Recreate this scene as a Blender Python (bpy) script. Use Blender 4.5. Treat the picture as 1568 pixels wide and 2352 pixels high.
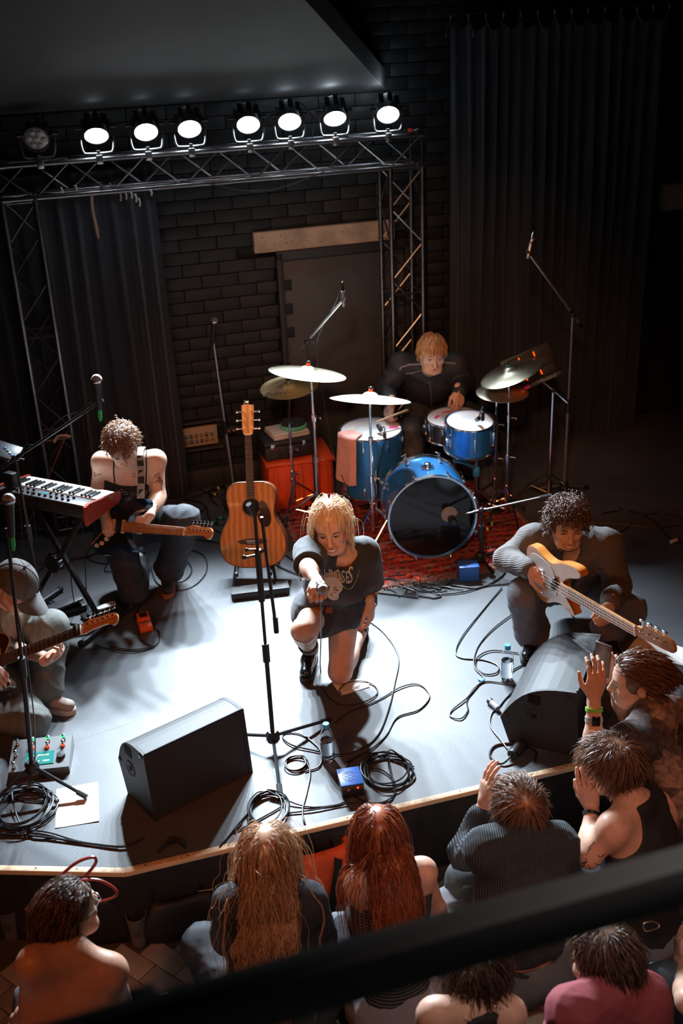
import bpy, bmesh, math, random
import numpy as np
from mathutils import Vector, Matrix, Quaternion
from mathutils.bvhtree import BVHTree

for _o in list(bpy.data.objects):
    bpy.data.objects.remove(_o)
scene = bpy.context.scene
COL = scene.collection
RNG = random.Random(7)
PI = math.pi

# ------------------------------------------------------------------ camera
# stage floor is z = 0; the photographer stands on a low balcony, eye 3.1 m above the stage
EYE = 3.1
FPX = 2484.0                      # focal length in pixels of the 1568 x 2352 frame
_dn = np.array([236., 5324., 2484.]); _dn /= np.linalg.norm(_dn)     # world "down" seen by the camera
_up = -_dn
_fh = np.array([0, 0, 1.]) - _dn[2] * _dn; _fh /= np.linalg.norm(_fh)
_rt = np.cross(_fh, _up)
if _rt[0] < 0: _rt = -_rt
cam_data = bpy.data.cameras.new('camera')
cam = bpy.data.objects.new('camera', cam_data); COL.objects.link(cam)
# camera axes (x right, y up, z back) expressed in world coordinates
def _w(c): c = np.array(c, float); return Vector((c @ _rt, c @ _fh, c @ _up))
_m = Matrix((_w((1, 0, 0)), _w((0, -1, 0)), _w((0, 0, -1)))).transposed().to_4x4()
_m.translation = (0, 0, EYE)
cam.matrix_world = _m
cam_data.sensor_fit = 'VERTICAL'
cam_data.sensor_height = 36.0; cam_data.sensor_width = 24.0
cam_data.lens = 36.0 * FPX / 2352.0
cam_data.clip_start = 0.05; cam_data.clip_end = 60
cam_data.dof.use_dof = True
cam_data.dof.focus_distance = 5.0
cam_data.dof.aperture_fstop = 2.4
scene.camera = cam

# ------------------------------------------------------------------ world and light
world = bpy.data.worlds.new('world'); scene.world = world
world.use_nodes = True
world.node_tree.nodes['Background'].inputs[0].default_value = (0.55, 0.62, 0.8, 1)
world.node_tree.nodes['Background'].inputs[1].default_value = 0.006
scene.view_settings.view_transform = 'Standard'
scene.view_settings.look = 'None'
scene.view_settings.exposure = 0.0
scene.view_settings.gamma = 1.0
scene.view_settings.use_curve_mapping = False

PAR_POWER = 700.0                  # each of the seven white stage lamps on the truss
HOUSE_POWER = 35.0                # warm house lamp above the audience
def lamp(name, kind, loc, target, power, color, radius=0.05, angle=60, blend=0.5, size=0.5):
    d = bpy.data.lights.new(name, kind)
    d.energy = power; d.color = color
    if kind == 'SPOT':
        d.spot_size = math.radians(angle); d.spot_blend = blend; d.shadow_soft_size = radius
    elif kind == 'AREA':
        d.shape = 'DISK'; d.size = size
    else:
        d.shadow_soft_size = radius
    o = bpy.data.objects.new(name, d); COL.objects.link(o)
    o.location = loc
    v = Vector(target) - Vector(loc)
    o.rotation_euler = v.to_track_quat('-Z', 'Y').to_euler()
    return o
# warm front-of-house wash that paints the faces orange, hung high behind the balcony
lamp('house_spotlight', 'SPOT', (-2.6, -0.6, 4.6), (-0.3, 4.6, 0.3), HOUSE_POWER * 10.0, (1.0, 0.26, 0.06), 0.25, 46, 1.0)
lamp('house_spotlight', 'SPOT', (2.4, -0.4, 4.6), (0.6, 4.8, 0.3), HOUSE_POWER * 8.0, (1.0, 0.26, 0.06), 0.25, 46, 1.0)
lamp('house_spotlight', 'SPOT', (-0.4, -0.8, 4.7), (0.40, 6.75, 0.75), 800.0, (1.0, 0.50, 0.24), 0.2, 26, 1.0)
# neutral room lamp over the back of the hall: lights the tiles at the bottom of the picture
lamp('room_lamp', 'SPOT', (1.2, 1.2, 4.6), (0.9, 2.0, -0.4), 190.0, (1.0, 0.9, 0.85), 0.3, 50, 1.0)

# ------------------------------------------------------------------ helpers: picture point -> place
def ray(px, py):
    v = np.array([(px - 784) / FPX, (py - 1176) / FPX, 1.0])
    return Vector((v @ _rt, v @ _fh, v @ _up))
def G(px, py, z=0.0):             # the place at height z
    r = ray(px, py); t = (z - EYE) / r.z
    return Vector((0, 0, EYE)) + r * t
def D(px, py, y):                 # the place at distance y
    r = ray(px, py)
    return Vector((0, 0, EYE)) + r * (y / r.y)
WA = math.radians(16.5)           # the back wall and the truss run at this angle
WU = Vector((math.cos(WA), math.sin(WA), 0)); WN = Vector((-math.sin(WA), math.cos(WA), 0))
W0 = Vector((-1.11, 7.2, 0))
def wall_pt(s, z, off=0.0):       # point on (or off metres in front of) the back wall
    return W0 + WU * s - WN * off + Vector((0, 0, z))
FLOOR_Z = -0.40                   # hall floor below the stage

# ------------------------------------------------------------------ materials
MATS = {}
def mat(name, color=(0.5, 0.5, 0.5), rough=0.5, metal=0.0, var=0.0, vscale=8.0, bump=0.0, bscale=60.0,
        emit=None, estr=0.0, trans=0.0, ior=1.45, sheen=0.0, spec=0.5, coat=0.0, color2=None, sub=0.0, alpha=1.0,
        stretch=None):
    if name in MATS: return MATS[name]
    m = bpy.data.materials.new(name); m.use_nodes = True; MATS[name] = m
    nt = m.node_tree; b = nt.nodes['Principled BSDF']
    b.inputs['Base Color'].default_value = (*color, 1)
    b.inputs['Roughness'].default_value = rough
    b.inputs['Metallic'].default_value = metal
    b.inputs['IOR'].default_value = ior
    b.inputs['Specular IOR Level'].default_value = spec
    b.inputs['Transmission Weight'].default_value = trans
    b.inputs['Coat Weight'].default_value = coat
    b.inputs['Sheen Weight'].default_value = sheen
    b.inputs['Alpha'].default_value = alpha
    if sub > 0:
        b.inputs['Subsurface Weight'].default_value = sub
        b.inputs['Subsurface Radius'].default_value = (0.02, 0.008, 0.004)
        b.inputs['Subsurface Scale'].default_value = 0.4
    if emit is not None:
        b.inputs['Emission Color'].default_value = (*emit, 1); b.inputs['Emission Strength'].default_value = estr
    tc = None
    def coord():
        nonlocal tc
        if tc is None:
            t = nt.nodes.new('ShaderNodeTexCoord'); tc = t.outputs['Object']
            if stretch:
                mp = nt.nodes.new('ShaderNodeMapping'); mp.inputs['Scale'].default_value = stretch
                nt.links.new(tc, mp.inputs['Vector']); tc = mp.outputs['Vector']
        return tc
    if var > 0 or color2:
        n = nt.nodes.new('ShaderNodeTexNoise'); n.inputs['Scale'].default_value = vscale
        n.inputs['Detail'].default_value = 6; nt.links.new(coord(), n.inputs['Vector'])
        r = nt.nodes.new('ShaderNodeValToRGB')
        c2 = color2 or tuple(min(1, c * (1 + var)) for c in color)
        c1 = color if color2 else tuple(c * (1 - var) for c in color)
        r.color_ramp.elements[0].color = (*c1, 1); r.color_ramp.elements[1].color = (*c2, 1)
        r.color_ramp.elements[0].position = 0.35; r.color_ramp.elements[1].position = 0.65
        nt.links.new(n.outputs['Fac'], r.inputs['Fac']); nt.links.new(r.outputs['Color'], b.inputs['Base Color'])
    if bump > 0:
        n = nt.nodes.new('ShaderNodeTexNoise'); n.inputs['Scale'].default_value = bscale; n.inputs['Detail'].default_value = 4
        nt.links.new(coord(), n.inputs['Vector'])
        bp = nt.nodes.new('ShaderNodeBump'); bp.inputs['Strength'].default_value = bump; bp.inputs['Distance'].default_value = 0.01
        nt.links.new(n.outputs['Fac'], bp.inputs['Height']); nt.links.new(bp.outputs['Normal'], b.inputs['Normal'])
    return m
def wave_mat(name, c1, c2, scale, rough=0.8, bump=0.0, direction='Z', distortion=0.0, ramp=(0.4, 0.6), metal=0.0, coat=0.0):
    """stripes / ribs / wood grain running along one axis"""
    if name in MATS: return MATS[name]
    m = mat(name, c1, rough, metal, coat=coat); nt = m.node_tree; b = nt.nodes['Principled BSDF']
    tc = nt.nodes.new('ShaderNodeTexCoord'); w = nt.nodes.new('ShaderNodeTexWave')
    w.bands_direction = direction; w.inputs['Scale'].default_value = scale; w.inputs['Distortion'].default_value = distortion
    w.inputs['Detail'].default_value = 3
    nt.links.new(tc.outputs['Object'], w.inputs['Vector'])
    r = nt.nodes.new('ShaderNodeValToRGB')
    r.color_ramp.elements[0].color = (*c1, 1); r.color_ramp.elements[1].color = (*c2, 1)
    r.color_ramp.elements[0].position, r.color_ramp.elements[1].position = ramp
    nt.links.new(w.outputs['Fac'], r.inputs['Fac']); nt.links.new(r.outputs['Color'], b.inputs['Base Color'])
    if bump:
        bp = nt.nodes.new('ShaderNodeBump'); bp.inputs['Strength'].default_value = bump; bp.inputs['Distance'].default_value = 0.01
        nt.links.new(w.outputs['Fac'], bp.inputs['Height']); nt.links.new(bp.outputs['Normal'], b.inputs['Normal'])
    return m

M_BLACK = mat('black_plastic', (0.012, 0.012, 0.013), 0.45)
M_RUBBER = mat('black_rubber', (0.01, 0.01, 0.01), 0.6)
M_CABLE = mat('black_cable', (0.012, 0.012, 0.014), 0.38)
M_CHROME = mat('chrome', (0.75, 0.76, 0.78), 0.16, 1.0)
M_STEEL = mat('black_steel', (0.02, 0.02, 0.022), 0.35, 0.3)
M_TRUSS = mat('truss_metal', (0.2, 0.2, 0.215), 0.35, 1.0, var=0.2, vscale=3)
M_WHITE = mat('white_plastic', (0.75, 0.75, 0.74), 0.4)
M_PAPER = mat('paper', (0.8, 0.8, 0.79), 0.85, var=0.02)
M_GREEN = mat('green_tape', (0.02, 0.42, 0.08), 0.5)
M_YELLOW = mat('yellow_tape', (0.75, 0.72, 0.03), 0.5)
M_PINK = mat('pink_tape', (0.9, 0.05, 0.3), 0.6)
M_REDLED = mat('red_led', (0.8, 0.05, 0.01), 0.4, emit=(1, 0.06, 0.0), estr=3.0)

# ------------------------------------------------------------------ mesh builder
def frame(origin, x=None, y=None, z=None):
    """4x4 matrix from an origin and two (roughly orthogonal) axes"""
    if x is None: y, z = Vector(y).normalized(), Vector(z); x = y.cross(z).normalized(); z = x.cross(y)
    elif y is None: z, x = Vector(z).normalized(), Vector(x); y = z.cross(x).normalized(); x = y.cross(z)
    else: x, y = Vector(x).normalized(), Vector(y); z = x.cross(y).normalized(); y = z.cross(x)
    m = Matrix((x, y, z)).transposed().to_4x4(); m.translation = origin
    return m
def rotz(a, loc=(0, 0, 0)):
    m = Matrix.Rotation(a, 4, 'Z'); m.translation = loc; return m
class MB:
    def __init__(s): s.v = []; s.f = []; s.mi = []; s.cur = 0
    def add(s, vs, fs, M=None):
        n = len(s.v)
        if M is not None: vs = [M @ Vector(p) for p in vs]
        s.v += [tuple(p) for p in vs]; s.f += [tuple(i + n for i in f) for f in fs]; s.mi += [s.cur] * len(fs)
        return s
    def box(s, c, size, M=None, bevel=0.0):
        x, y, z = (d / 2 for d in size); cx, cy, cz = c
        if bevel <= 0:
            vs = [(cx + i * x, cy + j * y, cz + k * z) for i in (-1, 1) for j in (-1, 1) for k in (-1, 1)]
            return s.add(vs, [(0, 1, 3, 2), (4, 6, 7, 5), (0, 4, 5, 1), (2, 3, 7, 6), (0, 2, 6, 4), (1, 5, 7, 3)], M)
        b = min(bevel, x * .95, y * .95, z * .95)
        bm = bmesh.new(); bmesh.ops.create_cube(bm, size=1.0)
        for v in bm.verts: v.co = Vector((cx + v.co.x * 2 * x, cy + v.co.y * 2 * y, cz + v.co.z * 2 * z))
        bmesh.ops.bevel(bm, geom=bm.edges[:], offset=b, segments=2, affect='EDGES', profile=0.5)
        bm.verts.ensure_lookup_table(); bm.verts.index_update()
        vs = [v.co.copy() for v in bm.verts]; fs = [[v.index for v in f.verts] for f in bm.faces]; bm.free()
        return s.add(vs, fs, M)
    def tube(s, pts, r, n=8, M=None, caps=True, closed=False):
        pts = [Vector(p) for p in pts]; k = len(pts)
        rs = r if isinstance(r, (list, tuple)) else [r] * k
        vs = []; fs = []; prev = None
        for i, p in enumerate(pts):
            if closed: t = pts[(i + 1) % k] - pts[i - 1]
            else: t = pts[min(i + 1, k - 1)] - pts[max(i - 1, 0)]
            if t.length < 1e-9: t = Vector((0, 0, 1))
            t.normalize()
            if prev is None:
                a = Vector((0, 0, 1)) if abs(t.z) < 0.9 else Vector((1, 0, 0))
                u = t.cross(a).normalized()
            else:
                u = (prev - t * prev.dot(t))
                u = u.normalized() if u.length > 1e-6 else t.orthogonal().normalized()
            prev = u; w = t.cross(u)
            for j in range(n):
                a = 2 * PI * j / n
                vs.append(p + (u * math.cos(a) + w * math.sin(a)) * rs[i])
        for i in range(k if closed else k - 1):
            a0 = i * n; b0 = ((i + 1) % k) * n
            for j in range(n):
                fs.append((a0 + j, a0 + (j + 1) % n, b0 + (j + 1) % n, b0 + j))
        if caps and not closed:
            fs.append(tuple(range(n - 1, -1, -1))); fs.append(tuple((k - 1) * n + j for j in range(n)))
        return s.add(vs, fs, M)
    def cyl(s, a, b, r, n=12, r2=None, M=None): return s.tube([a, b], [r, r if r2 is None else r2], n, M)
    def lathe(s, prof, n=24, M=None, close=False):
        """prof: (radius, z) pairs, turned about z"""
        vs = []; fs = []; k = len(prof)
        for (r, z) in prof:
            for j in range(n):
                a = 2 * PI * j / n; vs.append((r * math.cos(a), r * math.sin(a), z))
        for i in range(k if close else k - 1):
            i2 = (i + 1) % k
            for j in range(n):
                fs.append((i * n + j, i * n + (j + 1) % n, i2 * n + (j + 1) % n, i2 * n + j))
        if not close:
            if prof[0][0] > 1e-5: fs.append(tuple(range(n - 1, -1, -1)))
            if prof[-1][0] > 1e-5: fs.append(tuple((k - 1) * n + j for j in range(n)))
        return s.add(vs, fs, M)
    def prism(s, poly, z0, z1, M=None):
        n = len(poly); vs = [(x, y, z0) for x, y in poly] + [(x, y, z1) for x, y in poly]
        area = sum(poly[i][0] * poly[(i + 1) % n][1] - poly[(i + 1) % n][0] * poly[i][1] for i in range(n))
        fs = [tuple(range(n - 1, -1, -1)), tuple(range(n, 2 * n))] + [(i, (i + 1) % n, n + (i + 1) % n, n + i) for i in range(n)]
        if area < 0: fs = [tuple(reversed(f)) for f in fs]
        return s.add(vs, fs, M)
    def ball(s, c, r, nu=12, nv=8, M=None):
        rr = r if isinstance(r, (tuple, list)) else (r, r, r)
        vs = [(c[0], c[1], c[2] + rr[2])]; fs = []
        for i in range(1, nv):
            t = PI * i / nv
            for j in range(nu):
                a = 2 * PI * j / nu
                vs.append((c[0] + rr[0] * math.sin(t) * math.cos(a), c[1] + rr[1] * math.sin(t) * math.sin(a), c[2] + rr[2] * math.cos(t)))
        vs.append((c[0], c[1], c[2] - rr[2])); L = len(vs) - 1
        for j in range(nu): fs.append((0, 1 + j, 1 + (j + 1) % nu))
        for i in range(nv - 2):
            for j in range(nu):
                a = 1 + i * nu; b = a + nu
                fs.append((a + j, b + j, b + (j + 1) % nu, a + (j + 1) % nu))
        a = 1 + (nv - 2) * nu
        for j in range(nu): fs.append((a + j, L, a + (j + 1) % nu))
        return s.add(vs, fs, M)
    def grid(s, rows, M=None):
        """rows of equally many points -> surface"""
        m = len(rows[0]); vs = [p for r in rows for p in r]
        fs = [(i * m + j, i * m + j + 1, (i + 1) * m + j + 1, (i + 1) * m + j) for i in range(len(rows) - 1) for j in range(m - 1)]
        return s.add(vs, fs, M)
    def mesh(s, name, mats, smooth=35):
        me = bpy.data.meshes.new(name)
        me.from_pydata(s.v, [], s.f)
        for m in (mats if isinstance(mats, (list, tuple)) else [mats]): me.materials.append(m)
        if any(s.mi): me.polygons.foreach_set('material_index', s.mi)
        if smooth:
            me.polygons.foreach_set('use_smooth', [True] * len(me.polygons))
            me.update()
            if smooth < 180: me.set_sharp_from_angle(angle=math.radians(smooth))
        return me
    def build(s, name, mats, parent=None, smooth=35, M=None):
        return link(name, s.mesh(name, mats, smooth), parent, M)
def link(name, data, parent=None, M=None):
    o = bpy.data.objects.new(name, data); COL.objects.link(o)
    if parent is not None: o.parent = parent
    if M is not None: o.matrix_local = M
    return o
def tag(o, label=None, cat=None, group=None, kind=None):
    if label: o['label'] = label
    if cat: o['category'] = cat
    if group: o['group'] = group
    if kind: o['kind'] = kind
    return o
def thing(name, label, cat, M=None, group=None):
    o = bpy.data.objects.new(name, None); COL.objects.link(o)
    o.empty_display_size = 0.05
    if M is not None:
        o.matrix_world = M if isinstance(M, Matrix) else Matrix.Translation(Vector(M))
    return tag(o, label, cat, group)
def smooth_path(pts, sub=6, closed=False):
    """Catmull-Rom through the points"""
    P = [Vector(p) for p in pts]; n = len(P); out = []
    for i in range(n if closed else n - 1):
        if closed: a, b, c, d = P[i - 1], P[i], P[(i + 1) % n], P[(i + 2) % n]
        else: a, b, c, d = P[max(i - 1, 0)], P[i], P[i + 1], P[min(i + 2, n - 1)]
        for k in range(sub):
            t = k / sub
            out.append(0.5 * ((2 * b) + (c - a) * t + (2 * a - 5 * b + 4 * c - d) * t * t + (3 * b - 3 * c + d - a) * t ** 3))
    if not closed: out.append(P[-1])
    return out
def smooth_poly(pts, sub=6): return [(p.x, p.y) for p in smooth_path([(x, y, 0) for x, y in pts], sub, True)]
def text_mesh(body, size, shear=0.0, extrude=0.0, sx=1.0):
    cu = bpy.data.curves.new('lettering', 'FONT'); cu.body = body; cu.size = size; cu.align_x = 'CENTER'; cu.align_y = 'CENTER'
    cu.shear = shear; cu.extrude = extrude; cu.resolution_u = 3
    o = bpy.data.objects.new('lettering', cu); COL.objects.link(o)
    dg = bpy.context.evaluated_depsgraph_get()
    me = bpy.data.meshes.new_from_object(o.evaluated_get(dg))
    bpy.data.objects.remove(o); bpy.data.curves.remove(cu)
    if sx != 1.0:
        for v in me.vertices: v.co.x *= sx
    return me
def text(body, size, M, material, parent, name='lettering', **kw):
    me = text_mesh(body, size, **kw); me.materials.clear(); me.materials.append(material)
    o = link(name, me, parent); o.matrix_local = M
    return o
def copy_tree(o, parent=None):
    c = o.copy(); COL.objects.link(c); c.parent = parent
    for ch in list(o.children): copy_tree(ch, c)
    return c

# ================================================================== THE SETTING
def struct(o, label, cat='structure'): o['kind'] = 'structure'; o['label'] = label; o['category'] = cat; return o

# ---- stage floor: dark grey vinyl, scuffed
def stage_floor_mat():
    m = mat('stage_vinyl', (0.3, 0.31, 0.33), 0.5); nt = m.node_tree; b = nt.nodes['Principled BSDF']
    tc = nt.nodes.new('ShaderNodeTexCoord')
    n1 = nt.nodes.new('ShaderNodeTexNoise'); n1.inputs['Scale'].default_value = 1.7; n1.inputs['Detail'].default_value = 8; n1.inputs['Distortion'].default_value = 0.6
    n2 = nt.nodes.new('ShaderNodeTexNoise'); n2.inputs['Scale'].default_value = 180; n2.inputs['Detail'].default_value = 3
    mp = nt.nodes.new('ShaderNodeMapping'); mp.inputs['Scale'].default_value = (14, 1.5, 1); mp.inputs['Rotation'].default_value = (0, 0, 0.9)
    n3 = nt.nodes.new('ShaderNodeTexNoise'); n3.inputs['Scale'].default_value = 3; n3.inputs['Detail'].default_value = 5
    for n in (n1, n2): nt.links.new(tc.outputs['Object'], n.inputs['Vector'])
    nt.links.new(tc.outputs['Object'], mp.inputs['Vector']); nt.links.new(mp.outputs['Vector'], n3.inputs['Vector'])
    r = nt.nodes.new('ShaderNodeValToRGB'); e = r.color_ramp.elements
    e[0].position = 0.3; e[0].color = (0.062, 0.066, 0.073, 1); e[1].position = 0.75; e[1].color = (0.098, 0.102, 0.11, 1)
    nt.links.new(n1.outputs['Fac'], r.inputs['Fac'])
    r2 = nt.nodes.new('ShaderNodeValToRGB'); e = r2.color_ramp.elements
    e[0].position = 0.3; e[0].color = (0.7, 0.7, 0.7, 1); e[1].position = 0.72; e[1].color = (1.2, 1.2, 1.2, 1)
    nt.links.new(n2.outputs['Fac'], r2.inputs['Fac'])
    mx = nt.nodes.new('ShaderNodeMixRGB'); mx.blend_type = 'MULTIPLY'; mx.inputs[0].default_value = 0.7
    nt.links.new(r.outputs['Color'], mx.inputs[1]); nt.links.new(r2.outputs['Color'], mx.inputs[2])
    r3 = nt.nodes.new('ShaderNodeValToRGB'); e = r3.color_ramp.elements
    e[0].position = 0.66; e[0].color = (0, 0, 0, 1); e[1].position = 0.78; e[1].color = (1, 1, 1, 1)
    nt.links.new(n3.outputs['Fac'], r3.inputs['Fac'])
    mx2 = nt.nodes.new('ShaderNodeMixRGB'); mx2.inputs[2].default_value = (0.15, 0.155, 0.16, 1)
    mul = nt.nodes.new('ShaderNodeMath'); mul.operation = 'MULTIPLY'; mul.inputs[1].default_value = 0.3
    nt.links.new(r3.outputs['Color'], mul.inputs[0]); nt.links.new(mul.outputs[0], mx2.inputs[0]); nt.links.new(mx.outputs['Color'], mx2.inputs[1])
    nt.links.new(mx2.outputs['Color'], b.inputs['Base Color'])
    bp = nt.nodes.new('ShaderNodeBump'); bp.inputs['Strength'].default_value = 0.15; bp.inputs['Distance'].default_value = 0.004
    nt.links.new(n2.outputs['Fac'], bp.inputs['Height']); nt.links.new(bp.outputs['Normal'], b.inputs['Normal'])
    return m
M_STAGE = stage_floor_mat()
M_WOODEDGE = wave_mat('plywood_edge', (0.55, 0.36, 0.2), (0.72, 0.52, 0.32), 60, 0.6, 0.0, 'Z', 2.0)
M_STAGEFRONT = mat('stage_front_paint', (0.016, 0.015, 0.014), 0.7, var=0.3, vscale=20)
kink = Vector((-0.93, 3.345, 0)); fdir = (Vector((1.02, 3.89, 0)) - kink).normalized()
right_end = kink + fdir * 3.6; left_end = kink + Vector((-1.8, 0.16, 0))
back_l = wall_pt(-2.6, 0, 0.0); back_r = wall_pt(4.2, 0, 0.0)
outline = [left_end, kink, right_end, back_r, back_l]
floor = MB().prism([(p.x, p.y) for p in outline], -0.03, 0.0).build('stage_floor', M_STAGE, smooth=0)
struct(floor, 'dark grey scuffed vinyl floor of the low stage', 'stage floor')
# seams between the vinyl sheets: thin strips lying on the floor
seam_m = mat('vinyl_seam', (0.12, 0.125, 0.13), 0.6)
for (a, b) in (((1050, 1525), (1130, 1650)), ((175, 1700), (300, 1660)), ((700, 1535), (980, 1500))):
    p, q = G(*a, 0.0006), G(*b, 0.0006); d = (q - p).normalized(); n = Vector((-d.y, d.x, 0)) * 0.0018
    MB().add([p - n, q - n, q + n, p + n], [(0, 1, 2, 3)]).build('vinyl_seam', seam_m, floor, 0)
# plywood nosing along the front edge, one strip per straight run
def front_run(a, b, nm):
    d = (b - a).normalized(); n = Vector((d.y, -d.x, 0))
    if n.y > 0: n = -n
    M = frame(a, x=d, y=-n); L = (b - a).length
    o = MB().box((L / 2, -0.006, -0.008), (L + 0.006, 0.03, 0.024), M, 0.003).build('trim_%d' % nm, M_WOODEDGE, smooth=30)
    struct(o, ['bright plywood edge strip along the left end of the stage', 'long plywood edge strip along the angled stage front'][nm - 1], 'trim')
    k = int(L / 0.17)
    for i in range(k):
        MB().lathe([(0.0, 0.0012), (0.0035, 0.001), (0.004, 0)], 8).build('screw', M_STEEL, o, M=M @ Matrix.Translation((0.08 + i * 0.17, -0.004, 0.004)))
    h = -FLOOR_Z - 0.02
    w = MB().box((L / 2, 0.012, -0.02 - h / 2), (L, 0.02, h), M).build('wall_front' if nm == 2 else 'wall_front_left', M_STAGEFRONT, smooth=0)
    struct(w, ['dark front face of the stage below its left edge', 'dark front face of the stage below the angled edge'][nm - 1], 'stage front')
front_run(left_end, kink, 1); front_run(kink, right_end, 2)

# ---- hall floor: brick-sized pavers
M_TILE = [mat('tile_%d' % i, c, 0.55, var=0.12, vscale=9, bump=0.1, bscale=40) for i, c in enumerate([(0.36, 0.30, 0.25), (0.40, 0.33, 0.28), (0.33, 0.27, 0.23)])]
base = MB().box((0.4, 1.2, FLOOR_Z - 0.02), (9, 5.4, 0.03)).build('floor', mat('tile_grout', (0.07, 0.05, 0.04), 0.9), smooth=0)
struct(base, 'tiled hall floor in front of the stage', 'floor')
ta = math.radians(-38); tw, tl = 0.1, 0.2
tile_me = []
for m in M_TILE:
    tile_me.append(MB().box((0, 0, 0), (tl - 0.005, tw - 0.005, 0.012), None, 0.002).mesh('tile', m, 30))
def in_front(p):           # hall side of the stage front
    if p.x < kink.x: return p.y < kink.y - (p.x - kink.x) * -0.089 - 0.05
    return p.y < kink.y + (p.x - kink.x) * fdir.y / fdir.x - 0.05
cands = []
TR = Matrix.Rotation(ta, 3, 'Z')
for i in range(-40, 41):
    for j in range(-22, 23):
        # herringbone-like running bond
        c = TR @ Vector((j * tl + (tl / 2 if i % 2 else 0), i * tw, 0)) + Vector((0.3, 2.4, 0))
        if not in_front(c) or c.y < 0.9: continue
        q = c + Vector((0, 0, FLOOR_Z - EYE)); cc = q.x * _rt + q.y * _fh + q.z * _up
        if cc[2] < 0.3: continue
        u, v = 784 + FPX * cc[0] / cc[2], 1176 + FPX * cc[1] / cc[2]
        if -60 < u < 1630 and v < 2420: cands.append((u, v, c))
cands.sort(key=lambda t: -t[1])
extra = MB()
for n, (u, v, c) in enumerate(cands):
    M = rotz(ta, (c.x, c.y, FLOOR_Z + RNG.uniform(-0.0012, 0.0012)))
    if n < 298: link('tile', RNG.choice(tile_me), base, M)
    else: extra.box((0, 0, 0), (tl - 0.005, tw - 0.005, 0.012), M)
if extra.v: tag(extra.build('tile_field', M_TILE[0], base, 30), kind='stuff')

# ---- back wall of black painted brick
M_BRICK = [mat('brick_black_%d' % i, c, 0.55, var=0.25, vscale=14, bump=0.25, bscale=50) for i, c in enumerate([(0.013, 0.0138, 0.0155), (0.0142, 0.015, 0.0168), (0.012, 0.0128, 0.0142)])]
WM = frame(W0, x=WU, z=(0, 0, 1))          # wall frame: x along, y into the wall, z up
wall = MB().box((0.8, 0.12, 1.6), (7.2, 0.16, 4.4), WM).build('wall_back', mat('mortar_black', (0.010, 0.0105, 0.0115), 0.8), smooth=0)
struct(wall, 'black painted brick wall behind the band', 'wall')
bh, bl = 0.0835, 0.25
brick_me = [MB().box((0, 0, 0), (bl - 0.005, 0.06, bh - 0.005), None, 0.002).mesh('brick', m, 30) for m in M_BRICK]
bfield = MB(); nb = 0
zones = [(-0.02, 1.45, 0.0, 2.62), (1.42, 2.06, 0.95, 3.16)]
for r in range(-2, 40):
    z = bh * (r + 0.5)
    for c in range(-9, 18):
        s = c * bl + (bl / 2 if r % 2 else 0)
        if 0.77 < s < 1.72 and z < 1.63: continue             # doorway
        vis = any(a <= s <= b and lo <= z <= hi for a, b, lo, hi in zones)
        if 0.62 < s < 1.62 and 1.62 < z < 1.77: continue      # lintel
        if -0.06 < s < 0.28 and 0.28 < z < 0.48: continue     # socket box
        M = WM @ Matrix.Translation((s, 0.03 + RNG.uniform(-0.0025, 0.0025), z))
        if vis and nb < 300 and 0.55 < z:
            link('brick', RNG.choice(brick_me), wall, M); nb += 1
        elif -2.2 < s < 2.3: bfield.box((0, 0, 0), (bl - 0.008, 0.06, bh - 0.007), M)
tag(bfield.build('brick_field', M_BRICK[0], wall, 30), kind='stuff')
# concrete lintels
M_CONC = mat('raw_concrete', (0.40, 0.29, 0.215), 0.8, var=0.25, vscale=7, bump=0.3, bscale=25)
lin = MB().box((1.12, -0.012, 1.69), (1.0, 0.06, 0.135), WM, 0.004).build('trim_3', M_CONC); struct(lin, 'bare concrete lintel above the dark doorway', 'lintel')
for i in range(26):
    MB().lathe([(0, 0.0005), (RNG.uniform(0.002, 0.005), 0.0003)], 8).build('pock_mark', mat('pock', (0.04, 0.03, 0.025), 0.9), lin,
        M=WM @ Matrix.Translation((RNG.uniform(0.66, 1.58), -0.0425, RNG.uniform(1.635, 1.745))) @ Matrix.Rotation(PI / 2, 4, 'X'))
lin2 = MB().box((4.25, -0.012, 1.72), (1.0, 0.06, 0.19), WM, 0.004).build('trim_4', M_CONC); struct(lin2, 'bare concrete lintel at the right edge beyond the curtain', 'lintel')
# doorway with a dark door leaf
M_DOOR = mat('door_paint', (0.055, 0.055, 0.06), 0.45, var=0.1)
door = MB().box((1.25, 0.02, 0.77), (0.92, 0.04, 1.56), WM, 0.004).build('door_1', M_DOOR); struct(door, 'dark grey door behind the drum kit', 'door')
fr = MB(); fr.box((0.785, -0.01, 0.8), (0.04, 0.09, 1.62), WM, 0.003); fr.box((1.715, -0.01, 0.8), (0.04, 0.09, 1.62), WM, 0.003); fr.box((1.25, -0.01, 1.59), (0.97, 0.09, 0.06), WM, 0.003)
fr.build('door_frame', mat('door_frame_paint', (0.02, 0.02, 0.022), 0.5), door)
M_DBR = mat('door_hardware', (0.1, 0.1, 0.1), 0.35, 0.8)
h = MB(); h.cyl((1.6, -0.005, 0.55), (1.6, -0.06, 0.55), 0.011, 10, M=WM); h.cyl((1.6, -0.055, 0.55), (1.49, -0.055, 0.55), 0.009, 10, M=WM)
h.build('handle', M_DBR, door)
# wall to the left (behind the drape) and the right return, far out of the light
lw = MB().box((-2.35, -1.6, 1.2), (0.1, 4.2, 4.2), WM).build('wall_left', mat('side_wall_paint', (0.012, 0.012, 0.013), 0.8), smooth=0); struct(lw, 'black side wall at the left of the stage', 'wall')
rw = MB().box((4.6, -1.6, 1.2), (0.1, 4.2, 4.2), WM).build('wall_right', mat('side_wall_paint'), smooth=0); struct(rw, 'black side wall at the right of the stage', 'wall')
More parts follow.
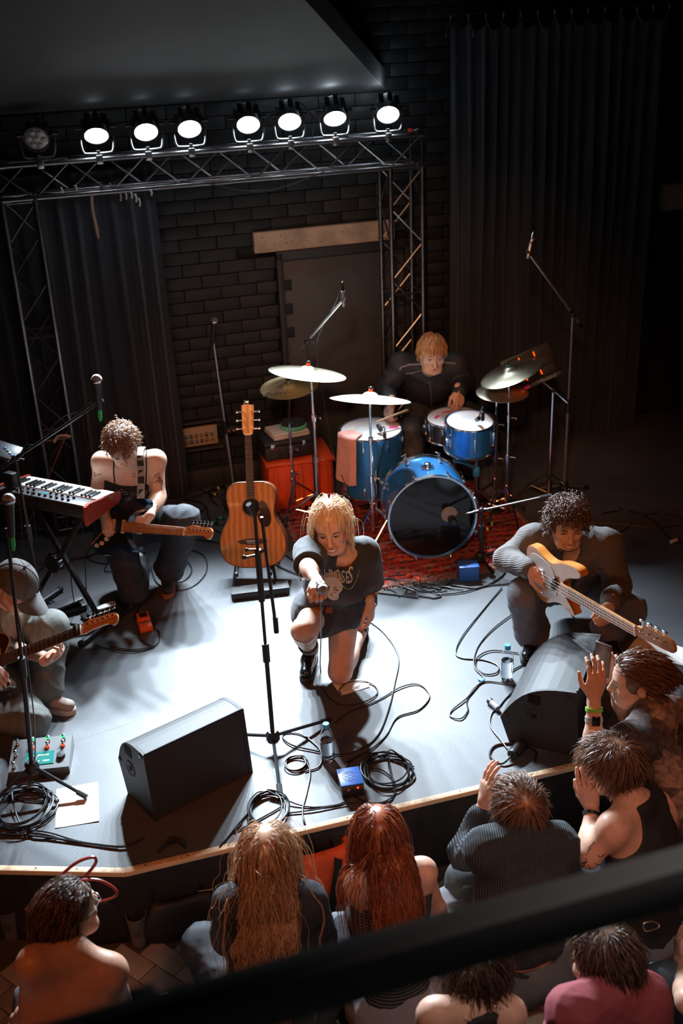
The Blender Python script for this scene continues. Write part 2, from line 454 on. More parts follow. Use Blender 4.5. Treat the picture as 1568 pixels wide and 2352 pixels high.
# ceiling: black slab, and the pale sloping soffit that comes down to the wall above the lamps
cl = MB().box((0.6, 2.6, 5.2), (11, 12, 0.1)).build('ceiling', mat('ceiling_paint', (0.02, 0.02, 0.02), 0.9), smooth=0); struct(cl, 'black ceiling high above the stage', 'ceiling')
e0 = D(885, 205, 7.55); e1 = D(660, -45, 5.2)
left = -WU * 2.6
sof = MB().add([e0, e1, e1 + left, e0 + left, e0 + Vector((0, 0, .12)), e1 + Vector((0, 0, .12)), e1 + left + Vector((0, 0, .12)), e0 + left + Vector((0, 0, .12))],
    [(0, 1, 2, 3), (7, 6, 5, 4), (0, 4, 5, 1), (1, 5, 6, 2), (2, 6, 7, 3), (3, 7, 4, 0)])
so = sof.build('ceiling_soffit', mat('soffit_plaster', (0.06, 0.06, 0.062), 0.85, var=0.1, vscale=2), smooth=0); struct(so, 'pale sloping soffit coming down behind the stage lamps', 'ceiling')

# ---- curtains
M_CURT = mat('black_drape', (0.015, 0.019, 0.028), 0.75, sheen=0.25, bump=0.08, bscale=220)
def curtain(name, label, s0, s1, z0, z1, off, amp, folds, hooks, seed):
    rg = random.Random(seed)
    t = thing(name, label, 'curtain', wall_pt(s0, 0, off))
    base_inv = Matrix.Translation(-wall_pt(s0, 0, off))
    ph = [rg.uniform(0, 6.28) for _ in range(6)]
    rows = []; nz, ns = 26, int(folds * 14)
    for i in range(nz + 1):
        f = i / nz; z = z1 + (z0 - z1) * f; row = []
        for j in range(ns + 1):
            u = j / ns
            ss = s0 + (s1 - s0) * u + 0.02 * math.sin(u * 9 + f * 2 + ph[0]) * f
            ang = u * folds * 2 * PI + 0.9 * math.sin(u * 7.3 + ph[1]) + 0.35 * math.sin(f * 3 + u * 20 + ph[2])
            a = amp * (0.35 + 0.65 * min(1, f * 3)) * (0.75 + 0.35 * math.sin(u * 23 + ph[3]))
            o = a * (math.sin(ang) + 0.3 * math.sin(2 * ang + ph[4]))
            zz = z
            if hooks and i == 0:                                  # the heading sags between hooks
                zz = z - 0.05 * abs(math.sin(u * hooks * PI))
            elif hooks and i == 1: zz = z - 0.02 * abs(math.sin(u * hooks * PI))
            row.append(wall_pt(ss, zz, off + o))
        rows.append(row)
    MB().grid(rows, base_inv).build('cloth', M_CURT, t, 180)
    if hooks:
        rail = MB().cyl(wall_pt(s0 - 0.1, z1 + 0.055, off), wall_pt(s1 + 0.25, z1 + 0.055, off), 0.006, 8, M=base_inv)
        rail.build('rail', M_STEEL, t)
        hm = mat('hook_metal', (0.5, 0.48, 0.42), 0.35, 0.9)
        for k in range(hooks + 1):
            p = wall_pt(s0 + (s1 - s0) * k / hooks, z1 + 0.05, off)
            hk = MB().cyl(p, p - Vector((0, 0, 0.03)), 0.004, 6, M=base_inv); hk.box(tuple(p - Vector((0, 0, 0.012))), (0.018, 0.01, 0.006), base_inv)
            hk.build('hook', hm, t)
            q = p - Vector((0, 0, 0.03)); sd = rg.choice((-1, 1))
            tie = smooth_path([q, q + Vector((0.012 * sd, 0, -0.03)), q + Vector((0.03 * sd, -0.02, -0.075)), q + Vector((0.028 * sd, -0.015, -0.1))], 4)
            MB().tube(tie, 0.0045, 5, base_inv).build('tie', mat('tie_tape', (0.05, 0.055, 0.06), 0.7), t)
    return t
curtain('stage_curtain', 'tall black pleated curtain hanging on hooks right of the drummer', 1.96, 3.55, 0.0, 2.98, 0.22, 0.045, 17, 13, 3)
lc = curtain('stage_curtain', 'dark drape hanging behind the left end of the truss', -1.6, -0.02, 0.02, 2.25, 0.16, 0.035, 15, 0, 5)
# pale tie tapes along the heading of the left drape and one long torn strip
lm = mat('pale_tape', (0.55, 0.5, 0.45), 0.7)
base_inv = Matrix.Translation(-wall_pt(-1.6, 0, 0.16))
for (px, py) in ((140, 430), (172, 425), (228, 418), (252, 420), (274, 440), (287, 440), (300, 440), (310, 445), (318, 455), (345, 435)):
    p = D(px, py, 6.72); q = D(px + 3, py + RNG.uniform(10, 22), 6.72)
    MB().tube([p, (p + q) / 2 + Vector((0.006, 0, 0)), q], 0.006, 5, base_inv).build('tie', lm, lc)
pts = [D(210, 448, 6.66), D(212, 480, 6.66), D(218, 510, 6.66), D(226, 548, 6.66)]
hs = MB().tube(smooth_path(pts, 4), [0.006] + [0.011] * 10 + [0.009, 0.004], 6)
tag(hs.build('hanging_strip', mat('torn_tape', (0.42, 0.27, 0.19), 0.8)), 'long torn tape strip dangling below the left end of the truss', 'tape')
# rag hung on a thin drum of cable deep left: curved pale hose
hose = smooth_path([D(128, 1010, 6.3), D(124, 1016, 6.3), D(132, 1003, 6.3), D(148, 1000, 6.3), D(162, 1003, 6.3)], 5)
# ---- wall socket box
sk = thing('socket_panel', 'cream wall panel with rows of coloured sockets left of the acoustic guitar', 'socket panel', WM @ Matrix.Translation((0.105, -0.01, 0.38)))
MB().box((0, 0.0, 0), (0.30, 0.03, 0.14), None, 0.004).build('plate', mat('socket_plate', (0.42, 0.33, 0.22), 0.5), sk)
MB().box((0, 0.0, 0.105), (0.36, 0.05, 0.012)).box((0, 0, -0.095), (0.36, 0.06, 0.016)).build('frame', mat('socket_frame', (0.05, 0.045, 0.045), 0.5), sk)
cols = [(0.06, 0.03, 0.02), (0.3, 0.05, 0.03), (0.05, 0.12, 0.2), (0.25, 0.12, 0.03), (0.04, 0.04, 0.05)]
for r in range(2):
    for c in range(7):
        x = -0.115 + c * 0.037
        so_ = MB().box((x, -0.02, 0.008 - r * 0.04), (0.022, 0.012, 0.026), None, 0.003).build('socket', mat('socket_%d' % ((c * 2 + r) % 5), cols[(c * 2 + r) % 5], 0.4), sk)
        MB().box((x, -0.027, 0.014 - r * 0.04), (0.014, 0.004, 0.008)).build('socket_rim', mat('socket_rim', (0.3, 0.25, 0.2), 0.4), so_)
lb = MB().box((0.10, -0.03, 0.10), (0.1, 0.004, 0.02), WM).build('wall_label', M_WHITE); tag(lb, 'small white label stuck low on the wall below the socket panel', 'label')
bb = MB().box((0.55, -0.03, 0.07), (1.6, 0.05, 0.13), WM, 0.004).build('baseboard_back', mat('skirting_paint', (0.03, 0.028, 0.028), 0.6)); struct(bb, 'dark skirting ledge along the foot of the wall', 'baseboard')

# ================================================================== TRUSS AND LAMPS
ZT, ZB, TF, TB = 2.345, 2.155, 0.42, 0.21      # truss chord heights and distances in front of the wall
def T(s, z, off): return wall_pt(s, z, off)
def zigzag(t, inv, a0, a1, b0, b1, n, r=0.0062):
    """braces between two parallel chords"""
    for i in range(n):
        f0, f1 = i / n, (i + 1) / n
        p, q = (a0.lerp(a1, f0), b0.lerp(b1, f1)) if i % 2 == 0 else (b0.lerp(b1, f0), a0.lerp(a1, f1))
        MB().cyl(p, q, r, 6, M=inv).build('brace', M_TRUSS, t)
def truss_box(name, label, corners0, corners1, n, end_sleeves=True):
    """corners0/1: four chord ends at both ends of the run"""
    t = thing(name, label, 'truss', corners0[0]); inv = Matrix.Translation(-corners0[0])
    for a, b in zip(corners0, corners1):
        MB().cyl(a, b, 0.0165, 12, M=inv).build('chord', M_TRUSS, t)
        d = (b - a)
        for f in (0.012, 0.25 if name == 'truss_tower' else 0.5, 0.985):
            p = a + d * f; MB().cyl(p, p + d.normalized() * 0.05, 0.02, 12, M=inv).build('sleeve', M_TRUSS, t)
    for k in range(4):
        zigzag(t, inv, corners0[k], corners1[k], corners0[(k + 1) % 4], corners1[(k + 1) % 4], n)
        for f in (0.0, 0.3, 0.62, 1.0) if name == 'truss_tower' else (0.0, 1.0):
            MB().cyl(corners0[k].lerp(corners1[k], f), corners0[(k + 1) % 4].lerp(corners1[(k + 1) % 4], f), 0.008, 6, M=inv).build('rung', M_TRUSS, t)
    return t
c4 = lambda s: [T(s, ZT, TF), T(s, ZB, TF), T(s, ZB, TB), T(s, ZT, TB)]
truss_box('truss_beam', 'long horizontal lattice truss beam carrying the white lamps', c4(-0.98), c4(1.68), 12)
def tower(s0, s1, label):
    lo = [T(s0, 0.012, TF), T(s1, 0.012, TF), T(s1, 0.012, TB), T(s0, 0.012, TB)]
    hi = [p + Vector((0, 0, ZB - 0.03)) for p in lo]
    t = truss_box('truss_tower', label, lo, hi, 9)
    inv = Matrix.Translation(-lo[0]); c = (lo[0] + lo[2]) / 2
    MB().box((0, 0, 0), (0.36, 0.36, 0.012), inv @ rotz(WA, (c.x, c.y, 0.006)), 0.003).build('base_plate', M_STEEL, t)
tower(-0.95, -0.76, 'lattice truss tower rising beside the left drape')
tower(1.46, 1.68, 'lattice truss tower standing behind the drummer')

M_LENS = mat('lamp_lens_lit', (0.9, 0.95, 1), 0.3, emit=(0.86, 0.93, 1.0), estr=40.0)
M_LENSOFF = mat('lamp_lens_off', (0.28, 0.26, 0.25), 0.2, coat=0.5)
M_CAN = mat('lamp_housing', (0.02, 0.02, 0.022), 0.4)
M_CLAMP = mat('aluminium', (0.6, 0.61, 0.63), 0.3, 1.0)
FILL_POWER = {1.45: 1.3, 1.10: 0.9, 0.81: 0.4}  # power of the added fill behind some lamps, by place on the truss
def par_lamp(s, lit, label, aim, grp):
    loc = T(s, ZT + 0.14, TF + 0.01)
    d = (Vector(aim) - loc).normalized()
    side = WU.copy()
    M = frame(loc, x=side, z=d)          # z out of the lens
    t = thing('stage_lamp', label, 'stage lamp', M, grp)
    can = [(0.0, -0.13), (0.042, -0.13), (0.048, -0.12), (0.062, -0.05), (0.073, 0.0), (0.076, 0.012), (0.069, 0.012), (0.067, 0.0)]
    MB().lathe(can, 24).build('housing', M_CAN, t)
    for k in range(8):
        a = k * PI / 4
        MB().box((0.07 * math.cos(a), 0.07 * math.sin(a), -0.075), (0.03, 0.004, 0.07), Matrix.Rotation(0, 4, 'Z')).build('fin', M_CAN, t)
    MB().lathe([(0.0, 0.010), (0.035, 0.009), (0.066, 0.004), (0.066, 0.0)], 28).build('lens', M_LENS if lit else M_LENSOFF, t)
    if not lit:
        for k in range(7):
            a = k * PI / 3; r = 0 if k == 6 else 0.042
            MB().ball((r * math.cos(a), r * math.sin(a), 0.008), (0.018, 0.018, 0.008), 10, 6).build('lens_cell', mat('lens_cell', (0.5, 0.47, 0.45), 0.1, coat=1.0), t)
    # yoke: a U bracket round the can, screwed to a half coupler on the top chord
    inv = M.inverted()
    w = 0.095
    foot = T(s, ZT + 0.035, TF); piv = loc - d * 0.05
    pts = [piv + side * w, piv + side * w + (foot - piv) * 0.55, foot + side * w * 0.9 + Vector((0, 0, 0.012)), foot + side * w * 0.6, foot - side * w * 0.6, foot - side * w * 0.9 + Vector((0, 0, 0.012)), piv - side * w + (foot - piv) * 0.55, piv - side * w]
    MB().tube(smooth_path(pts, 4), 0.0065, 6, inv).build('yoke', mat('yoke_paint', (0.16, 0.165, 0.17), 0.4, 0.6), t)
    for sg in (-1, 1):
        p = piv + side * w * sg; MB().cyl(p - side * 0.02 * sg, p + side * 0.022 * sg, 0.011, 8, M=inv).build('knob', M_CAN, t)
    f0 = T(s, ZT, TF)
    MB().box((0, 0, 0.0), (0.04, 0.052, 0.052), inv @ frame(f0, x=WU, z=(0, 0, 1)), 0.006).box((0, 0, 0.035), (0.02, 0.02, 0.03), inv @ frame(f0, x=WU, z=(0, 0, 1))).build('clamp', M_CLAMP, t)
    if lit:
        L = lamp('stage_lamp_light', 'SPOT', (0, 0, 0), (0, 0, 1), PAR_POWER, (0.74, 0.88, 1.0), 0.055, 68, 1.0)
        L.parent = t; L.location = (0, 0, 0.035); L.rotation_euler = (PI, 0, 0)
        # added fill light behind the can, brightens the soffit and wall
        B = lamp('stage_lamp_fill', 'POINT', (0, 0, 0), (0, 0, 1), FILL_POWER.get(round(s, 2), 0.12), (0.74, 0.88, 1.0), 0.05)
        B.parent = t; B.location = (0, 0, -0.19)
    return t
LS = [-0.36, -0.07, 0.19, 0.55, 0.81, 1.10, 1.45]
AIMX = [-0.95, -0.48, -0.32, -0.16, 0.05, 0.35, 0.40]
AIMY = [4.30, 4.00, 4.00, 4.02, 4.05, 4.75, 4.15]
ORD = ['leftmost', 'second from the left', 'third from the left', 'middle', 'third from the right', 'second from the right', 'rightmost']
for i, s in enumerate(LS):
    par_lamp(s, True, 'lit white stage lamp on the truss, %s of seven' % ORD[i], (AIMX[i], AIMY[i], 0.0), 'white lamps on the truss')
par_lamp(-0.70, False, 'unlit round stage lamp at the left end of the truss', (-1.2, 1.0, 0.3), 'white lamps on the truss')
# power leads looping under the truss
for (pts, lab) in (([(470, 420, 6.85), (560, 437, 6.9), (640, 432, 6.95), (730, 400, 7.0), (770, 380, 7.05)], 'thin cable sagging under the middle of the truss'),
                   ([(690, 235, 7.0), (712, 260, 7.0), (722, 285, 7.0), (716, 318, 7.0)], 'thin lead hanging between two lamps on the truss')):
    tag(MB().tube(smooth_path([D(*p) for p in pts], 6), 0.004, 6).build('lamp_cable', M_CABLE), lab, 'cable')
bulb = thing('clip_light', 'small red-marked clip at the right end of the truss', 'clip', T(1.60, ZT + 0.02, TF))
MB().box((0, 0, 0.012), (0.03, 0.02, 0.02), None, 0.003).build('body', mat('red_plastic', (0.5, 0.02, 0.01), 0.4), bulb); MB().cyl((0.02, 0, 0.01), (0.05, 0, 0.02), 0.006, 8).build('tip', M_CHROME, bulb)

# ================================================================== BALCONY RAIL
pA, pB = D(-150, 2487, 0.86), D(1800, 1920, 0.86 + 0.33)
RD = (pB - pA).normalized()
M_RAIL = mat('rail_paint', (0.16, 0.155, 0.15), 0.6)
rt_ = thing('balcony_rail', 'blurred dark handrail crossing the foreground', 'railing', frame(pA, x=RD, z=(0, 0, 1)))
Lr = (pB - pA).length
MB().box((Lr / 2, 0, -0.012), (Lr + 0.4, 0.045, 0.072), None, 0.006).build('handrail', M_RAIL, rt_)
MB().box((0.245, 0.02, -0.03), (0.035, 0.05, 0.09), None, 0.004).build('bracket', M_RAIL, rt_)
MB().box((0.245, 0.0, -0.35), (0.03, 0.03, 0.62), None, 0.004).build('post', M_RAIL, rt_)

# ================================================================== RUG
def rug_mat():
    m = mat('persian_rug', (0.4, 0.03, 0.02), 0.95); nt = m.node_tree; b = nt.nodes['Principled BSDF']
    tc = nt.nodes.new('ShaderNodeTexCoord')
    v1 = nt.nodes.new('ShaderNodeTexVoronoi'); v1.inputs['Scale'].default_value = 16; v1.feature = 'DISTANCE_TO_EDGE'
    v2 = nt.nodes.new('ShaderNodeTexVoronoi'); v2.inputs['Scale'].default_value = 34
    n = nt.nodes.new('ShaderNodeTexNoise'); n.inputs['Scale'].default_value = 9; n.inputs['Detail'].default_value = 5
    w = nt.nodes.new('ShaderNodeTexWave'); w.wave_type = 'RINGS'; w.inputs['Scale'].default_value = 5; w.inputs['Distortion'].default_value = 4; w.inputs['Detail'].default_value = 3
    for x in (v1, v2, n, w): nt.links.new(tc.outputs['Object'], x.inputs['Vector'])
    r = nt.nodes.new('ShaderNodeValToRGB'); r.color_ramp.interpolation = 'CONSTANT'; e = r.color_ramp.elements
    e[0].position = 0; e[0].color = (0.30, 0.16, 0.12, 1); e[1].position = 0.07; e[1].color = (0.42, 0.025, 0.015, 1)
    for p, c in ((0.18, (0.55, 0.05, 0.025, 1)), (0.34, (0.06, 0.03, 0.05, 1)), (0.44, (0.5, 0.035, 0.02, 1))):
        q = e.new(p); q.color = c
    nt.links.new(v1.outputs['Distance'], r.inputs['Fac'])
    r2 = nt.nodes.new('ShaderNodeValToRGB'); r2.color_ramp.interpolation = 'CONSTANT'; e = r2.color_ramp.elements
    e[0].position = 0; e[0].color = (0.36, 0.24, 0.19, 1); e[1].position = 0.16; e[1].color = (0.36, 0.02, 0.012, 1); q = e.new(0.55); q.color = (0.05, 0.02, 0.035, 1)
    nt.links.new(v2.outputs['Distance'], r2.inputs['Fac'])
    mx = nt.nodes.new('ShaderNodeMixRGB'); nt.links.new(w.outputs['Fac'], mx.inputs[0]); nt.links.new(r.outputs['Color'], mx.inputs[1]); nt.links.new(r2.outputs['Color'], mx.inputs[2])
    nt.links.new(mx.outputs['Color'], b.inputs['Base Color'])
    bp = nt.nodes.new('ShaderNodeBump'); bp.inputs['Strength'].default_value = 0.4; bp.inputs['Distance'].default_value = 0.006
    nt.links.new(n.outputs['Fac'], bp.inputs['Height']); nt.links.new(bp.outputs['Normal'], b.inputs['Normal'])
    return m
RA = math.radians(14)
rugM = rotz(RA, (0.40, 6.24, 0.0))
rug = thing('persian_rug', 'worn red patterned rug under the drum kit', 'rug', rugM)
rows = [[(-0.70 + 1.52 * i / 24, -0.62 + 1.3 * j / 20, 0.006 + 0.0015 * math.sin(i * 1.3 + j) + 0.001 * math.sin(j * 2.1)) for i in range(25)] for j in range(21)]
mb = MB().grid(rows); mb.box((0.06, 0.03, 0.0028), (1.52, 1.3, 0.005)); mb.build('pile', rug_mat(), rug, 180)
bd = MB()
for y in (-0.60, 0.66): bd.box((0.06, y, 0.0095), (1.5, 0.035, 0.002))
for x in (-0.68, 0.80): bd.box((x, 0.03, 0.0095), (0.035, 1.26, 0.002))
bd.build('border', mat('rug_border', (0.12, 0.03, 0.035), 0.95, color2=(0.4, 0.2, 0.14), vscale=60), rug)
fr = MB()
for i in range(90):
    for y, d in ((-0.62, -1), (0.68, 1)):
        x = -0.69 + i * 0.0168; fr.tube([(x, y, 0.006), (x + RNG.uniform(-.008, .008), y + d * 0.03, 0.004)], 0.002, 3)
tag(fr.build('fringe', mat('rug_fringe', (0.4, 0.28, 0.2), 0.95), rug), kind='stuff')

# ================================================================== DRUM KIT
def drum_blue():
    m = mat('blue_shell', (0.03, 0.2, 0.52), 0.28, 0.55, coat=0.4); nt = m.node_tree; b = nt.nodes['Principled BSDF']
    tc = nt.nodes.new('ShaderNodeTexCoord'); n = nt.nodes.new('ShaderNodeTexNoise'); n.inputs['Scale'].default_value = 60; n.inputs['Detail'].default_value = 2
    mp = nt.nodes.new('ShaderNodeMapping'); mp.inputs['Scale'].default_value = (1, 1, 0.04); nt.links.new(tc.outputs['Object'], mp.inputs['Vector']); nt.links.new(mp.outputs['Vector'], n.inputs['Vector'])
    r = nt.nodes.new('ShaderNodeValToRGB'); r.color_ramp.elements[0].color = (0.02, 0.17, 0.5, 1); r.color_ramp.elements[1].color = (0.05, 0.3, 0.68, 1)  # upright reflections put into the blue as paler streaks
    nt.links.new(n.outputs['Fac'], r.inputs['Fac']); nt.links.new(r.outputs['Color'], b.inputs['Base Color'])
    return m
M_SHELL = drum_blue()
M_SNARE = mat('grey_steel_shell', (0.3, 0.33, 0.37), 0.22, 0.9)
M_HEAD = mat('coated_head', (0.72, 0.73, 0.73), 0.6, var=0.04, vscale=10)
M_HEADC = mat('coated_head_centre', (0.58, 0.59, 0.60), 0.65, var=0.1, vscale=14)
M_BLKHEAD = mat('black_gloss_head', (0.006, 0.006, 0.007), 0.10, coat=0.3)
def lug(t, M, L):
    o = MB().box((0, 0, 0.009), (0.018, L, 0.018), None, 0.005).build('lug', M_CHROME, t, M=M)
    return o
def drum(name, label, M, r, h, shell, head_m, lugs, kick=False):
    """M: frame with z out of the batter head, origin in the middle of that head"""
    t = thing(name, label, 'drum', M)
    MB().lathe([(r, -0.004), (r, -h + 0.004), (r - 0.008, -h + 0.004), (r - 0.008, -0.004)], 56, close=True).build('shell', shell, t)
    MB().lathe([(0, 0.0), (r * 0.62, 0.0), (r - 0.004, -0.001), (r - 0.002, -0.008)], 56).build('batter_head', head_m, t)
    MB().lathe([(0, -h), (r - 0.004, -h + 0.001)], 40).build('resonant_head', M_HEAD if not kick else M_BLKHEAD, t)
    if not kick: MB().lathe([(0, 0.0008), (r * 0.55, 0.0006)], 40).build('centre_dot', M_HEADC, t)
    hw, hp = (0.018, 0.03) if kick else (0.006, 0.012)
    for z0 in (0.0, -h):
        sg = 1 if z0 == 0 else -1
        pr = [(r + 0.002, z0 + sg * hw * 0.35), (r + 0.012, z0 + sg * hw * 0.45), (r + 0.014, z0 - sg * hp * 0.4), (r + 0.004, z0 - sg * hp * 0.8), (r + 0.002, z0 - sg * hp * 0.8)]
        MB().lathe(pr, 56, close=True).build('hoop', M_CHROME, t)
    for k in range(lugs):
        a = 2 * PI * (k + 0.5) / lugs
        for z0, sg in ((-0.065 if h > 0.2 else -h / 2, 1), (-h + 0.065, -1)):
            if h <= 0.2 and sg < 0: continue
            Ml = Matrix.Rotation(a, 4, 'Z') @ Matrix.Translation((r, 0, z0)) @ Matrix.Rotation(PI / 2, 4, 'Y') @ Matrix.Rotation(PI / 2, 4, 'Z')
            lg = lug(t, Ml, 0.055 if h > 0.2 else 0.1)
            if kick:       # claw hook and T handle
                zc = 0.015 if sg > 0 else -h - 0.015
                p0 = Vector((r + 0.016, 0, z0)); p1 = Vector((r + 0.02, 0, zc))
                R = Matrix.Rotation(a, 4, 'Z')
                MB().cyl(p0, p1, 0.0035, 6, M=R).build('tension_rod', M_CHROME, t)
                cb = MB().box((r + 0.014, 0, zc - sg * 0.012), (0.018, 0.022, 0.03), R, 0.004); cb.build('claw', M_CHROME, t)
                e = Vector((r + 0.02, 0, zc + sg * 0.022))
                MB().cyl(p1, e, 0.0035, 6, M=R).cyl(e - Vector((0, 0.018, 0)), e + Vector((0, 0.018, 0)), 0.0035, 6, M=R).build('t_handle', M_CHROME, t)
            else:
                R = Matrix.Rotation(a, 4, 'Z'); zc = 0.004 if sg > 0 else -h - 0.004
                MB().cyl((r + 0.01, 0, z0), (r + 0.01, 0, zc), 0.003, 6, M=R).build('tension_rod', M_CHROME, t)
    return t
# bass drum
kf, kb = G(993, 1189, 0.285), G(972, 1140, 0.285)
kax = (kf - kb).normalized(); kax = Vector((kax.x, kax.y, 0.02)).normalized()
KM = frame(kf, x=kax.cross(Vector((0, 0, 1))) * -1, z=kax)
kick = drum('bass_drum', 'large blue bass drum with a glossy black front head', KM, 0.262, 0.36, M_SHELL, M_BLKHEAD, 8, True)
# port hole ring and pale port disc
PH = Vector((0.09, 0.02, 0))
kinv = KM.inverted()
ph = kinv @ G(1032, 1182, 0.30)
MB().lathe([(0.0, 0.003), (0.05, 0.003)], 28, Matrix.Translation((ph.x, ph.y, 0.0))).build('port_disc', mat('port_disc', (0.42, 0.42, 0.43), 0.5, var=0.1), kick)
# badge plate and spurs
upk = kinv.to_3x3() @ Vector((0, 0, 1)); upk.z = 0; upk.normalize(); rgk = Vector((-upk.y, upk.x, 0)) * -1
bm_ = Matrix((Vector((0, 0, 1)), -rgk, upk)).transposed().to_4x4(); bm_.translation = upk * 0.262 + Vector((0, 0, -0.16))
pl = MB().prism([(0.045, 0), (0.02, 0.038), (-0.02, 0.038), (-0.045, 0), (-0.02, -0.038), (0.02, -0.038)], 0, 0.008, bm_); pl.build('tom_plate', M_CHROME, kick)
MB().lathe([(0.022, 0.008), (0.02, 0.03), (0.012, 0.034), (0, 0.034)], 16, bm_).build('tom_socket', M_CHROME, kick)
for sg in (-1, 1):
    a = kinv @ (kb + Vector((0, 0, -0.1)) + kax * 0.12 + Vector((sg * 0.25, 0, 0)))
    foot = KM @ a; foot = foot + Vector((sg * 0.12, -0.10, 0)); foot.z = 0.012
    MB().tube([a, kinv @ foot], 0.006, 8).build('spur', M_CHROME, kick)
    MB().ball(tuple(kinv @ foot), 0.012, 8, 6).build('spur_foot', M_RUBBER, kick)
for q in ((960, 1290), (1020, 1262)):
    pass

# floor tom
ftM = frame(G(852, 985, 0.62), x=(1, 0.1, 0), z=(0.0, -0.02, 1))
ft = drum('floor_tom', 'blue floor tom with chrome hoops and a pink towel over its rim', ftM, 0.198, 0.42, M_SHELL, M_HEAD, 8)
for k in range(3):
    a = 0.5 + k * 2 * PI / 3; x, y = 0.215 * math.cos(a), 0.215 * math.sin(a)
    MB().cyl((x, y, -0.2), (x, y, -0.6), 0.006, 8).build('leg', M_CHROME, ft)
    MB().cyl((x, y, -0.6), (x, y, -0.612), 0.012, 8).build('rubber_foot', M_RUBBER, ft)
    MB().box((0.208 * math.cos(a), 0.208 * math.sin(a), -0.27), (0.03, 0.03, 0.05), None, 0.006).build('leg_bracket', M_CHROME, ft)
def tape(parent, pts_local, w=0.03):
    (x0, y0), (x1, y1) = pts_local; d = Vector((x1 - x0, y1 - y0, 0)); n = Vector((-d.y, d.x, 0)).normalized() * w / 2
    a, b = Vector((x0, y0, 0.0022)), Vector((x1, y1, 0.0022))
    MB().add([a - n, b - n, b + n, a + n], [(0, 1, 2, 3)]).build('pink_tape', M_PINK, parent, 0)
tape(ft, ((0.115, -0.005), (0.175, -0.012)), 0.034)
# snare
snM = frame(G(1042, 957, 0.66), x=(1, 0.1, 0), z=(-0.03, -0.03, 1))
sn = drum('snare_drum', 'steel snare drum with pink tape strips on its head', snM, 0.175, 0.135, M_SNARE, M_HEAD, 10)
for p in (((-0.125, 0.0), (-0.09, 0.05)), ((-0.06, 0.085), (0.01, 0.1)), ((0.03, 0.1), (0.09, 0.075)), ((-0.09, -0.1), (-0.03, -0.125)), ((0.09, -0.02), (0.12, -0.06))): tape(sn, p, 0.022)
MB().box((-0.19, 0.02, -0.07), (0.03, 0.05, 0.07), None, 0.008).build('strainer', M_CHROME, sn)
# rack tom
rtM = frame(G(1079, 966, 0.72), x=(1, 0.1, 0), z=(0.02, -0.10, 1))
rk = drum('rack_tom', 'small blue rack tom beside the snare drum', rtM, 0.147, 0.20, M_SHELL, M_HEAD, 6)
MB().box((-0.155, -0.05, -0.11), (0.02, 0.05, 0.05), None, 0.006).build('mount_plate', M_CHROME, rk)
# stands for snare and tom
def pole(mb, a, b, r=0.009, n=8): return mb.cyl(a, b, r, n)
def tripod(t, inv, foot, hub_z, spread, ang0, m=M_CHROME, r=0.007, rubber=True):
    for k in range(3):
        a = ang0 + k * 2 * PI / 3
        f = Vector((foot.x + spread * math.cos(a), foot.y + spread * math.sin(a), foot.z + 0.012))
        c = Vector((foot.x, foot.y, foot.z + hub_z))
        knee = c.lerp(f, 0.62) + Vector((0, 0, 0.02))
        MB().tube([c + Vector((math.cos(a), math.sin(a), 0)) * 0.015, knee, f], r, 6, inv).tube([Vector((foot.x, foot.y, foot.z + hub_z * 0.35)), knee], r * 0.7, 6, inv).build('leg', m, t)
        if rubber: MB().ball(tuple(inv @ f), 0.013, 8, 6).build('rubber_foot', M_RUBBER, t)
def cymbal_stand(label, foot, height, spread=0.24, ang=0.4, boom=None, cat='cymbal stand', joints=(0.45, 0.72)):
    foot = Vector(foot); t = thing('cymbal_stand', label, cat, foot); inv = Matrix.Translation(-foot)
    tripod(t, inv, foot, 0.22, spread, ang)
    top = foot + Vector((0, 0, height)); prev = foot + Vector((0, 0, 0.06)); rr = 0.0125
    for f in joints + (1.0,):
        q = foot + Vector((0, 0, height * f))
        MB().cyl(prev, q, rr, 10, M=inv).build('pole', M_CHROME, t)
        if f < 1:
            MB().cyl(q - Vector((0, 0, 0.025)), q + Vector((0, 0, 0.02)), rr + 0.006, 10, M=inv).build('clamp', M_CHROME, t)
            MB().cyl(q, q + Vector((0.04, -0.01, 0)), 0.004, 6, M=inv).box(tuple(inv @ (q + Vector((0.045, -0.01, 0)))), (0.008, 0.026, 0.018), None, 0.003).build('wing_nut', M_CHROME, t)
        prev = q; rr -= 0.0025
    MB().cyl(foot + Vector((0, 0, 0.19)), foot + Vector((0, 0, 0.25)), 0.02, 10, M=inv).build('hub', M_CHROME, t)
    if boom is not None:
        MB().cyl(top, boom, 0.006, 8, M=inv).build('boom', M_CHROME, t)
        back = top + (top - boom).normalized() * 0.26
        MB().cyl(top, back, 0.006, 8, M=inv).build('boom_tail', M_CHROME, t)
        top = boom
    MB().ball(tuple(inv @ top), 0.016, 10, 8).build('tilter', M_CHROME, t)
    return t
M_BRONZE = mat('cymbal_bronze', (0.72, 0.66, 0.5), 0.38, 0.85, var=0.12, vscale=5)
M_BRONZE2 = mat('cymbal_dark', (0.4, 0.36, 0.27), 0.34, 0.9, var=0.35, vscale=7)
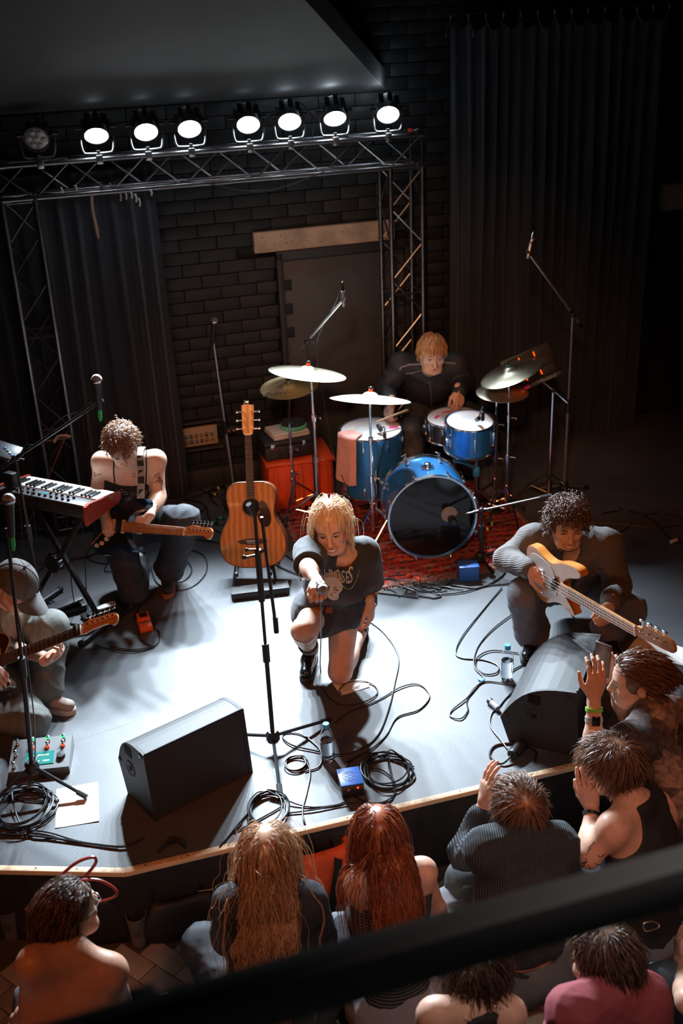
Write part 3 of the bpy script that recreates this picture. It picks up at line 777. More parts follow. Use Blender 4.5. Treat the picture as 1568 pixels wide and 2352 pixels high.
def cymbal(name, label, c, normal, r, m=M_BRONZE, felt=(0.8, 0.1, 0.02), flare=False, word=None, spot=0.0):
    M = frame(Vector(c), x=(1, 0, 0), z=normal)
    t = thing(name, label, 'cymbal', M, 'cymbals of the drum kit')
    pr = [(0.006, 0.034), (0.02, 0.034), (0.036, 0.028), (0.05, 0.014), (0.058, 0.010), (r * 0.6, 0.003), (r * 0.85, -0.006)]
    pr += [(r * 0.9, -0.002), (r, 0.006)] if flare else [(r * 0.95, -0.010), (r, -0.014)]
    full = pr + [(x, z - 0.0016) for x, z in reversed(pr)]
    MB().lathe(full, 56, close=True).build('disc', m, t)
    MB().lathe([(0.013, 0.034), (0.013, 0.05), (0.005, 0.05), (0.005, 0.034)], 14, close=True).build('felt', mat('felt_%d' % int(felt[0] * 100), felt, 0.85), t)
    MB().lathe([(0.006, 0.05), (0.009, 0.055), (0.009, 0.064), (0.003, 0.068), (0, 0.068)], 12).box((0, 0, 0.06), (0.03, 0.006, 0.01), None, 0.002).build('wing_nut', M_STEEL, t)
    if word:
        text(word[0], word[1], Matrix.Translation((word[2], word[3], 0.006)) @ Matrix.Rotation(word[4], 4, 'Z'), mat('cymbal_ink', (0.05, 0.045, 0.03), 0.6), t, shear=0.3)
    return t
def cym(px, py, y): return D(px, py, y)
c1 = D(706, 853, 6.45); cymbal('ride_cymbal', 'wide pale ride cymbal with an orange felt, topmost on the left', c1, (0.16, 0.13, 1), 0.243, spot=1)
c2 = D(664, 890, 6.55); cymbal('china_cymbal', 'tan cymbal with black script lettering, tilted below the ride cymbal', c2, (-0.06, -0.10, 1), 0.185, mat('cymbal_tan', (0.62, 0.5, 0.3), 0.42, 0.8, var=0.1, vscale=5), (0.25, 0.28, 0.3), True, ('Zultan', 0.075, -0.075, -0.085, 0.1))
c3 = D(850, 913, 6.22); cymbal('crash_cymbal', 'pale crash cymbal seen edge-on with an orange felt above the floor tom', c3, (0.10, 0.24, 1), 0.247)
c4_ = D(1171, 853, 6.45); cymbal('crash_cymbal', 'dark weathered crash cymbal with a blue felt, steeply tilted at the right', c4_, (-0.36, -0.02, 1), 0.196, M_BRONZE2, (0.03, 0.2, 0.35))
c5 = D(1153, 897, 6.50); cymbal('hi_hat', 'hi-hat cymbal pair below the dark crash cymbal', c5, (0.02, -0.06, 1), 0.165, mat('cymbal_hat', (0.52, 0.47, 0.36), 0.36, 0.85, var=0.15, vscale=6), (0.1, 0.1, 0.1))
def under(p, dz=0.0): return Vector((p.x, p.y, 0.007 if dz == 0 else dz))
cymbal_stand('chrome stand under the wide ride cymbal', Vector((c1.x + 0.02, c1.y, 0.008)), c1.z - 0.02, 0.25, 0.9)
f2 = G(655, 1105, 0.0); cymbal_stand('chrome boom stand carrying the tan lettered cymbal', Vector((c2.x - 0.02, c2.y + 0.12, 0.008)), c2.z - 0.30, 0.24, 0.3, boom=c2 - Vector((0, 0, 0.02)))
cymbal_stand('chrome stand of the edge-on crash cymbal in front of the floor tom', Vector((c3.x - 0.005, c3.y - 0.01, 0.008)), c3.z - 0.02, 0.22, -0.2)
cymbal_stand('chrome stand of the dark crash cymbal at the right of the kit', Vector((c4_.x - 0.01, c4_.y - 0.05, 0.008)), c4_.z - 0.02, 0.2, 0.8)
cymbal_stand('hi-hat stand with pedal behind the rack tom', Vector((c5.x - 0.03, c5.y + 0.02, 0.008)), c5.z - 0.0, 0.2, 0.2)
# snare basket stand and tom arm
sp = snM.translation; t = thing('snare_stand', 'chrome basket stand under the snare drum', 'drum stand', Vector((sp.x, sp.y, 0.008))); inv = Matrix.Translation(-Vector((sp.x, sp.y, 0.008)))
tripod(t, inv, Vector((sp.x, sp.y, 0.008)), 0.2, 0.2, 0.1); MB().cyl((0, 0, 0.1), (0, 0, 0.46), 0.011, 10).build('pole', M_CHROME, t)
for k in range(3):
    a = k * 2 * PI / 3 + 0.3; MB().tube([(0, 0, 0.46), (0.16 * math.cos(a), 0.16 * math.sin(a), 0.495), (0.187 * math.cos(a), 0.187 * math.sin(a), 0.52)], 0.006, 6).build('basket_arm', M_CHROME, t)
rp = rtM.translation; fp = Vector((rp.x + 0.05, rp.y + 0.06, 0.008)); t = thing('tom_stand', 'floor stand with bright blue clamp under the rack tom', 'drum stand', fp)
tripod(t, Matrix.Translation(-fp), fp, 0.2, 0.2, 0.6); MB().cyl((0, 0, 0.1), (0, 0, 0.48), 0.011, 10).build('pole', M_CHROME, t)
MB().tube([(0, 0, 0.36), (-0.09, -0.09, 0.44), (-0.16, -0.12, 0.47)], 0.012, 8).build('clamp_arm', mat('blue_clamp', (0.05, 0.3, 0.6), 0.35, 0.5), t)
MB().box((0, 0, 0.34), (0.045, 0.045, 0.07), None, 0.008).build('clamp', mat('blue_clamp'), t)
# kick pedal
kp = kb - kax * 0.12; t = thing('kick_pedal', 'pedal with a white fluffy beater behind the bass drum', 'drum pedal', frame(Vector((kp.x + 0.05, kp.y, 0.01)), y=-kax, z=(0, 0, 1)))
MB().box((0, 0.12, 0.012), (0.09, 0.26, 0.012), None, 0.004).build('base_plate', M_STEEL, t); MB().box((0, 0.13, 0.05), (0.07, 0.24, 0.01), Matrix.Rotation(0.2, 4, 'X'), 0.004).build('footboard', M_CHROME, t)
MB().cyl((0, 0, 0.02), (0, 0.03, 0.24), 0.004, 6).build('beater_rod', M_CHROME, t); MB().ball((0, 0.03, 0.25), (0.025, 0.03, 0.025), 10, 8).build('beater', M_WHITE, t)
# drum throne
t = thing('drum_throne', 'round black drum stool under the drummer', 'stool', (0.67, 7.20, 0.0))
MB().lathe([(0, 0.40), (0.16, 0.40), (0.17, 0.42), (0.165, 0.46), (0.13, 0.475), (0, 0.478)], 28).build('seat', mat('black_vinyl', (0.015, 0.015, 0.016), 0.45), t)
MB().cyl((0, 0, 0.1), (0, 0, 0.41), 0.014, 10).build('pole', M_CHROME, t); tripod(t, Matrix.Translation((-0.67, -7.20, 0)), Vector((0.67, 7.20, 0)), 0.22, 0.22, 0.2)
# towel over the floor tom
tw_m = mat('pink_towel', (0.75, 0.36, 0.3), 0.95, bump=0.5, bscale=300, var=0.08, vscale=20, sheen=0.4)
rows = []
tc_ = ftM.translation; a0 = math.radians(218)
for i in range(13):
    u = i / 12; ang = a0 - 0.42 + 0.84 * u
    row = []
    for j in range(17):
        v = j / 16
        if v < 0.3: rr, zz = 0.12 + 0.1 * v / 0.3, 0.012 + 0.004 * math.sin(u * 9)
        else: rr, zz = 0.222 + 0.018 * math.sin(u * 8.5 + 0.6) * (v - 0.3) + 0.03 * (v - 0.3), 0.012 - (v - 0.3) * 0.44 * (1 + 0.06 * math.sin(u * 3))
        row.append((rr * math.cos(ang), rr * math.sin(ang), zz))
    rows.append(row)
tw_ = MB().grid(rows); th = MB().grid([[(x * 0.975, y * 0.975, z - 0.004) for (x, y, z) in r] for r in rows])
tw_.add(th.v, [tuple(reversed(f)) for f in th.f])
o = tw_.build('towel', tw_m, None, 180); o.matrix_world = Matrix.Translation(tc_); tag(o, 'pink towel draped over the rim of the floor tom', 'towel')
# sampling pad on its stand
pc = D(1213, 853, 6.62)
PM = frame(pc, x=(0.92, 0.1, 0.34), y=(-0.42, 0.25, 0.85))
t = thing('sampling_pad', 'black electronic drum pad with red lights beside the dark crash cymbal', 'drum pad', PM)
MB().box((0.02, 0.02, -0.02), (0.34, 0.22, 0.05), None, 0.01).build('body', M_BLACK, t)
MB().box((0.02, -0.088, 0.004), (0.34, 0.03, 0.02), None, 0.008).build('front_lip', mat('dark_grey_plastic', (0.05, 0.05, 0.055), 0.4), t)
for i in range(3):
    for j in range(3):
        p_ = MB().box((-0.08 + 0.1 * i, -0.035 + 0.062 * j, 0.008), (0.092, 0.056, 0.008), None, 0.004).build('pad', mat('pad_rubber', (0.02, 0.02, 0.022), 0.7), t)
        if i: MB().box((-0.12 + 0.1 * i - 0.008, -0.035 + 0.062 * j, 0.014), (0.007, 0.03, 0.004), None, 0.001).build('light_strip', M_REDLED, p_)
text('Roland', 0.034, Matrix.Translation((0.10, -0.088, 0.0155)), mat('grey_print', (0.3, 0.29, 0.28), 0.5), t, sx=1.1)
MB().box((-0.06, -0.088, 0.0145), (0.06, 0.022, 0.002)).build('pink_sticker', M_PINK, t)
pf = Vector((G(1275, 1145).x - 0.06, 6.66, 0.0))
t = thing('pad_stand', 'black and chrome stand holding the electronic pad', 'stand', pf)
inv = Matrix.Translation(-pf); tripod(t, inv, pf, 0.2, 0.22, 0.5, M_CHROME)
MB().cyl((0, 0, 0.05), (0, 0, 0.80), 0.0125, 10).build('pole', M_CHROME, t); MB().tube([inv @ (pc + Vector((0.06, 0, -0.04))), (0, 0, 0.8), (0.09, -0.03, 0.72)], 0.009, 8).build('arm', M_CHROME, t); MB().ball((0, 0, 0.8), 0.02, 8, 6).build('joint', M_STEEL, t)

# ================================================================== ORANGE CRATE PILE
M_ORANGE = mat('orange_plastic', (0.62, 0.07, 0.012), 0.45, var=0.12, vscale=6)
OB = rotz(math.radians(12), (-0.30, 6.88, 0.0))
t = thing('orange_crate', 'ribbed orange plastic crate behind the acoustic guitar', 'crate', OB)
MB().box((0, 0, 0.19), (0.44, 0.36, 0.34), None, 0.02).build('body', M_ORANGE, t)
MB().box((0, 0, 0.355), (0.47, 0.39, 0.03), None, 0.01).build('rim', M_ORANGE, t)
for i in range(5): MB().box((-0.17 + 0.085 * i, -0.183, 0.17), (0.03, 0.016, 0.3), None, 0.005).build('rib', M_ORANGE, t)
for i in range(4): MB().box((0.223, -0.13 + 0.085 * i, 0.17), (0.016, 0.03, 0.3), None, 0.005).build('rib', M_ORANGE, t)
for x in (-0.17, 0.17):
    for y in (-0.13, 0.13): MB().box((x, y, 0.012), (0.06, 0.05, 0.025), None, 0.006).build('foot', M_RUBBER, t)
M2 = rotz(math.radians(17), (-0.37, 6.86, 0.3705))
t = thing('equipment_case', 'black hard case with handle on top of the orange crate', 'case', M2)
MB().box((0, 0, 0.05), (0.33, 0.26, 0.098), None, 0.012).build('body', mat('black_case', (0.02, 0.02, 0.021), 0.55, bump=0.2, bscale=150), t); MB().box((0, 0, 0.115), (0.335, 0.265, 0.03), None, 0.012).build('lid', mat('black_case'), t)
MB().tube(smooth_path([(-0.06, -0.13, 0.05), (-0.055, -0.16, 0.035), (0.055, -0.16, 0.035), (0.06, -0.13, 0.05)], 4), 0.007, 6).build('handle', M_RUBBER, t)
for x in (-0.11, 0.11): MB().box((x, -0.134, 0.1), (0.03, 0.01, 0.04), None, 0.003).build('latch', M_CHROME, t)
M3 = rotz(math.radians(22), (-0.345, 6.87, 0.5015))
t = thing('white_box', 'pale rounded flat box lying on the black case', 'box', M3)
MB().box((0, 0, 0.014), (0.26, 0.21, 0.028), None, 0.012).build('body', mat('pale_plastic', (0.5, 0.47, 0.44), 0.5), t); MB().box((0, 0, 0.034), (0.25, 0.20, 0.012), None, 0.006).build('lid', mat('pale_plastic2', (0.6, 0.58, 0.56), 0.5), t)
M4 = rotz(0, (-0.30, 6.88, 0.5425))
t = thing('practice_pad', 'round black practice pad with a mint green rim on the pale box', 'drum pad', M4)
MB().lathe([(0, 0), (0.088, 0), (0.092, 0.006), (0.092, 0.022), (0.086, 0.026), (0, 0.026)], 40).build('base', mat('mint_rim', (0.12, 0.5, 0.32), 0.5), t); MB().lathe([(0.082, 0.026), (0.084, 0.04), (0.08, 0.044), (0, 0.044)], 40).build('pad', mat('pad_rubber'), t)
MB().box((-0.01, -0.045, 0.0445), (0.018, 0.01, 0.0008)).build('logo', mat('mint_print', (0.1, 0.6, 0.35), 0.5), t)
rb = rotz(0.3, (0.10, 6.62, 0.0))
t = thing('red_bucket', 'small red bucket with a white rim beside the floor tom', 'bucket', (-0.06, 6.66, 0.009))
MB().lathe([(0, 0), (0.045, 0), (0.055, 0.10), (0.052, 0.10), (0.043, 0.006), (0, 0.006)], 24).build('body', mat('red_bucket', (0.55, 0.03, 0.03), 0.4), t); MB().lathe([(0.056, 0.098), (0.059, 0.102), (0.056, 0.106), (0.052, 0.102)], 24, close=True).build('rim', M_WHITE, t)

# ================================================================== MONITOR WEDGES
def grille_mat():
    m = mat('speaker_grille', (0.05, 0.05, 0.052), 0.6, 0.2); nt = m.node_tree; b = nt.nodes['Principled BSDF']
    tc = nt.nodes.new('ShaderNodeTexCoord'); v = nt.nodes.new('ShaderNodeTexVoronoi'); v.inputs['Scale'].default_value = 115; v.inputs['Randomness'].default_value = 0.0
    v.voronoi_dimensions = '2D'; nt.links.new(tc.outputs['UV'], v.inputs['Vector'])
    r = nt.nodes.new('ShaderNodeValToRGB'); r.color_ramp.elements[0].position = 0.36; r.color_ramp.elements[0].color = (0.003, 0.003, 0.003, 1); r.color_ramp.elements[1].position = 0.42; r.color_ramp.elements[1].color = (0.06, 0.06, 0.063, 1)
    nt.links.new(v.outputs['Distance'], r.inputs['Fac']); nt.links.new(r.outputs['Color'], b.inputs['Base Color'])
    return m
M_GRILLE = grille_mat()
M_CAB = mat('speaker_paint', (0.022, 0.022, 0.024), 0.55, bump=0.35, bscale=350)
def monitor(label, M, L, prof, grille_idx, pole_cup=True):
    """prof: (y, z) outline of the end; the edges grille_idx[0]..grille_idx[1] carry the grille"""
    t = thing('stage_monitor', label, 'stage monitor', M, 'floor monitors')
    n = len(prof); th = 0.018
    for x0 in (0.0, L - th):          # end cheeks
        vs = [(x0, y, z) for y, z in prof] + [(x0 + th, y, z) for y, z in prof]
        fs = [tuple(range(n)), tuple(range(2 * n - 1, n - 1, -1))] + [(i, n + i, n + (i + 1) % n, (i + 1) % n) for i in range(n)]
        MB().add(vs, [tuple(reversed(f)) for f in fs]).build('end_cheek', M_CAB, t)
    cy = sum(p[0] for p in prof) / n; cz = sum(p[1] for p in prof) / n
    ins = [(cy + (y - cy) * 0.985, cz + (z - cz) * 0.985) for y, z in prof]
    body = MB(); gr = MB(); g0, g1 = grille_idx; acc = 0.0; uvs = []
    for i in range(n):
        a, b = ins[i], ins[(i + 1) % n]
        q = [(th, a[0], a[1]), (L - th, a[0], a[1]), (L - th, b[0], b[1]), (th, b[0], b[1])]
        (gr if g0 <= i < g1 else body).add(q, [(3, 2, 1, 0)])
        if g0 <= i < g1:
            e = math.hypot(a[0] - b[0], a[1] - b[1]); uvs += [th, acc + e, L - th, acc + e, L - th, acc, th, acc]; acc += e
    body.build('cabinet', M_CAB, t); go = gr.build('grille', M_GRILLE, t, 180)
    go.data.uv_layers.new(name='UVMap').data.foreach_set('uv', uvs)
    edge = MB().tube([(th * 0.5, *prof[g0]), (L - th * 0.5, *prof[g0])], 0.006, 6); edge.build('edge_trim', M_CAB, t)
    for x0, sg in ((0.0, -1), (L, 1)):
        hx = x0 + sg * 0.001
        Mh = Matrix.Translation((hx, cy, cz + 0.035)) @ Matrix.Rotation(PI / 2 * sg, 4, 'Y')
        MB().prism([(-0.022, -0.028), (0.022, -0.028), (0.026, 0), (0.02, 0.03), (-0.02, 0.03), (-0.026, 0)], 0, 0.0012, Mh).build('handle_recess', mat('recess_black', (0.003, 0.003, 0.003), 0.9), t)
        Mc = Matrix.Translation((hx, cy + 0.0, cz - 0.055)) @ Matrix.Rotation(PI / 2 * sg, 4, 'Y')
        MB().lathe([(0.03, 0), (0.036, 0.003), (0.04, 0)], 24, Mc, close=True).build('socket_plate', M_CAB, t)
        MB().lathe([(0, 0.001), (0.013, 0.001), (0.014, 0)], 14, Mc).build('socket_jack', mat('recess_black'), t)
        for (i0) in (g0, g1):
            y, z = cy + (prof[i0][0] - cy) * 0.82, cz + (prof[i0][1] - cz) * 0.82
            MB().lathe([(0, 0.004), (0.010, 0.004), (0.014, 0.0)], 14, Matrix.Translation((hx, y, z)) @ Matrix.Rotation(PI / 2 * sg, 4, 'Y')).build('corner_bolt', M_STEEL, t)
    return t
def arc_profile(h, d, back):
    # bottom front, top front, then a bulging grille down to the back, then the floor
    top = (0.03, h); low = (d, back); pts = [(0.0, 0.0), top]
    for k in range(1, 10):
        f = k / 10; y = top[0] + (low[0] - top[0]) * f; z = top[1] + (low[1] - top[1]) * f
        b = 0.055 * math.sin(PI * f); pts.append((y + b * 0.75, z + b))
    pts += [low, (d - 0.045, 0.0)]
    return pts
m1a, m1b = G(357, 1888), G(572, 1778)
monitor('black floor monitor wedge at the front left of the stage', frame(m1a, x=m1b - m1a, z=(0, 0, 1)), 0.50, arc_profile(0.33, 0.29, 0.16), (1, 11))
m2a, m2b = Vector((1.02, 3.925, 0)), Vector((1.24, 4.40, 0))
monitor('black floor monitor wedge at the right beside the bass player', frame(m2a, x=m2b - m2a, z=(0, 0, 1)), 0.52, arc_profile(0.34, 0.37, 0.13), (1, 11))
sx_ = MB().box((0, 0, 0), (0.05, 0.0015, 0.02)); o = sx_.build('white_sticker', M_WHITE, None, 0); o.matrix_world = frame(G(1245, 1652, 0.20) + Vector((0.01, -0.08, 0)), x=(0.9, -0.35, 0.1), y=(0.4, 0.9, 0)); 
bpy.data.objects.remove(o)

def reach(p0, px, py, L, sgn=1):
    """the place seen at a picture point that lies L metres from p0"""
    C = Vector((0, 0, EYE)); r = ray(px, py).normalized(); m = Vector(p0) - C; b = r.dot(m); disc = b * b - (m.dot(m) - L * L)
    return C + r * (b + sgn * math.sqrt(max(disc, 0)))
# ================================================================== GUITARS
# local frame of a guitar: y runs up the neck, x to the treble side, z out of the front; origin at the bridge
M_FRET = mat('fret_wire', (0.7, 0.68, 0.62), 0.3, 1.0)
M_STRING = mat('guitar_string', (0.35, 0.3, 0.24), 0.45, 1.0)
def dreadnought():
    h = [(0, -0.155), (0.09, -0.15), (0.165, -0.115), (0.196, -0.04), (0.185, 0.05), (0.142, 0.135), (0.134, 0.185), (0.146, 0.255), (0.135, 0.315), (0.09, 0.348), (0.03, 0.352)]
    return smooth_poly(h + [(-x, y) for x, y in reversed(h[1:])], 4)
def strat():
    o = [(0.0, -0.13), (0.09, -0.125), (0.155, -0.085), (0.165, -0.02), (0.135, 0.05), (0.118, 0.10), (0.132, 0.16), (0.135, 0.205), (0.112, 0.215), (0.085, 0.18), (0.05, 0.155), (0.0, 0.15), (-0.05, 0.16), (-0.085, 0.2), (-0.105, 0.265), (-0.13, 0.29), (-0.158, 0.265), (-0.152, 0.18), (-0.125, 0.09), (-0.135, 0.02), (-0.163, -0.05), (-0.145, -0.11), (-0.08, -0.135)]
    return smooth_poly(o, 4)
def single_cut():
    o = [(0.0, -0.14), (0.09, -0.13), (0.155, -0.08), (0.16, -0.01), (0.13, 0.06), (0.118, 0.12), (0.13, 0.18), (0.12, 0.215), (0.085, 0.2), (0.05, 0.17), (0.02, 0.165), (-0.03, 0.2), (-0.09, 0.235), (-0.135, 0.2), (-0.14, 0.14), (-0.12, 0.08), (-0.135, 0.0), (-0.155, -0.06), (-0.13, -0.115), (-0.07, -0.138)]
    return smooth_poly(o, 4)
def bass_body():
    o = [(0.0, -0.16), (0.08, -0.155), (0.15, -0.11), (0.165, -0.03), (0.13, 0.06), (0.115, 0.13), (0.145, 0.21), (0.135, 0.25), (0.1, 0.235), (0.05, 0.19), (0.0, 0.18), (-0.05, 0.2), (-0.085, 0.26), (-0.11, 0.34), (-0.14, 0.37), (-0.165, 0.33), (-0.155, 0.22), (-0.12, 0.11), (-0.13, 0.03), (-0.16, -0.05), (-0.145, -0.13), (-0.08, -0.16)]
    return smooth_poly(o, 4)
def guitar(name, label, M, body, thick, scale_len, nut_y0, m_body, m_top, m_neck, m_board, heads=6, acoustic=False, frets=15, guard=None, m_guard=None, inline=True, width=0.05, m_dot=None):
    """scale_len: bridge to nut"""
    t = thing(name, label, 'guitar', M)
    inner = [(x * 0.985, y * 0.985 + 0.001) for x, y in body]
    b = MB().prism(body, -thick, -0.004)
    b.build('body', m_body, t, 40)
    MB().prism(inner, -0.004, 0.0).build('top', m_top, t, 40)
    if acoustic:
        br = smooth_path([(x, y, -0.003) for x, y in body], 1, True)
        MB().tube(br, 0.003, 5, closed=True).build('binding', mat('guitar_binding', (0.12, 0.04, 0.015), 0.4), t)
    nw = width / 2; zt = 0.012 if not acoustic else 0.009
    jy = nut_y0
    # neck
    rows = []
    for k in range(7):
        f = k / 6; y = jy + (scale_len - jy) * f; w = nw * (1.06 - 0.2 * f); dz = 0.024
        rows.append([(w * math.cos(PI + PI * j / 8), y, zt - 0.004 + dz * 0.9 * math.sin(PI + PI * j / 8)) for j in range(9)])
    nk = MB().grid(rows); nk.build('neck', m_neck, t, 60)
    by = jy - 0.06 if not acoustic else jy - 0.09
    MB().add([(-nw * 1.1, by, zt), (nw * 1.1, by, zt), (nw * 0.86, scale_len, zt), (-nw * 0.86, scale_len, zt), (-nw * 1.1, by, zt - 0.006), (nw * 1.1, by, zt - 0.006), (nw * 0.86, scale_len, zt - 0.006), (-nw * 0.86, scale_len, zt - 0.006)],
             [(0, 1, 2, 3), (7, 6, 5, 4), (0, 4, 5, 1), (1, 5, 6, 2), (2, 6, 7, 3), (3, 7, 4, 0)]).build('fingerboard', m_board, t, 0)
    for k in range(1, frets + 1):
        y = scale_len * 2 ** (-k / 12.0)
        if y < by: break
        w = nw * (0.86 + 0.24 * (scale_len - y) / (scale_len - by))
        MB().cyl((-w, y, zt + 0.0006), (w, y, zt + 0.0006), 0.0011, 5).build('fret', M_FRET, t)
    MB().box((0, scale_len + 0.002, zt + 0.001), (nw * 1.74, 0.005, 0.006)).build('nut', M_WHITE, t)
    # headstock
    if acoustic: hp = [(-0.026, 0), (-0.033, 0.03), (-0.036, 0.175), (0.036, 0.175), (0.033, 0.03), (0.026, 0)]
    elif heads == 4: hp = smooth_poly([(-0.021, 0), (-0.03, 0.04), (-0.052, 0.07), (-0.048, 0.1), (-0.046, 0.2), (-0.03, 0.235), (0.0, 0.24), (0.018, 0.215), (0.02, 0.1), (0.021, 0)], 3)
    else: hp = smooth_poly([(-0.021, 0), (-0.03, 0.03), (-0.036, 0.05), (-0.03, 0.1), (-0.028, 0.165), (-0.008, 0.185), (0.022, 0.178), (0.03, 0.155), (0.015, 0.13), (0.016, 0.05), (0.021, 0)], 3)
    Hm = Matrix.Translation((0, scale_len + 0.004, zt - 0.004)) @ Matrix.Rotation(-0.14 if acoustic else -0.04, 4, 'X')
    MB().prism(hp, -0.013, 0.0, Hm).build('headstock', m_neck, t, 40)
    for k in range(heads):
        if acoustic: x, y, sd = (-0.024 if k < 3 else 0.024), 0.035 + 0.05 * (k % 3), (-1 if k < 3 else 1)
        else: x, y, sd = -0.012 - (0.006 if heads == 4 else 0), 0.04 + (0.047 if heads == 4 else 0.0255) * k, -1
        tu = MB().cyl((x, y, -0.002), (x, y, 0.012), 0.0045, 8, M=Hm); tu.cyl((x, y, -0.008), (x + sd * 0.035, y, -0.008), 0.003, 6, M=Hm)
        tu.box((x + sd * 0.042, y, -0.008), (0.014, 0.018 if heads == 6 else 0.026, 0.008), Hm, 0.003); tu.build('tuner', M_CHROME, t)
    st = MB()
    for k in range(heads):
        f = (k / (heads - 1) - 0.5); x0 = f * (0.054 if heads == 6 else 0.057); x1 = f * nw * 1.5
        MB().cyl((x0, -0.002, zt + 0.003), (x1, scale_len, zt + 0.0025), 0.0007 if heads == 6 else 0.0009, 4).build('string', M_STRING, t)
    if acoustic:
        MB().lathe([(0, 0.0006), (0.051, 0.0006)], 32, Matrix.Translation((0, 0.205, 0))).build('sound_hole', mat('hole_dark', (0.03, 0.012, 0.005), 0.9), t)
        MB().lathe([(0.051, 0.0005), (0.052, 0.0016), (0.06, 0.0016), (0.061, 0.0005)], 32, Matrix.Translation((0, 0.205, 0))).build('rosette', mat('rosette', (0.28, 0.1, 0.03), 0.4), t)
        MB().prism(smooth_poly([(-0.08, -0.008), (-0.085, 0.006), (-0.035, 0.016), (0.035, 0.016), (0.085, 0.006), (0.08, -0.008), (0.03, -0.018), (-0.03, -0.018)], 3), 0, 0.008).build('bridge', mat('rosewood', (0.035, 0.015, 0.01), 0.5), t)
        MB().box((0, 0.004, 0.009), (0.075, 0.004, 0.005)).build('saddle', M_WHITE, t)
        for k in range(6): MB().ball((-0.027 + 0.0108 * k, -0.008, 0.009), 0.0032, 6, 5).build('bridge_pin', M_WHITE, t)
    else:
        MB().box((0, -0.012, 0.006), (0.085, 0.04, 0.01), None, 0.003).build('bridge', M_CHROME, t)
    if guard:
        MB().prism(smooth_poly(guard, 4), 0.0, 0.0025).build('pickguard', m_guard, t)
    return t
M_MAHO = wave_mat('mahogany_top', (0.42, 0.13, 0.03), (0.56, 0.2, 0.05), 9, 0.32, 0.0, 'X', 3.0, (0.3, 0.7), coat=0.5)
M_MAHOS = mat('mahogany_side', (0.16, 0.045, 0.015), 0.35, coat=0.4)
M_ROSE = mat('rosewood_board', (0.05, 0.022, 0.014), 0.5, var=0.2, vscale=30)
M_MAPLE = wave_mat('roasted_maple', (0.42, 0.17, 0.05), (0.52, 0.24, 0.09), 14, 0.35, 0.0, 'X', 2.0, (0.3, 0.7), coat=0.4)
# --- acoustic on its stand
bt = G(584, 1305, 0.10)
br_ = bt + Vector((0, 0.045, 0.155))
hd_ = D(567, 940, 6.02)
up_ = (hd_ - br_).normalized()
AM = frame(br_, y=up_, z=Vector((-0.10, -1, 0.2)))
ac = guitar('acoustic_guitar', 'honey brown acoustic guitar standing upright on its own stand', AM, dreadnought(), 0.105, 0.63, 0.35, M_MAHOS, M_MAHO, M_MAHO, M_ROSE, 6, True, 19,
   [(0.045, 0.215), (0.05, 0.175), (0.035, 0.155), (0.055, 0.10), (0.09, 0.085), (0.115, 0.12), (0.108, 0.185), (0.085, 0.23), (0.06, 0.24)], mat('tortoise_guard', (0.03, 0.012, 0.01), 0.2, coat=0.5), width=0.044)
MB().box((0, 0.82, 0.012), (0.03, 0.025, 0.02), None, 0.004).build('clip_tuner', M_CHROME, ac)
# the stand
sb = Vector((bt.x, bt.y + 0.02, 0.0))
t = thing('guitar_stand', 'folding black guitar stand under the acoustic guitar', 'guitar stand', sb)
for sg in (-1, 1):
    MB().tube([(sg * 0.13, -0.10, 0.012), (sg * 0.10, 0.05, 0.16), (sg * 0.08, 0.16, 0.30)], 0.009, 8).build('leg', M_STEEL, t)
    MB().tube([(sg * 0.10, 0.05, 0.13), (sg * 0.10, -0.09, 0.09), (sg * 0.10, -0.105, 0.12)], 0.009, 8).build('cradle_arm', M_RUBBER, t)
    MB().tube([(sg * 0.13, 0.26, 0.012), (sg * 0.10, 0.05, 0.16)], 0.009, 8).build('rear_leg', M_STEEL, t)
MB().cyl((-0.10, 0.05, 0.155), (0.10, 0.05, 0.155), 0.008, 8).build('crossbar', M_CHROME, t)
t = thing('pedal_case', 'flat black case lying under the acoustic guitar stand', 'case', rotz(0.16, (sb.x + 0.03, sb.y - 0.13, 0.0)))
MB().box((0, -0.03, 0.02), (0.34, 0.09, 0.04), None, 0.006).build('body', mat('black_case'), t); MB().box((0, -0.03, 0.043), (0.34, 0.09, 0.006), None, 0.002).build('lid', mat('black_case'), t)
MB().ball((0.0, -0.075, 0.02), (0.011, 0.011, 0.012), 10, 8).build('pink_button', mat('pink_knob', (0.8, 0.03, 0.35), 0.4), t); MB().ball((0.0, -0.05, 0.05), (0.011, 0.011, 0.011), 10, 8).build('red_button', mat('red_knob', (0.7, 0.06, 0.01), 0.4), t); MB().ball((0, -0.01, 0.056), (0.011, 0.011, 0.011), 10, 8).build('white_button', M_WHITE, t)

# --- strat of the kneeling guitarist
SB = D(250, 1207, 5.36)
SH = D(440, 1222, 4.98)
M_MIDBLUE = mat('midnight_blue_gloss', (0.008, 0.022, 0.04), 0.12, coat=0.9, var=0.3, vscale=3)
sdir = (SH - SB)
STM = frame(SB, y=sdir, z=Vector((-0.55, -0.62, 0.42)))
gt = guitar('electric_guitar', 'dark blue electric guitar with a maple neck held by the kneeling guitarist', STM, strat(), 0.042, 0.60, 0.19, M_MIDBLUE, M_MIDBLUE, M_MAPLE, M_MAPLE, 6, False, 20,
   [(0.06, -0.075), (0.125, -0.06), (0.12, 0.02), (0.09, 0.09), (0.085, 0.165), (0.05, 0.15), (0, 0.145), (-0.05, 0.155), (-0.085, 0.2), (-0.1, 0.15), (-0.07, 0.04), (-0.04, -0.01), (0.03, -0.02)], mat('black_guard', (0.01, 0.01, 0.011), 0.2), width=0.052)
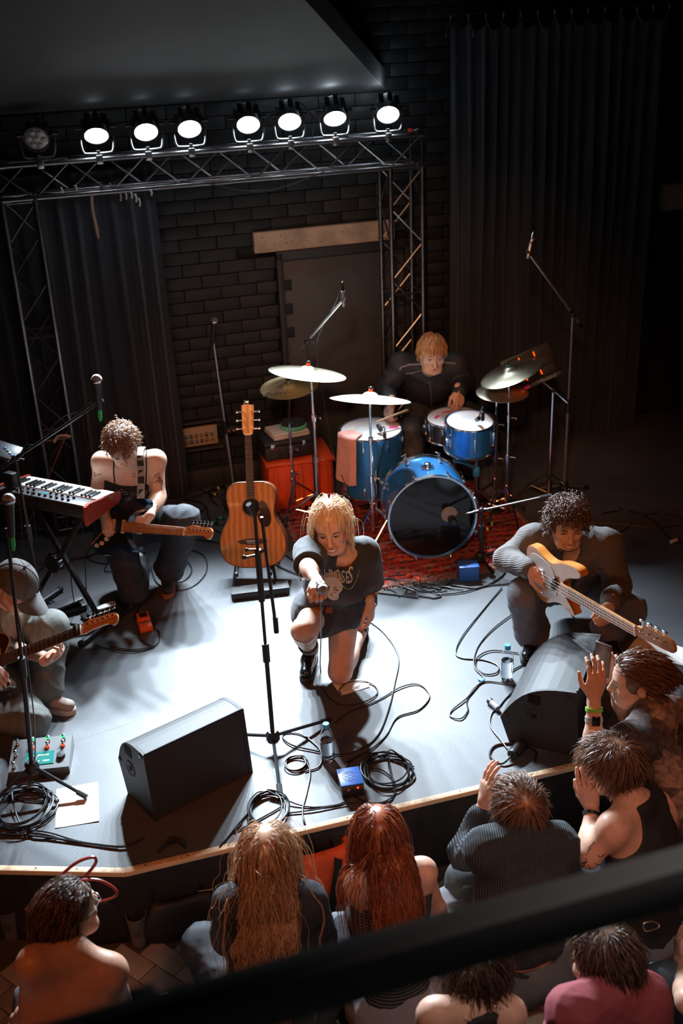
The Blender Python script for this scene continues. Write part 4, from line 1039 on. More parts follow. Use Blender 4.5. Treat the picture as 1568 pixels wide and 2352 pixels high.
for y in (0.045, 0.125): 
    pk = MB().box((0, y, 0.005), (0.075, 0.024, 0.012), None, 0.005).build('pickup', mat('cream_pickup', (0.6, 0.5, 0.36), 0.45), gt)
    for k in range(6): MB().cyl((-0.026 + 0.0105 * k, y, 0.010), (-0.026 + 0.0105 * k, y, 0.0122), 0.0025, 8).build('pole_piece', M_CHROME, pk)
for (x, y) in ((0.075, 0.0), (0.1, -0.035), (0.115, -0.075)): MB().lathe([(0.013, 0.002), (0.011, 0.014), (0, 0.015)], 14, Matrix.Translation((x, y, 0))).build('knob', mat('cream_pickup'), gt)
MB().tube([(0.02, -0.01, 0.012), (0.04, -0.015, 0.03), (0.11, -0.10, 0.02)], 0.0025, 6).build('tremolo_arm', M_MAPLE, gt)
# --- bass
BB = D(1250, 1326, 4.58); BH = reach(BB, 1462, 1447, 0.72, -1)
M_SUN = mat('amber_gloss', (0.42, 0.14, 0.02), 0.25, color2=(0.52, 0.2, 0.04), vscale=4, coat=0.7)
BSM = frame(BB, y=(BH - BB), z=Vector((-0.1, -0.9, 0.05)))
bs = guitar('bass_guitar', 'amber bass guitar with a pale pickguard held by the squatting player', BSM, [(x * 0.9, y * 0.9) for x, y in bass_body()], 0.042, 0.72, 0.22, M_SUN, M_SUN, M_MAPLE, M_MAPLE, 4, False, 20,
   [(0.02, -0.125), (0.10, -0.10), (0.115, -0.02), (0.09, 0.06), (0.05, 0.10), (-0.05, 0.10), (-0.09, 0.06), (-0.11, -0.02), (-0.10, -0.09), (-0.05, -0.12)], mat('pale_guard', (0.55, 0.52, 0.5), 0.3), width=0.056)
for y in (0.08, 0.105): MB().box((0.016 if y < 0.1 else -0.016, y, 0.007), (0.045, 0.024, 0.016), None, 0.004).build('pickup', M_BLACK, bs)
for (x, y) in ((0.085, -0.03), (0.09, -0.07)): MB().lathe([(0.012, 0.002), (0.011, 0.016), (0, 0.017)], 14, Matrix.Translation((x, y, 0))).build('knob', M_CHROME, bs)
# --- guitar of the capped player at the left edge
CB = D(-70, 1548, 4.25); CH = reach(CB, 266, 1418, 0.80, -1)
CM = frame(CB, y=(CH - CB), z=Vector((0.2, -0.6, 0.78)))
cg = guitar('electric_guitar', 'dark guitar with pale edge binding played by the capped man at the left', CM, single_cut(), 0.045, 0.62, 0.2, mat('dark_wood', (0.03, 0.016, 0.01), 0.3, coat=0.5), mat('dark_wood2', (0.045, 0.022, 0.012), 0.3, coat=0.5), M_MAPLE, M_ROSE, 6, False, 20, width=0.052)
MB().tube([(x, y, -0.002) for x, y in single_cut()], 0.003, 5, closed=True).build('binding', mat('pale_binding', (0.5, 0.32, 0.18), 0.4), cg)
MB().box((0, 0.60, 0.018), (0.06, 0.02, 0.016), None, 0.005).build('capo', M_RUBBER, cg)
for y in (0.05, 0.13): MB().box((0, y, 0.006), (0.08, 0.035, 0.012), None, 0.004).build('pickup', M_BLACK, cg)

# ================================================================== KEYBOARD AND STAND
kl, kr = G(28, 1110, 0.76), G(232, 1150, 0.76)
kx = (kr - kl); KL = 0.66
KBM = frame(kl.lerp(kr, 0.5) + Vector((0, 0, 0.0)), x=kx, z=Vector((0.05, 0.10, 1)))     # x towards the right cheek, y away from the camera (player side)
t = thing('keyboard', 'black synthesizer with red end cheeks on the folding stand at the left', 'keyboard', KBM)
W = 0.27
MB().box((0, 0.0, -0.035), (KL - 0.04, W, 0.065), None, 0.006).build('body', mat('synth_body', (0.02, 0.02, 0.022), 0.4), t)
M_REDW = wave_mat('red_cheek_wood', (0.25, 0.03, 0.015), (0.36, 0.05, 0.025), 30, 0.35, 0.0, 'Y', 2.0, coat=0.4)
for sg in (-1, 1):
    pr = [(-W / 2 - 0.005, -0.10), (-W / 2 - 0.01, 0.005), (-W / 2 + 0.02, 0.018), (W / 2 + 0.01, 0.012), (W / 2 + 0.012, -0.03), (W / 2 - 0.02, -0.05)]
    Mx = Matrix(((0, 0, 1, sg * (KL / 2 - 0.01) - 0.01), (1, 0, 0, 0), (0, 1, 0, 0), (0, 0, 0, 1)))
    MB().prism(pr, 0, 0.02, Mx).build('end_cheek', M_REDW, t)
panel = MB().box((0, -W / 2 + 0.055, 0.001), (KL - 0.045, 0.10, 0.012), None, 0.003).build('control_panel', mat('panel_grey', (0.05, 0.05, 0.055), 0.4), t)
nwk = 22; kw = (KL - 0.05) / nwk
M_KEYW = mat('ivory_key', (0.78, 0.77, 0.74), 0.3)
for i in range(nwk):
    x = -(KL - 0.05) / 2 + kw * (i + 0.5)
    MB().box((x, 0.055, 0.003), (kw - 0.0012, 0.145, 0.016), None, 0.0015).build('white_key', M_KEYW, t)
    if i % 7 not in (2, 6) and i < nwk - 1: MB().box((x + kw / 2, 0.028, 0.016), (kw * 0.55, 0.09, 0.012), None, 0.002).build('black_key', mat('ebony_key', (0.008, 0.008, 0.009), 0.25), t)
for i in range(11):
    for j in range(2):
        x = -0.22 + i * 0.04
        if j and i in (4, 5): continue
        kn = MB().lathe([(0.008, 0.007), (0.0075, 0.018), (0.006, 0.021), (0, 0.021)], 12, Matrix.Translation((x, -W / 2 + 0.03 + 0.045 * j, 0))).build('knob', M_BLACK, t)
        MB().box((x, -W / 2 + 0.034 + 0.045 * j, 0.0212), (0.0015, 0.007, 0.001)).build('pointer', M_WHITE, kn)
MB().box((-0.02, -W / 2 + 0.075, 0.0078), (0.07, 0.022, 0.001)).build('display', mat('lcd', (0.03, 0.1, 0.12), 0.2, emit=(0.1, 0.35, 0.4), estr=0.3), t)
text('REVELATION', 0.035, Matrix.Translation((0, -W / 2 - 0.0007, -0.04)) @ Matrix.Rotation(PI / 2, 4, 'X'), mat('grey_print'), t) if False else None
for i in range(5): MB().cyl((-0.12 + 0.05 * i, -W / 2 - 0.006, -0.045), (-0.12 + 0.05 * i, -W / 2 + 0.01, -0.045), 0.006, 10).build('jack_socket', M_CHROME, t)
MB().box((-0.24, -0.08, 0.055), (0.07, 0.05, 0.085), None, 0.006).build('clip_light', M_BLACK, t)
# X stand
fa, fb = G(125, 1425), G(228, 1432)
c0 = KBM @ Vector((0.02, 0, -0.07))
t = thing('keyboard_stand', 'black folding X stand carrying the synthesizer', 'keyboard stand', Vector((c0.x, c0.y, 0)))
inv = Matrix.Translation(-Vector((c0.x, c0.y, 0)))
ux = Vector((kx.x, kx.y, 0)).normalized(); uy = Vector((-ux.y, ux.x, 0))
def XP(a, b, z): return Vector((c0.x, c0.y, 0)) + ux * a + uy * b + Vector((0, 0, z))
zt_ = c0.z - 0.015
for nm, s1 in (('crossed_leg', 1), ('crossed_leg', -1)):
    for off in (-0.015 * s1,):
        lo, hi = XP(-0.26 * s1, -0.10 + off, 0.03), XP(0.20 * s1, -0.02 + off, zt_)
        d = hi - lo; Mx = inv @ frame(lo, y=d, z=uy)
        MB().box((0, d.length / 2, 0), (0.03, d.length, 0.022), Mx, 0.004).build(nm, M_STEEL, t)
        MB().cyl(XP(-0.26 * s1, -0.28, 0.018), XP(-0.26 * s1, 0.16, 0.018), 0.016, 8, M=inv).build('foot_tube', M_STEEL, t)
        for b in (-0.28, 0.16): MB().ball(tuple(inv @ XP(-0.26 * s1, b, 0.02)), 0.02, 8, 6).build('end_cap', M_RUBBER, t)
        MB().cyl(XP(0.20 * s1, -0.13, zt_ + 0.004), XP(0.20 * s1, 0.13, zt_ + 0.004), 0.013, 8, M=inv).build('top_tube', M_STEEL, t)
cj = XP(-0.03, -0.085, 0.36)
MB().lathe([(0, -0.02), (0.05, -0.02), (0.055, 0), (0.05, 0.02), (0, 0.02)], 20, inv @ frame(cj, x=ux, z=uy)).build('ratchet', M_STEEL, t)
for k in range(12):
    a = k * PI / 6; MB().box((0.053 * math.cos(a), 0.053 * math.sin(a), 0), (0.01, 0.01, 0.03), inv @ frame(cj, x=ux, z=uy)).build('ratchet_tooth', M_CHROME, t)
# tablet/device resting at the left edge behind the microphone
dv = D(10, 1035, 5.7)
t = thing('small_mixer', 'small mixer with coloured buttons on a holder at the left edge', 'mixer', frame(dv, x=(0.9, -0.3, 0.1), z=(0.2, -0.35, 0.9)))
MB().box((0, 0, 0), (0.18, 0.12, 0.02), None, 0.006).build('body', mat('panel_grey'), t)
for i, c in enumerate([(0.03, 0.1, 0.4), (0.05, 0.3, 0.1), (0.5, 0.5, 0.5), (0.03, 0.2, 0.45)]): MB().box((0.0 + 0.02 * i, 0.01 - 0.012 * i, 0.012), (0.016, 0.014, 0.006), None, 0.002).build('button', mat('mixer_btn%d' % i, c, 0.4), t)
MB().cyl((0, 0, -0.01), (0, -0.01, -0.12), 0.012, 8).build('holder', M_STEEL, t)

# ================================================================== MICROPHONES AND STANDS
M_MESHB = mat('mic_mesh', (0.42, 0.42, 0.44), 0.35, 0.9, bump=0.8, bscale=400)
M_MICB = mat('mic_body', (0.03, 0.03, 0.033), 0.4, 0.4)
def vocal_mic(label, tip, d, band=None):
    """tip: centre of the ball grille; d: direction the microphone points"""
    M = frame(Vector(tip), x=Vector(d).orthogonal(), z=d)
    t = thing('microphone', label, 'microphone', M, 'microphones')
    MB().ball((0, 0, 0), (0.0255, 0.0255, 0.027), 18, 12).build('grille', M_MESHB, t)
    MB().lathe([(0.0262, -0.006), (0.027, -0.003), (0.027, 0.003), (0.0262, 0.006)], 20).build('ring', M_CHROME, t)
    MB().lathe([(0.023, -0.012), (0.02, -0.03), (0.0185, -0.05), (0.0135, -0.15), (0.012, -0.168), (0, -0.168)], 18).build('handle', M_MICB, t)
    MB().lathe([(0.0105, -0.165), (0.0105, -0.215), (0.006, -0.235), (0, -0.235)], 12).build('plug', M_GREEN if band == 'green' else M_BLACK, t)
    return t
def pencil_mic(label, tip, d, L=0.12):
    M = frame(Vector(tip), x=Vector(d).orthogonal(), z=d)
    t = thing('microphone', label, 'microphone', M, 'microphones')
    MB().lathe([(0, 0.0), (0.009, 0.0), (0.0105, -0.004), (0.0105, -L * 0.3), (0.009, -L * 0.32), (0.0105, -L * 0.34), (0.0105, -L), (0.007, -L - 0.004), (0, -L - 0.004)], 14).build('body', mat('silver_mic', (0.5, 0.47, 0.42), 0.35, 0.9), t)
    MB().lathe([(0.008, -L), (0.008, -L - 0.05), (0.004, -L - 0.06), (0, -L - 0.06)], 12).build('plug', M_CHROME, t)
    return t
def mic_stand(label, foot, height, boom=None, tail=0.3, spread=0.3, ang=0.2, hub=0.1, m=M_STEEL, clutch=0.55, boom_m=None, tilt=(0, 0)):
    foot = Vector(foot); t = thing('microphone_stand', label, 'microphone stand', foot, 'microphone stands'); inv = Matrix.Translation(-foot)
    ax = Vector((tilt[0], tilt[1], 1))
    h0 = foot + Vector((0, 0, hub))
    for k in range(3):
        a = ang + k * 2 * PI / 3; f = foot + Vector((spread * math.cos(a), spread * math.sin(a), 0.014))
        u = Vector((math.cos(a), math.sin(a), 0))
        MB().tube([h0 + u * 0.02, f], 0.008, 8, inv).build('leg', m, t)
        MB().cyl(f - (f - h0).normalized() * 0.05, f, 0.0125, 8, M=inv).build('rubber_foot', M_RUBBER, t)
    MB().lathe([(0, -0.03), (0.022, -0.03), (0.032, -0.018), (0.032, 0.018), (0.022, 0.032), (0, 0.032)], 8, Matrix.Translation((0, 0, hub))).build('hub', M_BLACK, t)
    MB().cyl((0, 0, hub), ax * height * clutch, 0.0105, 10).build('lower_tube', m, t)
    MB().cyl(ax * (height * clutch - 0.05), ax * (height * clutch + 0.045), 0.0165, 10).build('clutch', M_BLACK, t)
    top = ax * height
    MB().cyl(ax * height * clutch, top, 0.0075, 10).build('upper_tube', m, t)
    if boom is not None:
        b = Vector(boom) - foot; d = (b - top).normalized()
        MB().cyl(top - d * tail, b, 0.0075, 8).build('boom', boom_m or m, t)
        MB().cyl(top - d * tail, top - d * (tail - 0.07), 0.011, 10).build('counterweight', M_BLACK, t)
        MB().cyl(top - d * 0.03, top + d * 0.05, 0.0115, 8).build('boom_sleeve', M_BLACK, t)
        MB().ball(tuple(top), 0.02, 10, 8).cyl(top, top + Vector((0.045, 0, -0.01)), 0.005, 6).build('swivel', M_BLACK, t)
        MB().cyl(b - d * 0.01, b + d * 0.03, 0.0085, 8).build('clip', M_BLACK, t)
    return t
# centre stand without a microphone, its boom folded down along the pole
sf = G(629, 1722); sh = D(590, 1178, sf.y)
st = mic_stand('black microphone stand without a microphone in front of the singer', sf, sh.z, None, 0.3, 0.33, -1.45, 0.075, clutch=0.44)
hh = sh.z
MB().cyl((0.028, 0.0, hh - 0.02), (0.05, 0.03, hh - 0.58), 0.0075, 8).build('folded_boom', M_STEEL, st); MB().cyl((0.05, 0.03, hh - 0.52), (0.0505, 0.031, hh - 0.60), 0.0115, 8).build('counterweight', M_RUBBER, st)
MB().cyl((0, 0, hh - 0.42), (0.0, 0.0, hh - 0.17), 0.014, 10).build('sleeve', M_BLACK, st)
MB().tube([(-0.055, -0.01, hh - 0.2), (0, 0, hh - 0.195), (0.03, 0.0, hh - 0.17)], 0.006, 6).ball((-0.058, -0.01, hh - 0.2), 0.011, 8, 6).build('wing_screw', M_STEEL, st)
MB().tube([(-0.04, -0.01, hh - 0.165), (0, 0, hh - 0.17)], 0.005, 6).ball((-0.045, -0.01, hh - 0.165), 0.009, 8, 6).build('wing_screw', M_STEEL, st)
MB().cyl((0, 0, hh - 0.01), (-0.02, -0.02, hh + 0.05), 0.013, 8).build('clip', M_BLACK, st)
# overhead mic over the cymbals
oh = D(787, 690, 6.3); f = G(727, 1172, 0.008); tp = D(718, 786, f.y)
mic_stand('tall boom stand reaching over the ride cymbal', (f.x, f.y, 0.008), tp.z, oh, 0.38, 0.25, 0.35, 0.08, clutch=0.5, boom_m=mat('satin_steel', (0.6, 0.62, 0.64), 0.35, 0.9))
pencil_mic('silver condenser microphone pointing down from the boom over the ride cymbal', D(789, 704, 6.3), (0.02, 0.0, -1), 0.09)
# overhead at the right
ohr = D(1215, 583, 6.45); f = Vector((G(1300, 1140).x - 0.02, 6.74, 0.0)); tp = D(1313, 722, f.y)
mic_stand('tall thin boom stand in front of the curtain at the right', f, tp.z, ohr, 0.16, 0.22, 0.5, 0.08, clutch=0.52, m=mat('grey_steel', (0.2, 0.2, 0.21), 0.4, 0.6), boom_m=mat('satin_steel'))
pencil_mic('small condenser microphone on the tall boom before the curtain', D(1211, 595, 6.44), (-0.25, -0.25, -0.95), 0.10)
# left rear straight stand with a large microphone
f = Vector((G(541, 1122).x, 7.02, 0.0)); tp = D(489, 778, f.y)
mic_stand('straight microphone stand between the drape and the orange crate', f, tp.z, None, 0.3, 0.16, 0.1, 0.05, m=mat('satin_steel'), clutch=0.45, tilt=((tp.x - f.x) / tp.z, 0))
vocal_mic('microphone on the straight stand in front of the brick wall', D(492, 738, f.y - 0.03), (0.2, -0.1, 1))
# vocal mic at the keyboard
f = Vector((-1.66, 5.18, 0.0)); tp = D(52, 1052, f.y)
vm = D(222, 872, 4.93); vd = Vector((0.10, -0.25, 1.0)).normalized()
mic_stand('black boom stand rising behind the capped player', f, tp.z, vm - vd * 0.13, 0.12, 0.24, 0.3, 0.09, clutch=0.6)
vocal_mic('vocal microphone with a green plug on the boom over the keyboard', vm, vd, 'green')
# near-left stand and mic
f = G(84, 1812); tp = D(14, 1215, f.y - 0.02)
mic_stand('dark microphone stand at the left edge in front of the capped player', f, tp.z, None, 0.3, 0.26, -0.35, 0.12, clutch=0.5, tilt=((tp.x - f.x) / tp.z, -0.01))
vocal_mic('vocal microphone at the left edge in front of the capped player', D(20, 1148, f.y - 0.02), (0.12, -0.1, 1), 'green')
# kick drum microphone on a low boom
f = G(1097, 1300, 0.007) + Vector((0.02, 0.02, 0)); km = KM @ Vector((ph.x, ph.y, 0.09))
mic_stand('low boom stand in front of the bass drum', f, 0.36, km + Vector((0.05, -0.0, 0.03)), 0.42, 0.15, 0.9, 0.05, clutch=0.6)
t = thing('microphone', 'squat black microphone aimed at the hole of the bass drum', 'microphone', frame(km, x=(0, 0, 1), z=-kax), 'microphones')
MB().lathe([(0, 0.03), (0.02, 0.03), (0.026, 0.02), (0.026, -0.03), (0.018, -0.045), (0, -0.045)], 18).build('body', M_MICB, t); MB().lathe([(0.0265, 0.0), (0.028, 0.004), (0.0265, 0.008)], 18).build('ring', M_CHROME, t)
# clip mics on tom and floor tom
def clip_mic(label, base, tip):
    base, tip = Vector(base), Vector(tip); t = thing('microphone', label, 'microphone', base, 'microphones'); inv = Matrix.Translation(-base)
    MB().box((0, 0, 0.0), (0.022, 0.03, 0.06), None, 0.005).build('clip', M_BLACK, t)
    MB().tube(smooth_path([base + Vector((0, 0, .02)), base + Vector((0, 0, 0.06)), tip + (base - tip) * 0.4 + Vector((0, 0, 0.03)), tip], 4), 0.004, 6, inv).build('gooseneck', M_BLACK, t)
    d = (tip - base).normalized(); MB().cyl(tip - d * 0.02, tip + d * 0.03, 0.014, 10, M=inv).build('capsule', M_MICB, t)
clip_mic('small clip-on microphone at the rim of the floor tom', D(883, 1003, 6.42), D(872, 984, 6.48))
clip_mic('small clip-on microphone at the rim of the rack tom', D(1108, 955, 6.22), D(1098, 962, 6.30))
# ================================================================== PEDALS, BOXES, BOTTLES, PAPER
def floor_box(name, label, cat, px, py, ang, size, m, z=0.0, bevel=0.005):
    p = G(px, py, z); t = thing(name, label, cat, rotz(ang, (p.x, p.y, z)))
    MB().box((0, 0, size[2] / 2), size, None, bevel).build('body', m, t)
    return t
# orange effect pedal
p = G(333, 1440); t = thing('effect_pedal', 'orange compact effect pedal with black knobs on the floor', 'pedal', rotz(0.32, (p.x, p.y, 0)))
M_OP = mat('orange_pedal', (0.8, 0.11, 0.015), 0.4)
MB().box((0, 0, 0.02), (0.072, 0.128, 0.04), None, 0.005).build('body', M_OP, t); MB().box((0.0, 0.028, 0.05), (0.068, 0.068, 0.02), Matrix.Rotation(0.1, 4, 'X'), 0.004).build('treadle', M_OP, t)
MB().box((0, 0.034, 0.0585), (0.046, 0.042, 0.004), Matrix.Rotation(0.1, 4, 'X'), 0.002).build('rubber_pad', M_RUBBER, t)
for x in (-0.022, 0, 0.022): MB().lathe([(0.008, 0.04), (0.0075, 0.053), (0, 0.054)], 12, Matrix.Translation((x, -0.035, 0))).build('knob', M_CHROME, t)
# sustain pedal and volume pedal near the keyboard stand
p = G(228, 1412); t = thing('sustain_pedal', 'black sustain pedal with a white metal lever', 'pedal', rotz(0.62, (p.x, p.y, 0)))
MB().box((0, 0, 0.014), (0.20, 0.075, 0.027), None, 0.006).build('base', M_BLACK, t); MB().prism(smooth_poly([(0.0, -0.014), (0.07, -0.024), (0.1, -0.018), (0.104, 0.018), (0.07, 0.024), (0.0, 0.014)], 3), 0.036, 0.044).build('lever', M_WHITE, t)
p = G(150, 1408); t = thing('expression_pedal', 'black rocker pedal behind the keyboard stand leg', 'pedal', rotz(0.5, (p.x, p.y, 0)))
MB().box((0, 0, 0.02), (0.24, 0.09, 0.04), None, 0.006).build('base', M_BLACK, t); MB().box((0.0, 0, 0.062), (0.23, 0.08, 0.016), Matrix.Rotation(-0.14, 4, 'Y'), 0.005).build('treadle', mat('dark_grey_plastic'), t)
# multi effects floor unit
p = G(98, 1752); FXM = rotz(0.10, (p.x, p.y, 0)); t = thing('effects_unit', 'silver floor effects unit with a teal screen at the left', 'effects unit', FXM)
pr = [(-0.095, 0), (-0.10, 0.04), (0.09, 0.075), (0.10, 0.07), (0.10, 0)]
Mx = Matrix(((0, 0, 1, -0.135), (1, 0, 0, 0), (0, 1, 0, 0), (0, 0, 0, 1)))
MB().prism(pr, 0, 0.27, Mx).build('body', mat('fx_silver', (0.15, 0.155, 0.16), 0.4, 0.4), t)
sl = math.atan2(0.035, 0.19); TM = Matrix.Translation((0, -0.005, 0.0585)) @ Matrix.Rotation(sl, 4, 'X')
MB().box((0.0, -0.03, 0.001), (0.13, 0.075, 0.003), TM).build('screen', mat('teal_screen', (0.02, 0.1, 0.1), 0.15, emit=(0.05, 0.45, 0.42), estr=0.55), t)
for (x, y, w) in ((-0.04, -0.05, 0.02), (-0.01, -0.05, 0.02), (0.03, -0.05, 0.03), (0.0, -0.015, 0.08)): MB().box((x, y, 0.003), (w, 0.008, 0.001), TM).build('screen_icon', mat('screen_icon', (0.3, 0.5, 0.3), 0.3, emit=(0.5, 0.7, 0.5), estr=0.5), t)
MB().lathe([(0.02, 0.0), (0.018, 0.014), (0, 0.015)], 18, TM @ Matrix.Translation((0.095, -0.03, 0))).build('dial', M_BLACK, t)
for i, (x, y) in enumerate([(-0.11, 0.07), (-0.04, 0.07), (0.03, 0.07), (0.10, 0.07), (-0.11, 0.0), (-0.04, 0.035), (0.03, 0.035), (0.10, 0.035), (-0.11, -0.07)]):
    s_ = MB().lathe([(0.0085, 0), (0.0085, 0.006), (0.006, 0.008), (0.006, 0.022), (0.0075, 0.026), (0.0075, 0.032), (0, 0.034)], 12, TM @ Matrix.Translation((x, y, 0))).build('foot_switch', M_CHROME, t)
    if i in (1, 2, 3): MB().lathe([(0.0095, 0.024), (0.0095, 0.03)], 12, TM @ Matrix.Translation((x, y, 0))).build('light_ring', mat('green_led', (0.02, 0.4, 0.1), 0.4, emit=(0.0, 1, 0.2), estr=1.5), s_)
    elif i in (6, 7, 5): MB().lathe([(0.0095, 0.002), (0.0095, 0.008)], 12, TM @ Matrix.Translation((x, y, 0))).build('light_ring', mat('red_led2', (0.4, 0.02, 0.02), 0.4, emit=(1, 0.1, 0.02), estr=1.2), s_)
# blue direct box at the front
p = G(805, 1812); t = thing('direct_box', 'blue metal box with a round emblem on the stage front', 'direct box', rotz(0.17, (p.x, p.y, 0)))
MB().box((0, 0, 0.032), (0.094, 0.115, 0.064), None, 0.003).build('body', mat('black_enamel', (0.012, 0.012, 0.012), 0.4), t)
bl_ = mat('blue_enamel', (0.03, 0.13, 0.5), 0.4)
MB().box((0, 0.002, 0.066), (0.1, 0.118, 0.006), None, 0.002).build('lid', bl_, t); MB().box((0, -0.0565, 0.05), (0.098, 0.004, 0.022), None, 0.001).build('front_plate', mat('brown_plate', (0.09, 0.04, 0.025), 0.4, 0.4), t)
lg = mat('emblem_blue', (0.015, 0.07, 0.3), 0.5)
for r0, r1 in ((0.031, 0.034), (0.022, 0.025), (0.008, 0.011)): MB().lathe([(r0, 0.0691), (r0, 0.0702), (r1, 0.0702), (r1, 0.0691)], 30, close=True).build('emblem_ring', lg, t)
for k in range(6):
    a = k * PI / 3; MB().box((0.0165, 0, 0.0696), (0.012, 0.004, 0.0012), Matrix.Rotation(a, 4, 'Z')).build('emblem_spoke', lg, t)
MB().ball((0.022, -0.0595, 0.05), (0.005, 0.003, 0.005), 8, 6).build('lamp', M_REDLED, t); MB().cyl((-0.02, -0.058, 0.05), (-0.02, -0.066, 0.05), 0.008, 10).build('jack_socket', M_CHROME, t); MB().box((0.003, -0.059, 0.05), (0.01, 0.002, 0.006)).build('switch', M_BLACK, t)
# blue box at the rug edge
p = G(1075, 1327); t = thing('direct_box', 'plain blue box standing at the edge of the rug', 'direct box', rotz(0.03, (p.x, p.y, 0.0)))
MB().box((0, 0, 0.045), (0.115, 0.09, 0.09), None, 0.003).build('body', bl_, t); MB().box((0, 0.0, 0.092), (0.118, 0.094, 0.006), None, 0.002).build('lid', bl_, t)
# small black DI box behind the guitar stand, left
for (px, py, lab) in ((532, 1172, 'black junction box behind the acoustic guitar'), (528, 992, 'black wall box hanging right of the socket panel')):
    q = G(px, py) if py > 1100 else D(px, py, 7.2)
    t = thing('junction_box', lab, 'box', rotz(0.3, (q.x, q.y, 0 if py > 1100 else q.z)))
    MB().box((0, 0, 0.025), (0.09, 0.07, 0.05), None, 0.005).build('body', mat('black_case'), t); MB().cyl((-0.02, -0.036, 0.025), (-0.02, -0.045, 0.025), 0.01, 10).cyl((0.02, -0.036, 0.025), (0.02, -0.045, 0.025), 0.01, 10).build('socket', M_CHROME, t)
# bottles
M_PET = mat('clear_plastic', (0.95, 0.97, 1.0), 0.03, trans=1.0, ior=1.2)
M_WATER = mat('water', (0.95, 0.98, 1.0), 0.0, trans=1.0, ior=1.33)
def bottle(label, px, py, rot):
    p = G(px, py); t = thing('water_bottle', label, 'bottle', rotz(rot, (p.x, p.y, 0)), 'water bottles on the stage')
    pr = [(0.0, 0.004), (0.018, 0.002), (0.029, 0.004), (0.032, 0.012), (0.032, 0.03), (0.0305, 0.034), (0.032, 0.038), (0.0305, 0.058), (0.0325, 0.066), (0.0325, 0.105), (0.030, 0.111), (0.0325, 0.118), (0.032, 0.135), (0.026, 0.16), (0.017, 0.18), (0.0135, 0.188), (0.0135, 0.2)]
    inn = [(max(0, r - 0.0012), z + 0.001) for r, z in pr]
    MB().lathe(pr + list(reversed(inn)), 28).build('body', M_PET, t, 60)
    wp = [(0.0, 0.0055)] + [(max(0.0, r - 0.0016), z + 0.0015) for r, z in pr[1:12]] + [(0.0, pr[11][1] + 0.0015)]
    MB().lathe(wp, 28).build('water', M_WATER, t, 60)
    MB().lathe([(0.0155, 0.19), (0.0155, 0.206), (0.014, 0.208), (0, 0.208)], 24).build('cap', mat('blue_cap', (0.04, 0.35, 0.72), 0.4), t)
    MB().lathe([(0.0138, 0.184), (0.0155, 0.1845), (0.0155, 0.1885), (0.0138, 0.189)], 24).build('cap_ring', mat('blue_cap'), t)
bottle('clear water bottle with a blue cap at the foot of the centre stand', 753, 1748, 0.2)
bottle('clear water bottle with a blue cap beside the right floor monitor', 1163, 1562, 0.7)
# papers (set lists)
def paper(label, quad, lines=0):
    pts = [G(x, y, 0.0022) for x, y in quad]; c = sum(pts, Vector()) / 4
    t = thing('set_list', label, 'paper', Vector((c.x, c.y, 0)), 'paper set lists on the stage')
    rows = []
    for i in range(9):
        row = []
        for j in range(9):
            u, v = i / 8, j / 8
            p = pts[0].lerp(pts[1], u).lerp(pts[3].lerp(pts[2], u), v) - Vector((c.x, c.y, 0))
            p.z = 0.0022 + 0.0015 * (math.sin(u * 5 + v * 3) + 1) * (0.3 + (u - .5) ** 2 * 2); row.append(p)
        rows.append(row)
    MB().grid(rows).build('sheet', M_PAPER, t, 180)
    for k in range(lines):
        v = (k + 1.2) / (lines + 2); a = pts[0].lerp(pts[3], v); b = pts[1].lerp(pts[2], v)
        a, b = a.lerp(b, 0.14), a.lerp(b, 0.5 + 0.3 * ((k * 37) % 10) / 10); w = (pts[3] - pts[0]).normalized() * 0.0022
        cc = Vector((c.x, c.y, 0)); z = Vector((0, 0, 0.0022))
        MB().add([a - cc - w + z, b - cc - w + z, b - cc + w + z, a - cc + w + z], [(0, 1, 2, 3)]).build('handwriting', mat('ink_line', (0.35, 0.33, 0.32), 0.8), t, 0)
paper('blank white sheet of paper beside the left floor monitor', ((130, 1813), (225, 1795), (228, 1886), (127, 1902)))
paper('brownish sheet of paper in front of the kneeling singer', ((762, 1570), (842, 1556), (848, 1578), (783, 1598)), 6)
paper('white sheet of paper under the head of the bass guitar', ((1470, 1455), (1568, 1487), (1568, 1530), (1440, 1492)))
# effect box with red light by the bass head
p = G(1510, 1545); t = thing('effect_pedal', 'black bass pedal with a red light near the phone-holding man', 'pedal', rotz(-0.5, (p.x, p.y, 0)))
MB().box((0, 0, 0.03), (0.12, 0.1, 0.06), None, 0.006).build('body', M_BLACK, t); MB().ball((-0.02, 0.0, 0.061), 0.007, 8, 6).build('lamp', M_REDLED, t)
for x in (0.015, 0.045): MB().lathe([(0.008, 0.06), (0.007, 0.075), (0, 0.076)], 10, Matrix.Translation((x, 0.02, 0))).build('knob', M_CHROME, t)
MB().cyl((0.06, -0.02, 0.03), (0.1, -0.03, 0.03), 0.009, 8).build('plug', M_CHROME, t)
